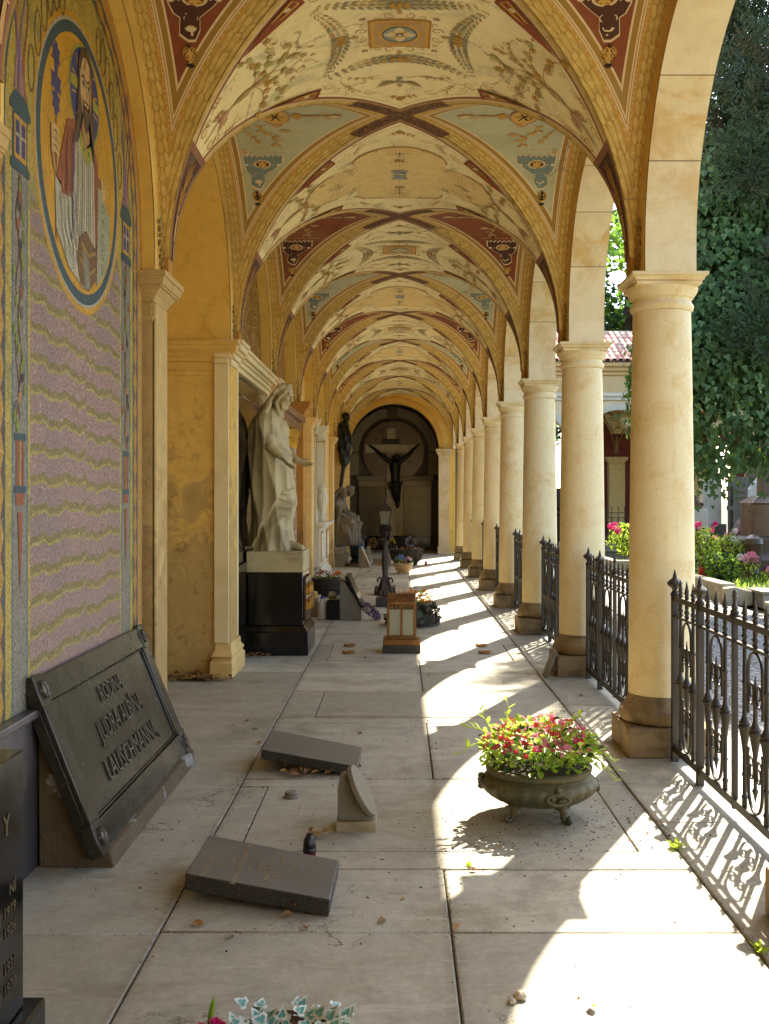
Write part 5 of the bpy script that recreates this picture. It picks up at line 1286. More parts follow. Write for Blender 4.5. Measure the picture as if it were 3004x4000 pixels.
mb = MB(); hc = Vector((UX+.055, UY-.283, .165)); mb.tube([hc+Vector((.052*cos(q*2*pi/24), -.012-.018*(1-sin(q*2*pi/24))*.6, .020*sin(q*2*pi/24)-.004)) for q in range(25)], .0075, 8); mb.build('ring_handle', BRV, t, smooth=60)
for a in (-pi/2+.19, pi*.98, -.05, pi/2):
    mb = MB(); cx_, cy_ = UX+.285*cos(a), UY+.285*sin(a)
    for q in range(9): mb.ell((cx_+R.uniform(-.03, .03)*abs(sin(a))+.004*cos(a), cy_+R.uniform(-.03, .03)*abs(cos(a))+.004*sin(a), .165+R.uniform(-.035, .04)), (.016, .016, .014), 8, 5)
    mb.build('mask_ornament', BRV, t, smooth=60)
rn = random.Random(21)
t = thing('begonia_plant', 'dense red and pink begonias with bright backlit leaves growing in the bronze urn', 'flowers', (UX, UY, .25))
begonia(t, (UX, UY-.01, .245), .29, .25, rn, 760, 210)
mb = MB()   # long grass blades and trailing stems
for p, d, l in (((-.20, -.05), (-.45, -.15, 1.0), .26), ((-.21, -.1), (-.9, -.25, .55), .22), ((-.2, 0), (-.75, 0, .8), .24), ((.21, -.12), (.9, -.4, .25), .17), ((.2, -.16), (.8, -.6, -.05), .16), ((.15, .15), (.5, .3, .9), .2), ((-.14, .05), (-.05, .1, 1.2), .2)):
    P0 = Vector((UX+p[0], UY+p[1], .36)); d = Vector(d).normalized(); pts = [P0+d*l*q/7-Vector((0, 0, 1))*(q/7)**2.4*.14*abs(d.x) for q in range(8)]
    mb.tube(pts, [.0045*(1-q/8)+.001 for q in range(8)], 5)
    for q in range(2, 8): leaf_card(mb, pts[q], d+rv(rn)*.9, (0, 0, 1), .05, .02, 0)
mb.build('trailing_stems', GRN[0], t, smooth=0, noflip=True)

# copper grave lantern
COP = M('copper', '85603a', '684830', var=.22, sc=7, th=(.5, .7), rough=.38, rvar=.16, metal=.75, bump=.1, speck='b9784a', spsc=30, spth=(.6, .75))
LX, LYY = .02, 11.09
t = thing('copper_lantern', 'copper grave lantern with two tall glass panes and a sloping roof on a dark block', 'lantern', (LX, LYY, 0))
MB().box(LX-.195, LX+.195, LYY-.17, LYY+.17, 0, .082).build('dark_block', GRAN, t, bevel=.004)
mb = MB().box(LX-.19, LX+.19, LYY-.165, LYY+.165, .083, .143); mb.box(LX-.16, LX+.16, LYY-.14, LYY+.14, .144, .165).box(LX-.15, LX+.15, LYY-.13, LYY+.13, .166, .180); mb.build('stepped_base', COP, t, bevel=.004)
hw, hd = .139, .115
for s in (-1, 1):
    for q in (-1, 1): MB().box(LX+s*hw-.012, LX+s*hw+.012, LYY+q*hd-.012, LYY+q*hd+.012, .181, .50).build('corner_post', COP, t, bevel=.002)
    MB().box(LX-.011, LX+.011, LYY+s*hd-.010, LYY+s*hd+.010, .181, .45).build('mullion', COP, t, bevel=.002)
MB().box(LX-hw+.0125, LX+hw-.0125, LYY-hd-.011, LYY-hd+.010, .451, .50).box(LX-hw+.0125, LX+hw-.0125, LYY+hd-.010, LYY+hd+.011, .451, .50).box(LX-hw-.011, LX-hw+.010, LYY-hd+.0125, LYY+hd-.0125, .451, .50).box(LX+hw-.010, LX+hw+.011, LYY-hd+.0125, LYY+hd-.0125, .451, .50).build('frieze', COP, t)
mb = MB(); FD = M('lantern_ornament_back', '241a10', rough=.5); 
for a, b in ((-.118, -.028), (-.018, .018), (.028, .118)): mb.box(LX+a, LX+b, LYY-hd-.0135, LYY-hd-.0115, .456, .494)
mb.build('ornament_panel', FD, t)
mb = MB()
for s in (-1, 1):
    for q in (-1, 1): mb.tube([(LX+s*.073+q*(.020+x*.0), LYY-hd-.016, .475) if False else (LX+s*.073+q*.021+a*1, LYY-hd-.016, .475+b) for a, b in spiral((0, 0), .014, q*1.2, 1.4*q, 14)], .0028, 5)
    mb.tube([(LX-.013, LYY-hd-.016, .475-s*.013), (LX+.013, LYY-hd-.016, .475+s*.013)], .003, 5)
mb.build('scroll_ornament', GILD, t)
MB().prism([(-.135, .50), (.135, .50), (.135, .53), (.06, .605), (-.06, .605), (-.135, .53)], (LX-.148, LYY, .001), (0,1,0), (0,0,1), (.296, 0, 0)).build('roof', COP, t, bevel=.004)
def glass(name, col, rough=.05, tr=.9):
    g = G(name); g.fin(C(col), rough); g.b.inputs['Transmission Weight'].default_value = tr; g.b.inputs['IOR'].default_value = 1.2; return g.mat
GL = glass('lantern_glass', 'd6d4bc', .35, .6)
for s in (-1, 1):
    for a in (-.126, .012): MB().box(LX+a, LX+a+.114, LYY+s*hd-.004, LYY+s*hd+.004, .182, .45).build('glass_pane', GL, t, bevel=.0035)
    MB().box(LX+s*hw-.004, LX+s*hw+.004, LYY-hd+.014, LYY+hd-.014, .182, .45).build('glass_pane', GL, t, bevel=.0035)
# bronze rings
BRR = M('brass_handle', '9c7440', '7c5a30', var=.2, sc=20, rough=.4, metal=.6)
r0 = None
for k, (x, y, lab) in enumerate(((-.53, 11.45, 'bronze ring handle on the left half of the grave slab, farther one'), (-.52, 10.94, 'bronze ring handle on the left half of the grave slab, nearer one'), (.885, 11.45, 'bronze ring handle on the sunlit right half of the grave slab, farther one'), (.88, 10.94, 'bronze ring handle on the sunlit right half of the grave slab, nearer one'))):
    if r0 is None:
        mb = MB(); mb.tube([(x+.058*cos(a*2*pi/28), y+.052*sin(a*2*pi/28), .016+.006*cos(a*2*pi/14)) for a in range(29)], [.010+.004*abs(sin(a*pi/28)) for a in range(29)], 9); mb.lathe([(.004, .0), (.022, 0), (.02, .02), (.004, .024)], (x, y+.055, .002), 12)
        r0 = mb.build('ring_handle', BRR, smooth=60); ox, oy = x, y; tag(r0, lab, 'handle', 'ring handles on the grave slab')
    else: dup(r0, loc=(x-ox, y-oy, 0), label=lab)

# bowl wrapped in iron leaves with yellow coleus, right behind the lantern
IRON = M('old_iron', '3a342b', '4a4436', var=.25, sc=12, rough=.55, metal=.35, bump=.3)
t = thing('iron_leaf_bowl', 'green bowl wrapped in iron tendrils and leaves behind the copper lantern', 'planter', (.17, 13.45, 0))
MB().lathe([(.02, .004), (.24, .004), (.27, .03), (.265, .12), (.235, .26), (.245, .285), (.225, .287), (.20, .25), (.02, .245)], (.17, 13.45, 0), 36).build('bowl', M('green_glaze', '3a4636', '4c5444', var=.3, sc=8, rough=.4), t)
mb = MB(); rn = random.Random(4)
for k in range(26):
    a = 2*pi*k/26; pts = []
    for q in range(9):
        h = .02+.028*q; r = .335-.085*(q/8)+.02*sin(q*1.4+k); aa = a+.35*sin(q*.6+k*1.7); pts.append((.17+r*cos(aa), 13.45+r*sin(aa), h))
    mb.tube(pts, .008, 6)
    for q in (3, 5, 7, 8): leaf_card(mb, pts[q], rv(rn)+Vector((cos(a), sin(a), .3)), Vector((cos(a), sin(a), .4)), .085, .05)
    p = Vector(pts[1]); u = Vector((-sin(a), cos(a), 0)); mb.tube([p+Vector((cos(a)*.02, sin(a)*.02, .03))+u*x+Vector((0, 0, 1))*z for x, z in spiral((0, 0), .035, k, 1.3, 14)], .006, 5)
mb.lathe([(.30, .006), (.34, .01), (.34, .03), (.30, .035)], (.17, 13.45, 0), 30)
mb.build('iron_tendrils', IRON, t, noflip=True)
t = thing('coleus_plant', 'yellow and orange leaved plant in the iron leaf bowl', 'plant', (.19, 13.45, .27)); mb = MB()
for k in range(170):
    a = rn.uniform(0, 2*pi); q = sqrt(rn.random())*.19; s = rn.uniform(.04, .07)
    leaf_card(mb, (.20+q*cos(a), 13.45+q*sin(a), .27+.2*rn.random()*(1-q*2)), Vector((cos(a), sin(a), .5))+rv(rn)*.5, (0, 0, 1), s, s*.65, rn.choice((0, 1, 1, 2)))
mb.build('leaves', [FLW['yellow'], FLW['orange'], GRN[0]], t, smooth=0, noflip=True)

# iron lamp on its block
PX, PY = -.215, 15.75
t = thing('iron_lamp', 'ornate rusty iron grave lamp with scroll feet, leafy column and glazed head', 'lamp', (PX, PY, .13))
RST = M('dark_rust_iron', '3c3024', '2a241e', var=.3, sc=14, rough=.6, metal=.3, bump=.4)
mb = MB(); mb.lathe([(.02, .14), (.055, .15), (.06, .2), (.045, .28), (.058, .34), (.04, .40), (.048, .43), (.036, .46), (.052, .62), (.050, .72), (.036, .86), (.03, .90), (.048, .92), (.04, .95), (.03, 1.17), (.02, 1.18)], (PX, PY, 0), 28, mod=lambda a, z: 1+.10*cos(7*a)); mb.build('column', RST, t, smooth=50)
for k in range(4):
    a = pi/4+k*pi/2+.3; ca, sa = cos(a), sin(a); mb = MB()
    mb.tube([(PX+ca*r, PY+sa*r, z) for r, z in ((.03, .42), (.06, .36), (.085, .28), (.10, .22), (.135, .175), (.165, .185), (.172, .215), (.150, .228), (.140, .21))], [.018, .022, .024, .022, .02, .018, .016, .013, .008], 8); mb.tube([(PX+ca*r, PY+sa*r, z) for r, z in ((.05, .40), (.10, .42), (.13, .39), (.12, .35), (.10, .36))], [.01, .014, .014, .011, .007], 8); mb.build('scroll_foot', RST, t, smooth=60)
mb = MB(); rn = random.Random(8)
for k in range(60):
    a = rn.uniform(0, 2*pi); z = rn.uniform(.90, 1.17); leaf_card(mb, (PX+.035*cos(a), PY+.035*sin(a), z), Vector((cos(a), sin(a), .6))+rv(rn)*.4, Vector((cos(a), sin(a), -.3)), .085, .05)
for k in range(9): a = k*.7; mb.ell((PX+.085*cos(a), PY+.085*sin(a), 1.02+.06*sin(k*2)), (.03, .03, .028), 8, 6)
mb.build('leaf_cluster', RST, t, smooth=60, noflip=True)
MB().frus(PX, PY, 1.185, .075, .075, 1.205, .065, .065).frus(PX, PY, 1.405, .10, .10, 1.425, .115, .115).frus(PX, PY, 1.426, .115, .115, 1.52, .02, .02).lathe([(.004, 1.521), (.02, 1.522), (.012, 1.55), (.018, 1.57), (.006, 1.60), (.002, 1.63)], (PX, PY, 0), 12).build('lamp_roof', RST, t, bevel=.003)
for s in (-1, 1):
    for q in (-1, 1): mb = MB(); mb.tube([(PX+s*.062, PY+q*.062, 1.206), (PX+s*.092, PY+q*.092, 1.404)], .008, 6); mb.build('lamp_bar', RST, t)
LG = glass('lamp_glass', 'a09a80', .35, .6)
for (ux_, uy_) in ((1, 0), (-1, 0), (0, 1), (0, -1)):
    px, py = -uy_, ux_; mb = MB()
    mb.add([(PX+ux_*d+px*w, PY+uy_*d+py*w, z) for d, w, z in ((.060, -.054, 1.207), (.060, .054, 1.207), (.089, .083, 1.403), (.089, -.083, 1.403), (.056, -.054, 1.207), (.056, .054, 1.207), (.085, .083, 1.403), (.085, -.083, 1.403))], [(0,1,2,3),(7,6,5,4),(0,4,5,1),(1,5,6,2),(2,6,7,3),(3,7,4,0)]); mb.build('lamp_glass', LG, t)
tag(MB().box(PX-.135, PX+.16, PY-.16, PY+.16, 0, .131).build('stone_block', GRAN, bevel=.004), 'low dark granite block carrying the iron lamp', 'block')
tag(MB().box(-.41, -.07, 17.5, 17.9, 0, .135).build('stone_block', GRAN, bevel=.004), 'low dark granite block on the floor behind the iron lamp', 'block')

# round iron planter with dark red flowers, slanted gravestone and its neighbours
t = thing('iron_planter', 'oval openwork black iron planter by the left wall beyond the statue', 'planter', (-1.19, 17.3, 0))
MB().lathe([(.02, .02), (.20, .02), (.215, .04), (.235, .30), (.215, .30), (.20, .27), (.02, .26)], (-1.19, 17.3, 0), 36).build('liner', M('planter_liner', '1c1a16', rough=.6), t)
mb = MB()
for k in range(18):
    a = 2*pi*k/18
    def on(x, z, r=.245): return (-1.19+r*cos(a+x/.24), 17.3+r*sin(a+x/.24), z)
    mb.tube([on(0, .02), on(.0, .14), on(0, .30)], .006, 5)
    for q in (-1, 1): mb.tube([on(q*.022+x, .215+z) for x, z in spiral((0, 0), .022, 0, 1.3*q, 12)], .0045, 5); mb.tube([on(q*.022+x, .09+z) for x, z in spiral((0, 0), .026, 2, -1.3*q, 12)], .0045, 5)
for z in (.03, .15, .295): mb.tube([(-1.19+.246*cos(q*pi/18), 17.3+.246*sin(q*pi/18), z) for q in range(37)], .009, 6)
mb.build('ironwork', IRON, t)
def small_flowers(name, label, c, r, h, cols, nl, nf, rn, fs=.022, ls=.045):
    t = thing(name, label, 'flowers', c); mb = MB(); fb = MB(); pal = list(FLW)
    for i in range(nl):
        a = rn.uniform(0, 2*pi); q = sqrt(rn.random()); leaf_card(mb, (c[0]+r*q*cos(a), c[1]+r*q*sin(a), c[2]+h*rn.random()*(1-.5*q*q)), Vector((cos(a), sin(a), .4))+rv(rn)*.8, (0, 0, 1), ls, ls*.6, rn.choice((0, 1, 1, 3)))
    for i in range(nf):
        a = rn.uniform(0, 2*pi); q = sqrt(rn.random()); flower(fb, (c[0]+r*q*cos(a), c[1]+r*q*sin(a), c[2]+h*(1-.5*q*q)*rn.uniform(.75, 1.05)), Vector((cos(a)*q, sin(a)*q-.3, .8))+rv(rn)*.5, fs, pal.index(rn.choice(cols)), 5, pal.index('yellow'))
    if nl: mb.build('foliage', GRN, t, smooth=0, noflip=True)
    fb.build('blossoms', [FLW[k] for k in pal], t, smooth=0, noflip=True)
    return t
small_flowers('wine_flowers', 'dark red flowers in the round iron planter', (-1.24, 17.3, .27), .16, .16, ('wine', 'wine', 'red', 'white'), 90, 60, random.Random(3))
small_flowers('orange_flower', 'orange artificial flower on the rim of the iron planter', (-1.0, 17.2, .30), .05, .10, ('orange',), 12, 6, random.Random(31), .045)
t = thing('slanted_gravestone', 'grey granite block with a slanted black inscription slab beyond the statue', 'gravestone', (-.63, 14.1, 0))
MB().prism([(-.776, 0), (-.50, 0), (-.50, .17), (-.71, .50), (-.776, .50)], (0, 13.88, 0), (1,0,0), (0,0,1), (0, .55, 0)).build('granite_block', GREY, t, bevel=.004)
MB().prism([(-.47, .155), (-.498, .172), (-.72, .575), (-.665, .585)], (0, 13.84, 0), (1,0,0), (0,0,1), (0, .63, 0)).build('inscription_slab', BLK, t, bevel=.004)
mb = MB(); d = Vector((-.665+.47, 0, .585-.155)).normalized(); n = Vector((d.z, 0, -d.x))
for k in range(6): p = Vector((-.47, 14.15, .155))+d*(.09+.06*k)+n*.001; text_mb(mb, ('RODINA', '1889 – 1951', 'MARIE', '1895 – 1970', 'KAREL', '1921')[5-k], .045, p, (0,1,0), d, .001)
mb.build('lettering', GOLDL, t, smooth=0)
tag(MB().box(-.955, -.79, 13.95, 14.2, 0, .262).build('black_box', BLK, bevel=.004), 'black stone box for candles left of the slanted gravestone', 'box')
t = thing('candle_jar', 'clear glass candle jar lying on the black stone box', 'jar', (-.88, 14.06, .264))
MB().lathe([(.01, .264), (.045, .265), (.05, .28), (.05, .33), (.038, .345), (.038, .36), (.01, .361)], (-.89, 14.06, 0), 18).build('glass', glass('jar_glass', 'c8c0a8', .1, .8), t); MB().lathe([(.005, .268), (.04, .269), (.04, .30), (.005, .301)], (-.89, 14.06, 0), 14).build('wax', FLW['wine'], t)
t = thing('plastic_bottle', 'white plastic bottle with a blue cap beside the black box', 'bottle', (-1.02, 14.05, 0))
MB().lathe([(.01, .0), (.055, 0), (.06, .01), (.06, .20), (.05, .235), (.026, .262), (.022, .27), (.01, .271)], (-1.02, 14.05, 0), 24, mod=lambda a, z: 1+.02*sin(z*160)*(z < .12)).build('body', M('white_plastic', 'cfc9b4', var=.05, rough=.35, trans=.25), t, smooth=50); MB().lathe([(.01, .2715), (.027, .272), (.027, .298), (.01, .299)], (-1.02, 14.05, 0), 18).build('cap', M('blue_cap', '2030a8', rough=.4), t)
tag(MB().box(-1.33, -1.10, 14.35, 14.9, 0, .25).build('marble_block', M('pale_block', '9d9078', var=.15, sc=8), bevel=.006), 'pale stone block against the wall behind the plastic bottle', 'block')
tag(MB().lathe([(.01, .2505), (.028, .251), (.036, .33), (.03, .33), (.01, .30)], (-1.15, 14.45, 0), 16).build('yellow_cup', M('cream_plastic', 'd8c478', rough=.5)), 'small cream plastic cup on the pale block', 'cup')
t = thing('dried_wreath', 'purple dried flower wreath leaning against the slanted gravestone', 'wreath', (-.37, 13.95, 0)); mb = MB(); rn = random.Random(77)
ax = Vector((.62, -.1, .78)).normalized(); uu = Vector((0, 1, 0)); uu = (uu-ax*uu.dot(ax)).normalized(); ww = ax.cross(uu); wc = Vector((-.375, 13.95, .118))
for k in range(420):
    a = rn.uniform(0, 2*pi); p = wc+(uu*cos(a)+ww*sin(a))*.125+rv(rn)*.04*rn.random()**.4; flower(mb, p, (p-wc)+ax*.06+rv(rn)*.05, .016, 0 if rn.random() < .7 else (1 if a < 2 else 2), 4)
mb.build('blossoms', [FLW['purple'], M('dried_tan', '9a7f58', rough=.9), M('dried_pale', 'b0a890', rough=.9)], t, smooth=0, noflip=True)

# farther things
t = thing('terracotta_bowl', 'pale terracotta bowl standing in sun and shade beyond the lamp', 'pot', (.08, 22.55, 0))
MB().lathe([(.01, 0), (.125, 0), (.13, .03), (.125, .04), (.17, .08), (.192, .15), (.192, .20), (.18, .205), (.17, .18), (.01, .17)], (.08, 22.55, 0), 34).build('bowl', M('terracotta_pale', 'b09068', 'c2ab86', var=.15, sc=9), t)
small_flowers('hydrangea_arrangement', 'blue and pink flowers in the pale terracotta bowl', (.02, 22.5, .19), .13, .22, ('blue',), 60, 45, random.Random(6), .03)
small_flowers('pink_arrangement', 'pink and white flowers at the right of the blue ones in the terracotta bowl', (.19, 22.5, .19), .085, .17, ('pink', 'white', 'rose'), 20, 26, random.Random(9), .03)
t = thing('wire_basket', 'large dark iron basket bowl with dry twigs before the end chamber', 'planter', (.16, 25.5, 0))
MB().lathe([(.02, .05), (.24, .05), (.32, .12), (.37, .25), (.375, .37), (.35, .37), (.33, .30), (.02, .28)], (.16, 25.5, 0), 34, mod=lambda a, z: 1+.02*sin(24*a)).build('bowl', M('basket_iron', '2c241c', '3a3024', var=.3, sc=18, rough=.75, bump=.5), t)
mb = MB()
for k in range(22): a = 2*pi*k/22; mb.tube([(.16+r*cos(a+s), 25.5+r*sin(a+s), z) for r, z, s in ((.26, .05, 0), (.35, .13, .05), (.39, .26, -.04), (.385, .36, .08), (.42, .40, .12), (.43, .37, .18))], .010, 5)
mb.build('wire_cage', IRON, t)
for k in range(3): a = k*2.1-.6; MB().ell((.16+.26*cos(a), 25.5+.26*sin(a), .045), (.06, .06, .045), 10, 7).build('foot', IRON, t)
mb = MB(); rn = random.Random(15)
for k in range(60): a = rn.uniform(0, 6.3); q = .35*sqrt(rn.random()); leaf_card(mb, (.16+q*cos(a), 25.5+q*sin(a), .31+.06*rn.random()), rv(rn)+Vector((0, 0, .4)), (0, 0, 1), .1, .03)
mb.build('dry_twigs', DRY[1], t, smooth=0, noflip=True)
t = thing('red_candle', 'small red candle in a glass on the bare floor near the last columns', 'candle', (.62, 25.1, 0))
MB().lathe([(.005, 0), (.028, 0), (.03, .01), (.03, .085), (.005, .086)], (.62, 25.1, 0), 16).build('glass', M('candle_red', '8a1512', rough=.2), t); MB().lathe([(.005, .0865), (.031, .087), (.031, .108), (.005, .109)], (.62, 25.1, 0), 16).build('lid', M('brass_lid', 'a08848', rough=.4, metal=.6), t)
t = thing('wedge_gravestone', 'pale stone slab leaning on a wedge at the foot of the mourning figures', 'gravestone', (-.82, 24.6, 0))
MB().prism([(-.93, 0), (-.70, 0), (-.70, .05), (-.88, .42), (-.93, .42)], (0, 24.45, 0), (1,0,0), (0,0,1), (0, .5, 0)).build('wedge', GRST, t, bevel=.005); MB().prism([(-.675, .03), (-.70, .055), (-.90, .46), (-.865, .47)], (0, 24.40, 0), (1,0,0), (0,0,1), (0, .6, 0)).build('slab', M('pale_stone_slab', 'a89c82', var=.15, sc=9), t, bevel=.005)
tag(MB().box(-.78, -.70, 25.1, 25.5, 0, .44).build('upright_slab', GRST, bevel=.006), 'thin upright stone slab behind the leaning pale slab', 'slab')
tag(MB().box(-.64, -.22, 25.45, 26.0, 0, .15).build('kerb_block', GRST, bevel=.01), 'low grey stone block left of the iron basket', 'block')
t = thing('bronze_lantern', 'squat dark bronze grave lantern right of the mourning figures', 'lantern', (-1.06, 26.2, 0))
MB().sq(-1.06, 26.2, [(.16, 0), (.16, .05), (.10, .10), (.12, .14), (.15, .20)], 0).build('base', DBZ, t, bevel=.006)
MB().sq(-1.06, 26.2, [(.14, .202), (.19, .56), (.19, .58), (.24, .60), (.24, .64), (.12, .70), (.08, .74), (.10, .80), (.06, .84), (.02, .9)], 0).build('body', M('bronze_green', '2c3028', '3c4238', var=.3, sc=9, rough=.5, metal=.4), t, bevel=.006)
t = thing('blue_card', 'leaning blue painted plaque with red flowers beside the bronze lantern', 'plaque', (-.98, 25.6, 0)); MB().prism([(-.09, 0), (.09, 0), (.08, .5), (.02, .62), (-.06, .55)], (-.92, 25.75, 0), (1,0,0), (-.02,.1,.99), (0, .03, 0)).build('panel', M('blue_panel', '4a6a80', '5f7f92', var=.2, sc=20), t)
small_flowers('red_flowers', 'red and white flowers standing before the blue plaque', (-.92, 25.6, .22), .06, .2, ('red', 'white', 'orange'), 10, 14, random.Random(2), .03)
def wreath(name, label, c, r, tr, mats, cols, tilt=.25, seed=1):
    t = thing(name, label, 'wreath', c); mb = MB(); rn = random.Random(seed)
    for k in range(160):
        a = rn.uniform(0, 2*pi); p = Vector((c[0]+r*cos(a), c[1]+tilt*r*sin(a), c[2]+r*sin(a)))+rv(rn)*tr*rn.random()**.5; flower(mb, p, rv(rn)+Vector((0, -.8, 0)), tr*.5, rn.choice(cols), 4)
    mb.build('blossoms', mats, t, smooth=0, noflip=True)
    mb = MB(); mb.tube([(c[0]-r*.8, c[1]+.05, 0), (c[0], c[1]+.04, c[2]-r)], .008, 5); mb.tube([(c[0]+r*.8, c[1]+.05, 0), (c[0], c[1]+.04, c[2]-r)], .008, 5); mb.build('stand', IRON, t)
wreath('grey_wreath', 'grey ring wreath on a stand before the end tomb', (.33, 30.9, .32), .125, .05, [FLW['purple'], M('wreath_grey', '8c8890', rough=.9), FLW['white']], (0, 1, 1, 2), seed=5)
wreath('brown_wreath', 'brown dried wreath left of the lamp, before the end tomb', (-.80, 31.2, .28), .10, .07, [M('wreath_brown', '6a4a2a', rough=.9), M('wreath_brown2', '8c6a3a', rough=.9)], (0, 1), seed=6)
t = small_flowers('yellow_flowers', 'yellow flowers on thin stems right of the iron lamp, before the end tomb', (-.28, 30.8, .12), .16, .36, ('yellow',), 60, 22, random.Random(8), .04)

# little plaque against the second plinth
t = thing('leaning_tablet', 'small grey stone tablet leaning on the second column plinth', 'tablet', (1.34, 9.5, 0))
MB().prism([(1.285, .001), (1.315, .001), (1.403, .235), (1.378, .243)], (0, 9.43, 0), (1,0,0), (0,0,1), (0, .19, 0)).build('tablet', GREY, t, bevel=.003)

# flowers at the bottom edge
t = thing('brown_pot', 'round brown pot cut off by the bottom edge', 'pot', (-.285, 2.74, 0))
MB().lathe([(.01, 0), (.11, 0), (.15, .10), (.168, .19), (.17, .20), (.16, .205), (.152, .18), (.01, .17)], (-.285, 2.74, 0), 34).build('bowl', M('brown_pot_glaze', '5a4632', var=.2, sc=10, rough=.6), t); MB().lathe([(.01, .1705), (.15, .1705), (.1, .183), (.01, .185)], (-.285, 2.74, 0), 28).build('soil', SOIL, t)
t = thing('variegated_ivy', 'white edged blue green artificial ivy leaves in the brown pot at the bottom edge', 'ivy', (-.285, 2.74, .19)); mb = MB(); rn = random.Random(12)
def ivy_leaf(mb, c, d, n, l, m=0, m2=None):
    d = Vector(d).normalized(); n = Vector(n); n = (n-d*n.dot(d)); n = n.normalized() if n.length > 1e-4 else d.orthogonal().normalized(); s = d.cross(n); c = Vector(c)
    sh = [(0, 0), (-.10, .30), (.22, .50), (.42, .26), (.62, .24), (1.0, 0), (.62, -.24), (.42, -.26), (.22, -.50), (-.10, -.30)]
    mid = c+d*l*.38-n*l*.06
    mb.add([c+d*a*l+s*b*l for a, b in sh]+[mid], [(i, (i+1) % 10, 10) for i in range(10)], m)
    if m2 is not None: mb.add([c+d*(.34+(a-.34)*.62)*l+s*b*.6*l+n*.0015 for a, b in sh]+[mid+n*.002], [(i, (i+1) % 10, 10) for i in range(10)], m2)
for k in range(80):
    a = rn.uniform(0, 2*pi); q = .165*sqrt(rn.random()); ivy_leaf(mb, (-.285+q*cos(a), 2.74+q*sin(a), .20+.05*rn.random()), Vector((cos(a), sin(a), .3))+rv(rn)*.7, Vector((0, -.6, 1))+rv(rn)*.4, rn.uniform(.032, .046), 0, 1)
mb.build('leaves', [M('ivy_white', 'c4ccc0', var=.1, rough=.5), M('ivy_teal', '4f8a80', '86aea2', var=.2, sc=40, rough=.5)], t, smooth=0, noflip=True)
t = thing('pink_aster', 'bright pink flower with a green stalk at the bottom edge', 'flower', (-.515, 2.80, 0)); mb = MB(); rn = random.Random(13)
for cpos in ((-.525, 2.80, .185), (-.485, 2.80, .20), (-.51, 2.77, .17)):
    for k in range(46): d = rv(rn); d.z = abs(d.z)*.9+.15; leaf_card(mb, cpos, d, (0, 0, 1), .034, .011, 0)
mb.build('petals', FLW['rose'], t, smooth=0, noflip=True)
mb = MB(); mb.tube([(-.515, 2.80, 0), (-.51, 2.81, .12), (-.507, 2.82, .2), (-.495, 2.83, .265)], [.005, .005, .005, .004], 6); leaf_card(mb, (-.505, 2.82, .2), (.15, .1, 1), (0, -1, 0), .08, .016); mb.build('stalk', GRN[1], t, noflip=True)

# fallen leaves: a handful lying alone, heaps by the pier and under the slabs
lf = []
rn = random.Random(99)
def dry(mb, c, s, rn, m=0):
    a = rn.uniform(0, 2*pi); d = Vector((cos(a), sin(a), rn.uniform(.0, .35))); leaf_card(mb, c, d, Vector((0, 0, 1))+rv(rn)*.35, s, s*.6, m, rn.uniform(.15, .6))
singles = [(-.73, 3.96, .06), (-.34, 3.93, .035), (-.05, 4.02, .045), (.20, 3.92, .05), (.02, 4.25, .03), (.33, 4.55, .04), (-.62, 3.88, .035), (.45, 4.85, .03), (-1.02, 7.35, .05), (-1.1, 7.6, .05), (-.25, 7.2, .04), (.6, 3.35, .05), (-.9, 6.9, .05), (-.85, 6.95, .06), (-.35, 10.6, .05), (.45, 11.5, .04),
           (-.6, 19.2, .09), (-.3, 19.6, .08), (-.9, 20.5, .09), (-.5, 21.3, .1), (-1.0, 22.3, .1), (-.7, 22.8, .1), (.7, 17.2, .08), (-.2, 20.2, .09), (1.45, 8.6, .05), (1.35, 7.9, .04), (.9, 9.2, .04)]
bases = []
for i, (x, y, s) in enumerate(singles):
    if i < 4:
        mb = MB(); dry(mb, (0, 0, .004), .06, rn); o = mb.build('fallen_leaf', DRY[i % 4], smooth=60, noflip=True); o.location = (x, y, .002); o.scale = (s/.06,)*3; bases.append(o); tag(o, 'dry brown leaf lying by itself on the pale paving', 'leaf', 'dry leaves scattered on the paving')
    else:
        o = dup(bases[i % 4], loc=(x, y, .002), rot=(0, 0, rn.uniform(0, 6.3))); o.scale = (s/.06,)*3
hp = MB()
for cx_, cy_, sx, sy, n, s in ((-1.85, 9.38, .22, .10, 90, .075), (-1.60, 9.3, .14, .05, 24, .06), (-1.47, 10.62, .12, .05, 22, .06), (-.55, 4.24, .18, .06, 16, .06), (-.36, 4.1, .06, .04, 6, .05), (-.5, 6.14, .2, .05, 16, .06), (-1.15, 25.0, .16, .15, 70, .10), (-.75, 25.0, .4, .25, 40, .09), (-.4, 5.0, .05, .05, 5, .05)):
    for k in range(n): dry(hp, (cx_+rn.gauss(0, sx*.6), cy_+rn.gauss(0, sy*.6), .008+.03*rn.random()), s*rn.uniform(.7, 1.2), rn, rn.randrange(4))
struct(hp.build('leaf_litter', DRY, smooth=60, noflip=True), 'stuff')
cr_ = MB()
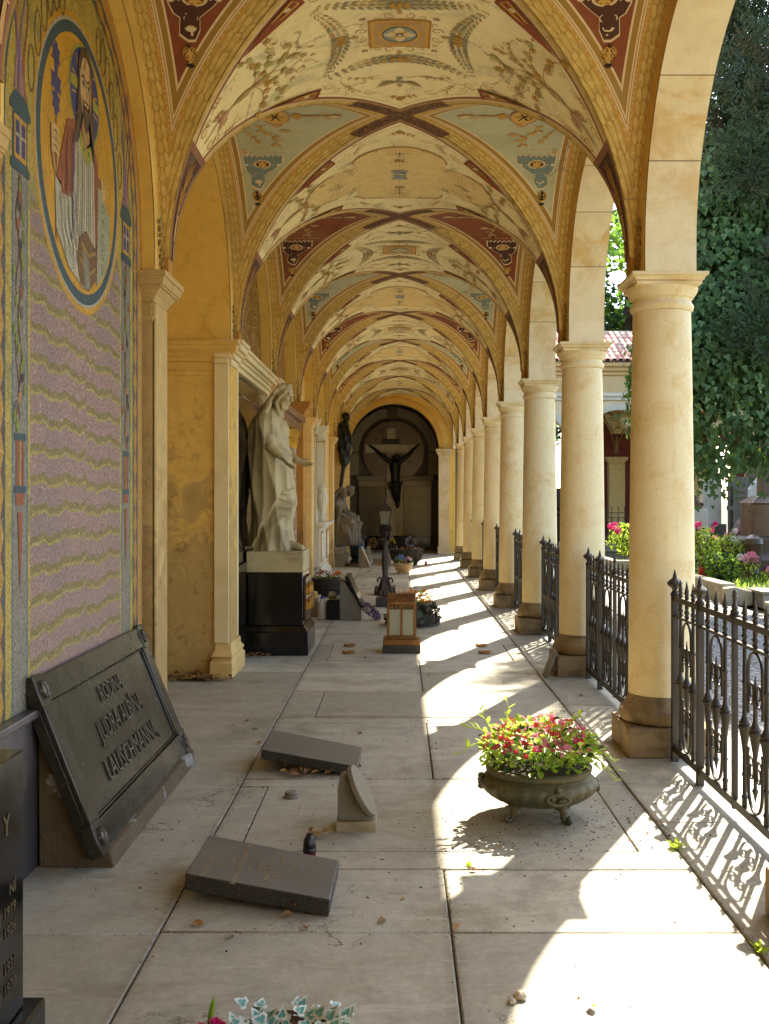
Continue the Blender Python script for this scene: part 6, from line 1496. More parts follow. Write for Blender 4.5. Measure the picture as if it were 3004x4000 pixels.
for cx_, cy_, sx, sy, n in ((.98, 5.25, .18, .22, 260), (.45, 5.0, .18, .18, 160), (.70, 4.8, .3, .08, 60), (0, 4.6, .9, .6, 180), (.2, 6.5, 1.0, 1.2, 160), (0, 9, 1.0, 1.6, 120), (.192, 4.4, .012, .25, 60), (1.262, 5.6, .015, 1.6, 420), (.19, 4.2, .01, .4, 160), (.19, 6.8, .01, .4, 120), (0, 6.06, .8, .008, 160), (0, 7.56, .8, .008, 120), (.5, 4.58, .5, .008, 120), (-1.3, 5.34, .3, .01, 60), (-1.3, 3.9, .3, .01, 60), (-.73, 5.3, .008, .4, 80), (-.885, 5.4, .015, 1.4, 160), (-.3, 3.92, .6, .012, 90), (0, 4.8, .8, .01, 90), (1.0, 4.58, .3, .01, 30)):
    for k in range(n):
        r = rn.uniform(.0012, .0042) if min(sx, sy) > .03 else rn.uniform(.0008, .0022); cr_.ell((cx_+(rn.gauss(0, sx) if sx < .03 or sy > .03 else rn.uniform(-1.2, 1.2)*sx+.1*sin(20*rn.random())), cy_+rn.gauss(0, sy), r*.6), (r*rn.uniform(.7, 2.2), r*rn.uniform(.7, 1.6), r*.8), 5, 3, 0 if rn.random() < .75 else rn.randrange(1, 4))
struct(cr_.build('crumbs', [SOIL, M('crumb_rust', '8a5630', rough=.9), M('crumb_pale', 'b0a080', rough=.9), FLW['wine']], smooth=0), 'stuff')
for k, (x, y, s, lab) in enumerate(((1.265, 4.86, .05, 'green weed tuft growing in the joint by the fence shadow'), (1.27, 3.75, .035, 'small green sprout in the joint near the bottom right corner'), (.30, 4.62, .025, 'tiny green and pink sprig at the crossing of two joints'))):
    t = thing('weed_tuft', lab, 'weed', (x, y, 0)); mb = MB()
    for q in range(16): d = rv(rn); d.z = abs(d.z)+.3; leaf_card(mb, (x+rn.uniform(-.01, .01), y+rn.uniform(-.02, .02), .0), d, (0, 0, 1), s*rn.uniform(.7, 1.3), s*.4)
    mb.build('leaves', GRN[0], t, smooth=0, noflip=True)
mb = MB(); rock(mb, (.386, 3.40, .012), .02, 5); rock(mb, (.355, 3.37, .008), .012, 6); tag(mb.build('stone_chip', M('chip_stone', 'b0a48a', var=.3, sc=40, bump=.8)), 'broken pale stone chip on the floor at the edge of the sunlight', 'stone')
# ================================================================ wrought iron fence (one section, then copies)
FE = M('fence_iron', '3a332a', '453d31', var=.16, sc=9, rough=.42, metal=.35, bump=.15, bsc=80)
FX = 1.672; F0 = by(0)
flab = {-1: 'wrought iron fence section behind the camera', 0: 'nearest wrought iron fence section, right of the flower urn', 1: 'second wrought iron fence section, between the two thickest columns', 2: 'third wrought iron fence section along the arcade', 3: 'fourth wrought iron fence section along the arcade',
        4: 'fifth wrought iron fence section along the arcade', 5: 'sixth wrought iron fence section, just a narrow strip between columns', 6: 'farthest wrought iron fence section, a thin dark line between columns'}
ft_ = thing('iron_fence', flab[0], 'fence', (FX, F0, 0), 'wrought iron fence sections of the arcade')
HF = 1.155
for y in (-HF, -.615, .615, HF):
    y += F0; p = MB().box(FX-.020, FX+.020, y-.020, y+.020, -.05, 1.005); po = part_root('post', p, FE, ft_, bevel=.003)
    MB().lathe([(.004, 1.0055), (.026, 1.006), (.027, 1.02), (.018, 1.03), (.014, 1.04), (.020, 1.05), (.022, 1.056), (.038, 1.066), (.046, 1.078), (.046, 1.086), (.034, 1.100), (.018, 1.110), (.012, 1.118), (.014, 1.122), (.009, 1.14), (.002, 1.165)], (FX, y, 0), 20).build('ball_finial', FE, po, smooth=40)
p = MB().box(FX-.014, FX+.014, F0-.014, F0+.014, .05, 1.005); po = part_root('gate_post', p, FE, ft_, bevel=.003)
MB().lathe([(.004, 1.0055), (.030, 1.006), (.030, 1.016), (.020, 1.022), (.024, 1.034), (.014, 1.045), (.018, 1.055), (.010, 1.065), (.010, 1.10), (.017, 1.108), (.010, 1.118), (.013, 1.128), (.003, 1.145)], (FX, F0, 0), 16).build('finial', FE, po, smooth=40)
RU = M('fence_bracket', '4a4030', rough=.6)
for z0_, z1_, w in ((.975, 1.008, .014), (.878, .894, .011), (.062, .105, .014)):
    for a, b in ((-HF+.0205, -.6355), (-.5945, -.0145), (.0145, .5945), (.6355, HF-.0205)):
        MB().box(FX-w, FX+w, F0+a, F0+b, z0_, z1_).build('rail', FE, ft_, bevel=.002)
def baluster(y, low):
    m = MB(); k = 12
    if not low:
        m.lathe([(.004, .1055), (.013, .106), (.013, .14), (.017, .15), (.011, .165), (.011, .25), (.015, .26), (.011, .27), (.011, .36), (.014, .40), (.022, .45), (.026, .475), (.033, .487), (.034, .495), (.026, .503), (.031, .512), (.022, .522), (.012, .545), (.011, .60), (.011, .70), (.015, .705), (.015, .712), (.011, .72), (.010, .8775)], (FX, y, 0), k)
    else:
        m.lathe([(.003, .17), (.009, .20), (.016, .22), (.009, .235), (.009, .36), (.014, .40), (.022, .45), (.026, .475), (.033, .487), (.034, .495), (.026, .503), (.031, .512), (.022, .522), (.012, .545), (.010, .60), (.014, .64), (.018, .648), (.010, .658), (.009, .70), (.002, .765)], (FX, y, 0), k)
    m.lathe([(.004, .8945), (.011, .895), (.017, .905), (.010, .915), (.015, .925), (.017, .932), (.010, .945), (.012, .958), (.012, .9745)], (FX, y, 0), k)
    m.lathe([(.004, 1.0085), (.011, 1.009), (.014, 1.02), (.010, 1.030), (.013, 1.036), (.021, 1.042), (.013, 1.048), (.013, 1.055), (.002, 1.112)], (FX, y, 0), k)
    return m
for q in (-1, 1):
    for a, st in ((.615, .135), (0, .154)):
        for j in (1, 2, 3):
            y = F0+q*(a+st*j); baluster(y, j == 2).build('baluster', FE, ft_, smooth=40)
        y = F0+q*(a+st*2); w = st*.66; mb = MB()
        def S(pts, r=.0065): mb.tube([(FX, y+py, pz) for py, pz in pts], r, 6, flat=(Vector((1, 0, 0)), 1.35))
        q_ = w*.46
        S([(-w, .68), (-w, .75)]+[(w*cos(pi-pi*t/14), .785+.085*sin(pi*t/14)) for t in range(15)]+[(w, .75), (w, .68)])
        for s in (-1, 1):
            S([(s*(w-q_+py), .68+pz*1.5) for py, pz in spiral((0, 0), q_, 0, -1.3, 26, .30)], .0052); S([(s*w, .67), (s*w*1.04, .61), (s*w*.98, .57)], .006)
        mb.build('scrollwork', FE, ft_, smooth=60); mb = MB()
        S([(-w, .31), (-w*.96, .24)]+[(w*.93*cos(pi+pi*t/14), .215+.10*sin(pi+pi*t/14)) for t in range(15)]+[(w*.96, .24), (w, .31)])
        for s in (-1, 1):
            S([(s*(w-q_+py), .31+pz*1.5) for py, pz in spiral((0, 0), q_, 0, 1.3, 26, .30)], .0052); S([(s*w, .32), (s*w*1.06, .37), (s*w*.98, .41)], .006)
        mb.build('scrollwork', FE, ft_, smooth=60)
for k in (1, 2, 3, 4, 5, 6):
    dup(ft_, loc=(FX, by(k), 0), label=flab[k])

# ================================================================ graves in the courtyard
CON = M('grave_concrete', '9a9078', '7d765e', var=.18, sc=5, rough=.9, bump=.4)
LGR = M('light_grave_stone', 'b8b6ac', 'a09d90', var=.12, sc=4, rough=.6, bump=.15)
MGR = M('mid_grave_stone', '77746c', '66635a', var=.15, sc=5, rough=.45)
DGR = M('dark_grave_stone', '3c3a36', '4a4742', var=.2, sc=5, rough=.25)
BRN = M('brown_grave_stone', '5c4a38', '4a3e30', var=.25, sc=5, rough=.35)
t = thing('grave_kerb', 'low concrete kerb with a curved step around the planted graves across the path', 'kerb', (5.4, 18.5, -.1))
MB().prism([(5.18, -.12), (5.18, .16), (5.34, .18), (5.34, .18), (5.62, .12), (5.62, -.12)], (0, 16.9, 0), (1,0,0), (0,0,1), (0, .25, 0)).box(5.18, 5.42, 17.152, 21.6, -.12, .22).box(5.425, 9, 21.4, 21.6, -.12, .18).build('kerb_wall', CON, t, bevel=.03, seg=3)
struct(MB().box(5.43, 9, 17.16, 21.39, -.15, .10).build('grave_soil', M('grave_soil', '4a4630', '3d4a22', var=.4, sc=8, rough=.95, bump=.8)))
t = thing('granite_grave', 'low grey granite grave box with a black number plate on its side', 'grave', (5.9, 17.0, -.1))
MB().box(5.63, 7.6, 16.5, 17.14, -.12, .10).build('box', MGR, t, bevel=.008); MB().box(5.60, 7.6, 16.46, 17.155, .103, .15).build('cover', GREY, t, bevel=.008)
pl = part_root('number_plate', MB().prism([(-.06, -.10), (.10, -.05), (.08, .10), (-.09, .05)], (5.88, 16.475, -.0), (1,0,0), (0,.0,1), (0, .02, 0)), BLK, t, bevel=.003)
mb = MB(); text_mb(mb, '48', .10, (5.885, 16.4745, -.03), (1, 0, .1), (-.1, 0, 1), .002); mb.build('number', M('plate_white', 'd0d0c4', rough=.6), pl, smooth=0)
tag(MB().box(5.55, 6.6, 15.5, 16.2, -.12, .03).build('grave_slab', M('pale_concrete', 'a8a494', var=.12, sc=6), bevel=.02), 'pale flat grave slab in front of the granite grave box', 'grave')
def stone(name, label, x0, x1, y, d, z1, mat, z0=.05, lines=0, cross=False, cat='gravestone', base=True):
    t = thing(name, label, cat, ((x0+x1)/2, y, z0))
    MB().box(x0, x1, y, y+d, z0, z1).build('slab', mat, t, bevel=.015)
    if base: MB().box(x0-.10, x1+.10, y-.10, y+d+.10, -.12, z0-.002).build('base', MGR, t, bevel=.015)
    if lines:
        mb = MB()
        for k in range(lines): w = (x1-x0)*(.28+.10*((k*7) % 3)); xm = (x0+x1)/2; mb.box(xm-w, xm+w, y-.006, y-.001, z1-.35-.12*k, z1-.31-.12*k)
        mb.build('engraved_lines', GOLDL, t)
    if cross: xm = x0+(x1-x0)*.2; mb = MB(); mb.box(xm-.04, xm+.04, y-.05, y-.002, z0+.4, z1-.2).box(xm-.16, xm+.16, y-.051, y-.003, z1-.72, z1-.62); mb.build('cross', DGR, t, bevel=.005)
    return t
stone('tall_gravestone', 'tall pale grey slab gravestone between the column and the dark stones', 6.62, 7.02, 23.2, .3, 2.1, LGR)
stone('low_gravestone', 'lower pale stone pillar left of the tall pale slab, with a small figure on top', 6.18, 6.55, 22.6, .3, 1.36, LGR)
t = thing('grave_figure', 'small brown figure sitting on the lower pale stone pillar', 'figure', (6.36, 22.7, 1.36)); mb = MB(); fold_body(mb, [(1.362, 6.36, 22.72, .10, .09, .3), (1.45, 6.36, 22.72, .09, .09, .3), (1.55, 6.33, 22.72, .06, .06, .2), (1.58, 6.32, 22.72, .03, .03, .1)], .02, 5); mb.ell((6.30, 22.7, 1.62), (.05, .05, .06), 10, 7); mb.tube([(6.42, 22.7, 1.42), (6.46, 22.64, 1.47), (6.40, 22.62, 1.5)], [.04, .03, .02], 7); remeshed(mb, .012, 2).build('body', BRN, t, smooth=80)
stone('grey_gravestone', 'dark grey plain slab behind the tall pale slab', 7.02, 7.3, 24.2, .25, 2.15, MGR, lines=3)
stone('cross_gravestone', 'dark polished slab with a raised cross and gold lines under the ivy', 7.12, 7.50, 22.9, .22, 2.05, DGR, lines=7, cross=True)
stone('black_gravestone', 'black tall slab gravestone with gold lines at the right, beside the gabled stone', 7.80, 8.15, 23.9, .2, 2.5, BLK, lines=9)
stone('low_dark_gravestone', 'low black stone post among the bushes', 6.70, 6.95, 22.6, .3, 1.05, DGR, lines=2)
t = thing('gabled_gravestone', 'pale gabled gravestone behind the dark pedestal', 'gravestone', (7.8, 23.0, 0)); MB().prism([(-.3, 0), (.3, 0), (.3, 1.75), (.2, 1.75), (0, 2.05), (-.2, 1.80), (-.3, 1.80)], (7.78, 22.9, 0), (1,0,0), (0,0,1), (0, .3, 0)).build('slab', LGR, t, bevel=.02)
t = thing('obelisk_pedestal', 'big dark brown stepped pedestal monument with a stone cross at the right edge', 'monument', (7.08, 20.6, 0))
MB().sq(7.08, 20.6, [(.62, -.12), (.62, .42), (.50, .55), (.48, .56), (.48, .80), (.40, .86)], 0).build('base', BRN, t, bevel=.01); MB().sq(7.08, 20.6, [(.38, .862), (.36, 1.48), (.40, 1.50), (.22, 1.64)], 0).build('die', M('brown_polished', '6a5440', '4c3e30', var=.25, sc=6, rough=.2), t, bevel=.01)
MB().sq(7.08, 20.6, [(.13, 1.642), (.11, 3.0)], 0).box(6.75, 7.41, 20.53, 20.67, 2.35, 2.55).build('cross', BRN, t, bevel=.01)
t = thing('book_gravestone', 'slanted dark inscription stone left of the brown pedestal', 'gravestone', (6.75, 21.6, 0)); MB().prism([(-.3, 0), (.35, 0), (.35, 1.15), (.22, 1.15), (-.15, .5), (-.3, .45)], (6.72, 21.4, 0), (1,0,0), (0,0,1), (0, .5, 0)).build('block', BRN, t, bevel=.015)
mb = MB(); d = Vector((.37, 0, .65)).normalized(); n = Vector((-d.z, 0, d.x))
for k in range(6): p = Vector((6.57, 21.65, .5))+d*(.10+.10*k)+n*.004; mb.add([p+Vector((0, -.18, 0)), p+Vector((0, .18, 0)), p+d*.04+Vector((0, .18, 0)), p+d*.04+Vector((0, -.18, 0))], [(0,1,2,3)])
mb.build('engraved_lines', GOLDL, t, smooth=0)
t = thing('grave_lantern', 'clear glass grave lantern between the bushes', 'lantern', (6.42, 20.9, .2)); MB().sq(6.42, 20.9, [(.13, .45), (.13, .47)], 0).build('foot', MGR, t); MB().sq(6.42, 20.9, [(.12, .471), (.12, .75)], 0).build('glass', GL, t, bevel=.01); MB().sq(6.42, 20.9, [(.15, .751), (.15, .77), (.05, .83)], 0).build('roof', MGR, t); MB().box(6.32, 6.52, 20.8, 21.0, .05, .449).build('block', MGR, t)
t = thing('stone_lantern', 'small stone lantern attached before the brown pedestal', 'lantern', (6.62, 19.9, .1)); MB().lathe([(.05, .1), (.12, .12), (.10, .3), (.14, .35), (.15, .7), (.18, .74), (.16, .84), (.08, .90), (.02, .92)], (6.62, 19.9, 0), 14).build('body', BRN, t)
t = thing('red_grave_candle', 'bright red plastic candle on the kerb beside the first column', 'candle', (5.48, 19.3, .10)); MB().lathe([(.01, .10), (.065, .10), (.075, .34), (.07, .345), (.01, .35)], (5.50, 19.3, 0), 16).build('cup', M('red_plastic', 'c02418', rough=.35, trans=.3), t)
def bush(name, label, c, r, h, cols, nl, nf, rn, ls, fs, mats=(0, 0, 1, 3)):
    t = thing(name, label, 'bush', c); mb = MB(); fb = MB(); pal = list(FLW); sb = MB()
    for i in range(nl):
        p = rv(rn)*(rn.random()**.33); p = Vector((c[0]+p.x*r, c[1]+p.y*r, c[2]+h*(.5+.5*p.z*.95))); leaf_card(mb, p, rv(rn)+Vector((0, 0, .3)), rv(rn)+Vector((0, 0, .8)), ls*rn.uniform(.7, 1.3), ls*.6, rn.choice(mats))
    for i in range(9): a = rn.uniform(0, 6.3); sb.tube([(c[0], c[1], c[2]-.05), (c[0]+r*.3*cos(a), c[1]+r*.3*sin(a), c[2]+h*.5), (c[0]+r*.7*cos(a), c[1]+r*.7*sin(a), c[2]+h*.8)], .008, 5)
    mb.build('foliage', GRN, t, smooth=0, noflip=True); sb.build('stems', DRY[1], t)
    if nf:
        for i in range(nf):
            a = rn.uniform(0, 6.3); q = r*sqrt(rn.random())*.8; cc = Vector((c[0]+q*cos(a), c[1]+q*sin(a), c[2]+h*rn.uniform(.75, 1.08))); kk = pal.index(rn.choice(cols))
            for j in range(22): v = rv(rn); flower(fb, cc+v*fs, v, fs*.55, kk, 4)
        fb.build('blossoms', [FLW[k] for k in pal], t, smooth=0, noflip=True)
    return t
rn = random.Random(44)
bush('hydrangea_bush', 'sunlit yellow green bush with pink blossoms right behind the first column', (5.72, 20.0, .12), .32, .95, ('pink', 'rose'), 800, 6, rn, .075, .045)
bush('rose_bush', 'dark green leafy bush in front of the light green ones', (5.72, 18.9, .08), .32, .55, (), 700, 0, rn, .075, .05, (1, 3, 3))
bush('hydrangea_bush', 'light green bush with pink and white blossoms in the middle of the graves', (6.28, 20.3, .10), .33, .85, ('rose', 'pink', 'white'), 700, 6, rn, .07, .042)
bush('potted_bush', 'pale pink chrysanthemum in a clay pot near the brown pedestal', (6.32, 19.3, .12), .20, .42, ('pink', 'white'), 160, 12, rn, .05, .05)
bush('low_flowers', 'low purple and pink bedding flowers at the right edge', (6.75, 18.9, .05), .45, .28, ('rose', 'purple', 'pink'), 500, 8, rn, .06, .04)
bush('hydrangea_bush', 'pink hydrangea seen between the first and second column', (5.50, 26.0, .15), .42, .85, ('rose',), 600, 6, rn, .09, .07)
t = thing('grave_border', 'low pale grave border seen between the first and second column', 'grave', (5.2, 24, 0)); MB().box(4.75, 6.2, 23.4, 23.7, -.12, .22).box(4.75, 4.95, 23.702, 27, -.12, .20).build('kerb_wall', CON, t, bevel=.03)
gr = MB()
for k in range(2600):
    x, y = (rn.uniform(5.45, 8.8), rn.uniform(17.2, 21.3)) if k < 1700 else (rn.uniform(4.97, 6.5), rn.uniform(23.8, 27)); z = .10 if k < 1700 else -.05; s = rn.uniform(.05, .12); leaf_card(gr, (x, y, z), (rn.uniform(-.6, .6), rn.uniform(-.6, .6), 1), rv(rn), s, .012+.02*rn.random(), rn.choice((0, 1, 1, 3)))
struct(gr.build('grass', GRN, smooth=0, noflip=True), 'stuff')

# ================================================================ trees
IVY = M('ivy_leaf', '3f5a28', '2c4420', var=.45, sc=9, rough=.5, bump=.1, trans=.2, spec=.25)
IVL = M('ivy_leaf_young', '6f8f2c', var=.2, sc=7, rough=.45, trans=.5)
JUN = M('juniper_leaf', '3a5030', '4a4a34', var=.3, sc=2.5, rough=.7, trans=.15)
BRK = M('bark', '4a3c2c', '362c20', var=.3, sc=12, rough=.95, bump=.9)
t = thing('ivy_tree', 'huge tree smothered in dark ivy hanging over the graves, juniper foliage above', 'tree', (7.5, 18.3, -.15)); rn = random.Random(61)
mb = MB(); mb.tube([(7.5, 18.3, -.2), (7.3, 18.2, 2), (6.6, 17.8, 4.5), (6.6, 17.6, 7), (6.7, 17.6, 9.5)], [.42, .34, .28, .2, .08], 14)
for k in range(24): a = rn.uniform(0, 6.3); z = rn.uniform(3.5, 8.5); l = rn.uniform(.8, 1.6); mb.tube([(6.62, 17.7, z), (6.62+l*.5*cos(a), 17.7+l*.5*sin(a), z+.3), (6.62+l*cos(a), 17.7+l*sin(a), z+.25)], [.09, .06, .02], 6)
mb.build('trunk', BRK, t, smooth=60)
ev = [((5.19, 17.02, 3.38), (1.37, 1.24, 1.45)), ((6.47, 17.1, 3.67), (1.58, 1.33, 1.74)), ((5.27, 17.18, 4.67), (1.2, 1.16, 1.33)), ((6.31, 17.35, 5.25), (1.33, 1.16, 1.41)), ((5.1, 17.18, 5.75), (0.79, 0.83, 1.08)), ((4.65, 16.85, 3.84), (0.83, 0.83, 0.91)), ((7.72, 17.43, 3.84), (1.24, 1.24, 1.74)), ((4.11, 16.85, 3.38), (0.51, 0.5, 1.37)), ((5.48, 17.1, 6.58), (0.83, 0.75, 1.0)), ((6.56, 17.18, 6.75), (1.08, 0.83, 1.24))]
mb = MB(); yg = MB()
for k in range(26000):
    c, r = ev[rn.choices(range(len(ev)), [3, 3, 2.6, 2, 1.5, 1.6, 1.0, .8, 1.5, 2])[0]]
    d = rv(rn)
    if d.y > .45: continue
    lump = 1+.36*mnoise.noise(Vector((d.x*3+c[0], d.y*3, d.z*3+c[2])))+.10*mnoise.noise(Vector((d.x*9, d.y*9, d.z*9+c[0])))
    q = lump*(1-.28*rn.random()**2.2); p = Vector((c[0]+d.x*r[0]*q, c[1]+d.y*r[1]*q, c[2]+d.z*r[2]*q))
    if p.z < 1.93+.3*mnoise.noise(Vector((p.x*1.5, p.y, 0))): continue
    n = (d+Vector((0, -.25, .35))+rv(rn)*.45).normalized(); dn = Vector((rn.uniform(-.6, .6), rn.uniform(-.3, .1), -1))
    (ivy_leaf)(mb, p, dn, n, rn.uniform(.05, .125), 2 if rn.random() < .35 else 1 if (p.z < 2.45 and rn.random() < .05) else 0)
for s in range(16):   # hanging strands at the lower rim
    x = rn.uniform(4.4, 7.2); z = 2.22; y = 16.35+rn.uniform(-.25, .5)
    for k in range(24): ivy_leaf(mb, (x+rn.gauss(0, .14), y+rn.gauss(0, .1), z-.022*k*rn.uniform(.6, 1.4)+rn.uniform(-.1, .3)), (rn.uniform(-.5, .5), 0, -1), (rn.uniform(-.3, .3), -1, .4), rn.uniform(.06, .105), 1 if s in (3, 8) and rn.random() < .6 else 0)
mb.build('ivy', [IVY, IVL, M('ivy_leaf_mid', '567436', '42602c', var=.4, sc=9, rough=.45, bump=.1, trans=.25)], t, smooth=0, noflip=True)
mb = MB()   # sparse dark twigs and inner leaves close the gaps
for k in range(3600):
    c, r = ev[rn.randrange(len(ev))]; d = rv(rn)*rn.random()**.5*.72; p = Vector((c[0]+d.x*r[0], c[1]+.2+d.y*r[1], max(2.15, c[2]+d.z*r[2]))); leaf_card(mb, p, rv(rn), rv(rn), .22, .17)
mb.build('inner_foliage', IVY, t, smooth=0, noflip=True)
mb = MB()
jc = [((6.2, 17.3, 9.5), (1.1, .9, .9)), ((5.6, 15.8, 4.0), (.75, .3, .55)), ((6.0, 15.8, 5.1), (.7, .35, .5)), ((5.3, 16.0, 6.6), (.6, .4, .7)), ((5.9, 15.9, 7.4), (.8, .4, .8)), ((5.2, 16.1, 8.2), (.6, .5, .6)), ((5.27, 17.43, 7.49), (0.75, 0.66, 1.0)), ((5.19, 17.6, 8.74), (0.66, 0.66, 1.0)), ((6.14, 17.35, 7.91), (1.0, 0.66, 1.08)), ((6.22, 17.6, 10.56), (1.0, 0.91, 1.0)), ((7.39, 17.68, 10.4), (1.0, 0.91, 1.16)), ((7.72, 17.68, 8.07), (1.0, 0.91, 1.33)), ((5.73, 17.68, 6.91), (1.04, 1.0, 1.24)), ((5.6, 17.84, 8.41), (0.95, 0.91, 1.24)), ((6.81, 17.76, 7.16), (1.24, 1.08, 1.49)), ((6.89, 17.93, 9.07), (1.16, 1.08, 1.41)), ((5.81, 17.93, 9.98), (0.91, 0.91, 1.08)), ((5.81, 17.1, 6.0), (0.91, 0.66, 0.66)), ((6.56, 16.35, 4.92), (0.66, 0.41, 0.58)), ((6.39, 16.18, 3.92), (0.75, 0.29, 0.5)), ((6.89, 16.27, 6.25), (0.66, 0.5, 0.66))]
for c, r in jc:
    for b in range(int(215*r[0]*r[2])):
        d = rv(rn); q = rn.random()**.4*(1+.3*mnoise.noise(d*3)); o = Vector((c[0]+d.x*r[0]*q, c[1]+d.y*r[1]*q, c[2]+d.z*r[2]*q)); g_ = (d+Vector((0, -.2, .25))+rv(rn)*.4).normalized()
        for k in range(26): leaf_card(mb, o+g_*rn.uniform(-.12, .22)+rv(rn)*.08, g_+rv(rn)*.6, rv(rn), rn.uniform(.06, .12), .028)
mb.build('juniper_foliage', JUN, t, smooth=0, noflip=True)
TL = [M('tree_leaf_bright', '7fa03a', '6a9038', var=.25, sc=.8, rough=.5, trans=.5), M('tree_leaf_green', '4f7434', '43642e', var=.25, sc=.8, rough=.5, trans=.4), M('tree_leaf_cool', '3c5a3c', '46664a', var=.25, sc=.8, rough=.5, trans=.3)]
def tree(label, x, y, h, r, n, mi, seed, ls=.3, zb=.25):
    rn = random.Random(seed); t = thing('broadleaf_tree', label, 'tree', (x, y, -.15), 'trees behind the courtyard'); mb = MB()
    mb.tube([(x, y, -.2), (x+.1, y, h*.3), (x-.1, y+.1, h*.6), (x, y, h*.9)], [.035*h, .026*h, .016*h, .004*h], 10)
    cl = []
    for k in range(22):
        a = rn.uniform(0, 6.3); z = h*rn.uniform(zb+.05, .95); l = r*(1-.45*abs(z/h-.5))*rn.uniform(.35, 1); e = Vector((x+l*cos(a), y+l*sin(a), z+rn.uniform(0, .1)*h)); mb.tube([(x, y, z-.1*h), ((x+e.x)/2, (y+e.y)/2, z-.02*h), tuple(e)], [.009*h, .006*h, .002*h], 6); cl.append(e)
    mb.build('trunk', BRK, t, smooth=60); mb = MB()
    for k in range(n):
        c = cl[rn.randrange(len(cl))]; d = rv(rn)*rn.random()**.45; s = r*.42; p = c+Vector((d.x*s, d.y*s, d.z*s*.75)); p.z = max(p.z, h*zb*.6)
        leaf_card(mb, p, rv(rn)+Vector((0, 0, -.3)), Vector((0, 0, 1))+rv(rn)*.7, ls*rn.uniform(.6, 1.3), ls*.7, mi if rn.random() < .8 else (mi+1) % 3)
    mb.build('crown', TL, t, smooth=0, noflip=True)
tree('bright green tree seen above the tiled roof between the first and second column', 10.2, 47, 15, 4.5, 7000, 0, 1, .36)
tree('cooler green tree behind the tiled roof, left of the bright one', 5.8, 50, 15, 4.6, 6000, 2, 2, .4)
tree('bright green tree far right behind the ivy', 15.5, 46, 16, 5, 6000, 0, 3, .4)
tree('green tree behind the wing near the corridor end', 1.5, 52, 14, 5, 4000, 1, 4, .45)
tree('tall green tree right behind the gravestones', 11.8, 30, 12, 3.6, 6500, 1, 5, .26, .12)
tree('dark green tree at the far right behind the graves', 15.5, 31, 12, 4, 4500, 2, 6, .3, .1)

# ================================================================ opposite wing of the cloister
WY = 35.0
w_ = thing('cloister_wing', 'opposite cloister wing with round arches, pale mouldings and a pink tiled roof', 'building', (8, WY, 0))
WX = [4.27+2.96*k for k in range(-1, 5)]
vq = []; mb = MB()
for x in WX: arch_wall(mb, 'x', x, WY, WY+.32, RA, ZA+.08, 0, L/2, 4.80, va=vq)
mb.at['va'] = [-.5]*len(vq); mb.build('arch_wall', STONE, w_, noflip=True)
WHT = M('pale_moulding', 'd8d0ba', 'c8bc9c', var=.08, sc=5, rough=.8)
mb = MB()
for x in WX:
    n = 36
    def rw(r, y): return [(x+r*cos(pi*i/n), y, ZA+.08+r*sin(pi*i/n)) for i in range(n+1)]
    mb.loft([[a, b, c, d] for a, b, c, d in zip(rw(RA+.003, WY-.002), rw(RA+.003, WY-.05), rw(RA+.20, WY-.07), rw(RA+.22, WY-.002))])
mb.build('archivolt', WHT, w_)
xa, xb = WX[0]-1.48, WX[-1]+1.48
MB().box(xa, xb, WY-.08, WY+.32, 4.803, 4.92).box(xa, xb, WY-.14, WY+.32, 4.922, 5.05).build('string_course', WHT, w_, bevel=.02)
g_ = MB()
for k in range(14): g_.box(xa+k*(xb-xa)/14+.006, xa+(k+1)*(xb-xa)/14-.006, WY-.01, WY+.32, 5.053, 5.62)
g_.build('frieze', M('frieze_stone', 'd0b584', 'c49d62', var=.15, sc=2, th=(.45, .65), rough=.8), w_, bevel=.006)
MB().box(xa, xb, WY-.10, WY+.32, 5.623, 5.75).box(xa, xb, WY-.24, WY+.32, 5.752, 5.88).box(xa, xb, WY-.40, WY+.32, 5.882, 6.02).build('cornice', M('cornice_stone', 'cfb07a', 'c0985c', var=.12, sc=3), w_, bevel=.03)
mb = MB(); nt = 0; TP = .21; sl = (1.35, 2.9)
k = 0; x = xa
while x < xb:
    for r in range(8):
        f0, f1 = r/8, (r+1)/8+.01; y0_, z0_ = WY-.5+sl[1]*f0, 6.03+sl[0]*f0+.025; y1_, z1_ = WY-.5+sl[1]*f1, 6.03+sl[0]*f1
        mb.loft([[(x+TP*.5*.92*cos(pi*i/6), yy_, zz_+.085*sin(pi*i/6)) for i in range(7)]+[(x+TP*.42*cos(pi*(6-i)/6), yy_, zz_+.065*sin(pi*(6-i)/6)) for i in range(7)] for yy_, zz_ in ((y0_, z0_), (y1_, z1_))], R.randrange(3))
    x += TP
o = len(mb.v); mb.add([(xa, WY-.5, 6.035), (xb, WY-.5, 6.035), (xb, WY+2.4, 7.385), (xa, WY+2.4, 7.385)], [(0,1,2,3)], 3)
mb.build('tiled_roof', [M('tile_pink', 'c08a74', 'b07a62', var=.15, sc=3, rough=.75), M('tile_pale', 'cda28a', 'bd8e74', var=.15, sc=3, rough=.75), M('tile_grey', 'b09080', '9a8076', var=.2, sc=3, rough=.75), M('tile_shadow', '6a4638')], w_, smooth=40)
MB().box(xa, xb, WY+2.35, WY+2.6, 7.36, 7.46).build('ridge', WHT, w_)
MB().box(xa, xb, WY+.5, WY+3.4, 5.3, 5.5).build('loft_floor', OCHRE, w_)
mb = MB()
for k, x in enumerate(WX): mb.box(x-1.2, x+1.2, WY+3.3, WY+3.5, 0, 5.2)
mb.build('red_back_wall', M('wing_red_plaster', '7a3a2a', '6a3226', var=.15, sc=3, rough=.9), w_)
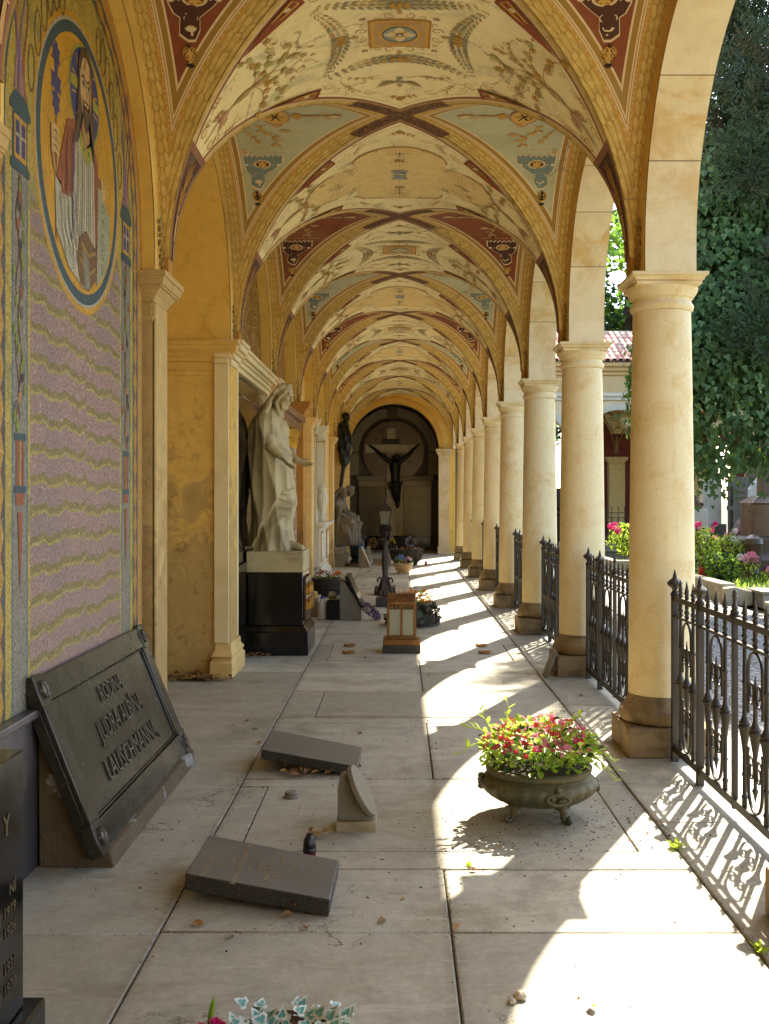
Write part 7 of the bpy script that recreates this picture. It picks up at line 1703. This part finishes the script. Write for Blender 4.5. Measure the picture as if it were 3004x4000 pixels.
for x in [1.83+2.96*k for k in range(0, 5)]:
    MB().box(x-.28, x+.28, WY+2.9, WY+3.29, 0, 2.8).build('wing_pilaster', W_BUF, w_, bevel=.01); MB().sq(x, WY+3.08, [(.27, 2.803), (.30, 2.9), (.38, 2.98), (.38, 3.06)], 0, .6).build('pilaster_capital', W_BUF, w_)
    o = dup(cp[1], parent=w_); o.location = (x-8, 1.62, .08); o.rotation_euler = (0, 0, pi/2)
mb = MB()
for x in WX:
    for s in (-1, 1): mb.lathe([(.05, 0), (.25, 0), (.25, .2), (.2, .25), (.19, 3.0), (.24, 3.1), (.24, 3.23), (.05, 3.231)], (x+s*1.48, WY+.16, 0), 16) if s > 0 else None
mb.build('wing_column', COLST, w_, smooth=40) if False else None
for x in WX[1:4]:
    t = thing('dark_monument', {0: 'dark wall monument inside the opposite wing, seen left of the second column', 1: 'dark wall monument with a bronze bust inside the opposite wing, beside the first column', 2: 'dark wall monument in the opposite wing behind the ivy'}[WX[1:4].index(x)], 'monument', (x-1, WY+3.1, 0))
    MB().box(x-1.75, x-.25, WY+3.10, WY+3.298, .0, 1.95).build('slab', BLK, t, bevel=.01); MB().ell((x-1.3, WY+2.98, 1.55), (.16, .14, .22), 14, 10).ell((x-1.3, WY+2.99, 1.28), (.26, .12, .14), 14, 8).build('bust', M('bronze_blue', '4a5a58', var=.2, rough=.5, metal=.3), t)
t = thing('wing_fence', 'thin black spear fence with crossing bars in front of the opposite wing', 'fence', (7.2, WY-.3, 0)); mb = MB()
for k in range(26):
    x = 4.4+.21*k; mb.box(x-.010, x+.010, WY-.31, WY-.29, -.1, 1.22).frus(x, WY-.30, 1.221, .02, .012, 1.34, .002, .002)
    if k < 25:
        for s in (0, 1): mb.tube([(x+.21*s, WY-.30, .30), (x+.105, WY-.30, .62), (x+.21*(1-s), WY-.30, .95)], .007, 4)
for z in (.10, .30, .95, 1.10): mb.box(4.3, 9.8, WY-.315, WY-.285, z, z+.025)
mb.build('bars', FE, t)
tag(MB().box(5.9, 11, WY-.6, WY-.2, -.13, -.05).build('wing_step', CON), 'low stone step under the thin spear fence', 'step')

# ================================================================ light, sky, camera
SEL, SAZ = radians(47.1), atan2(.398, .845)
sd = Vector((sin(SAZ)*cos(SEL), cos(SAZ)*cos(SEL), sin(SEL)))
sl_ = D.lights.new('sun', 'SUN'); sl_.energy = 3.8; sl_.angle = radians(.5); sl_.color = (1, .92, .77)
so = D.objects.new('sun', sl_); COL.objects.link(so); so.rotation_euler = (-sd).to_track_quat('-Z', 'Y').to_euler(); so.location = (6, 12, 20)
w = D.worlds.new('World'); scene.world = w; w.use_nodes = True; nt = w.node_tree; nt.nodes.clear()
bg = nt.nodes.new('ShaderNodeBackground'); ow = nt.nodes.new('ShaderNodeOutputWorld'); sk = nt.nodes.new('ShaderNodeTexSky')
sk.sky_type = 'NISHITA'; sk.sun_disc = False; sk.sun_elevation = SEL; sk.sun_rotation = SAZ; sk.air_density = 1.0; sk.dust_density = 1.5; sk.ozone_density = 1.0
nt.links.new(sk.outputs[0], bg.inputs[0]); bg.inputs[1].default_value = .13; nt.links.new(bg.outputs[0], ow.inputs[0])
cam = D.cameras.new('camera'); co = D.objects.new('camera', cam); COL.objects.link(co); scene.camera = co
co.location = (0, 0, 1.6); co.rotation_euler = (pi/2, 0, 0)
cam.sensor_fit = 'HORIZONTAL'; cam.sensor_width = 36; cam.lens = 36*4157/3004; cam.shift_x = -59/3004; cam.shift_y = -55/3004; cam.clip_start = .05; cam.clip_end = 1500
scene.view_settings.view_transform = 'Standard'; scene.view_settings.look = 'None'; scene.view_settings.exposure = 2.38; scene.view_settings.gamma = 1
try:
    scene.cycles.use_denoising = True; scene.cycles.max_bounces = 10; scene.cycles.diffuse_bounces = 7; scene.cycles.glossy_bounces = 3; scene.cycles.transmission_bounces = 6; scene.cycles.sample_clamp_indirect = 6
except Exception as e: print(e)
for o in D.objects:
    if '_o' in o: del o['_o']
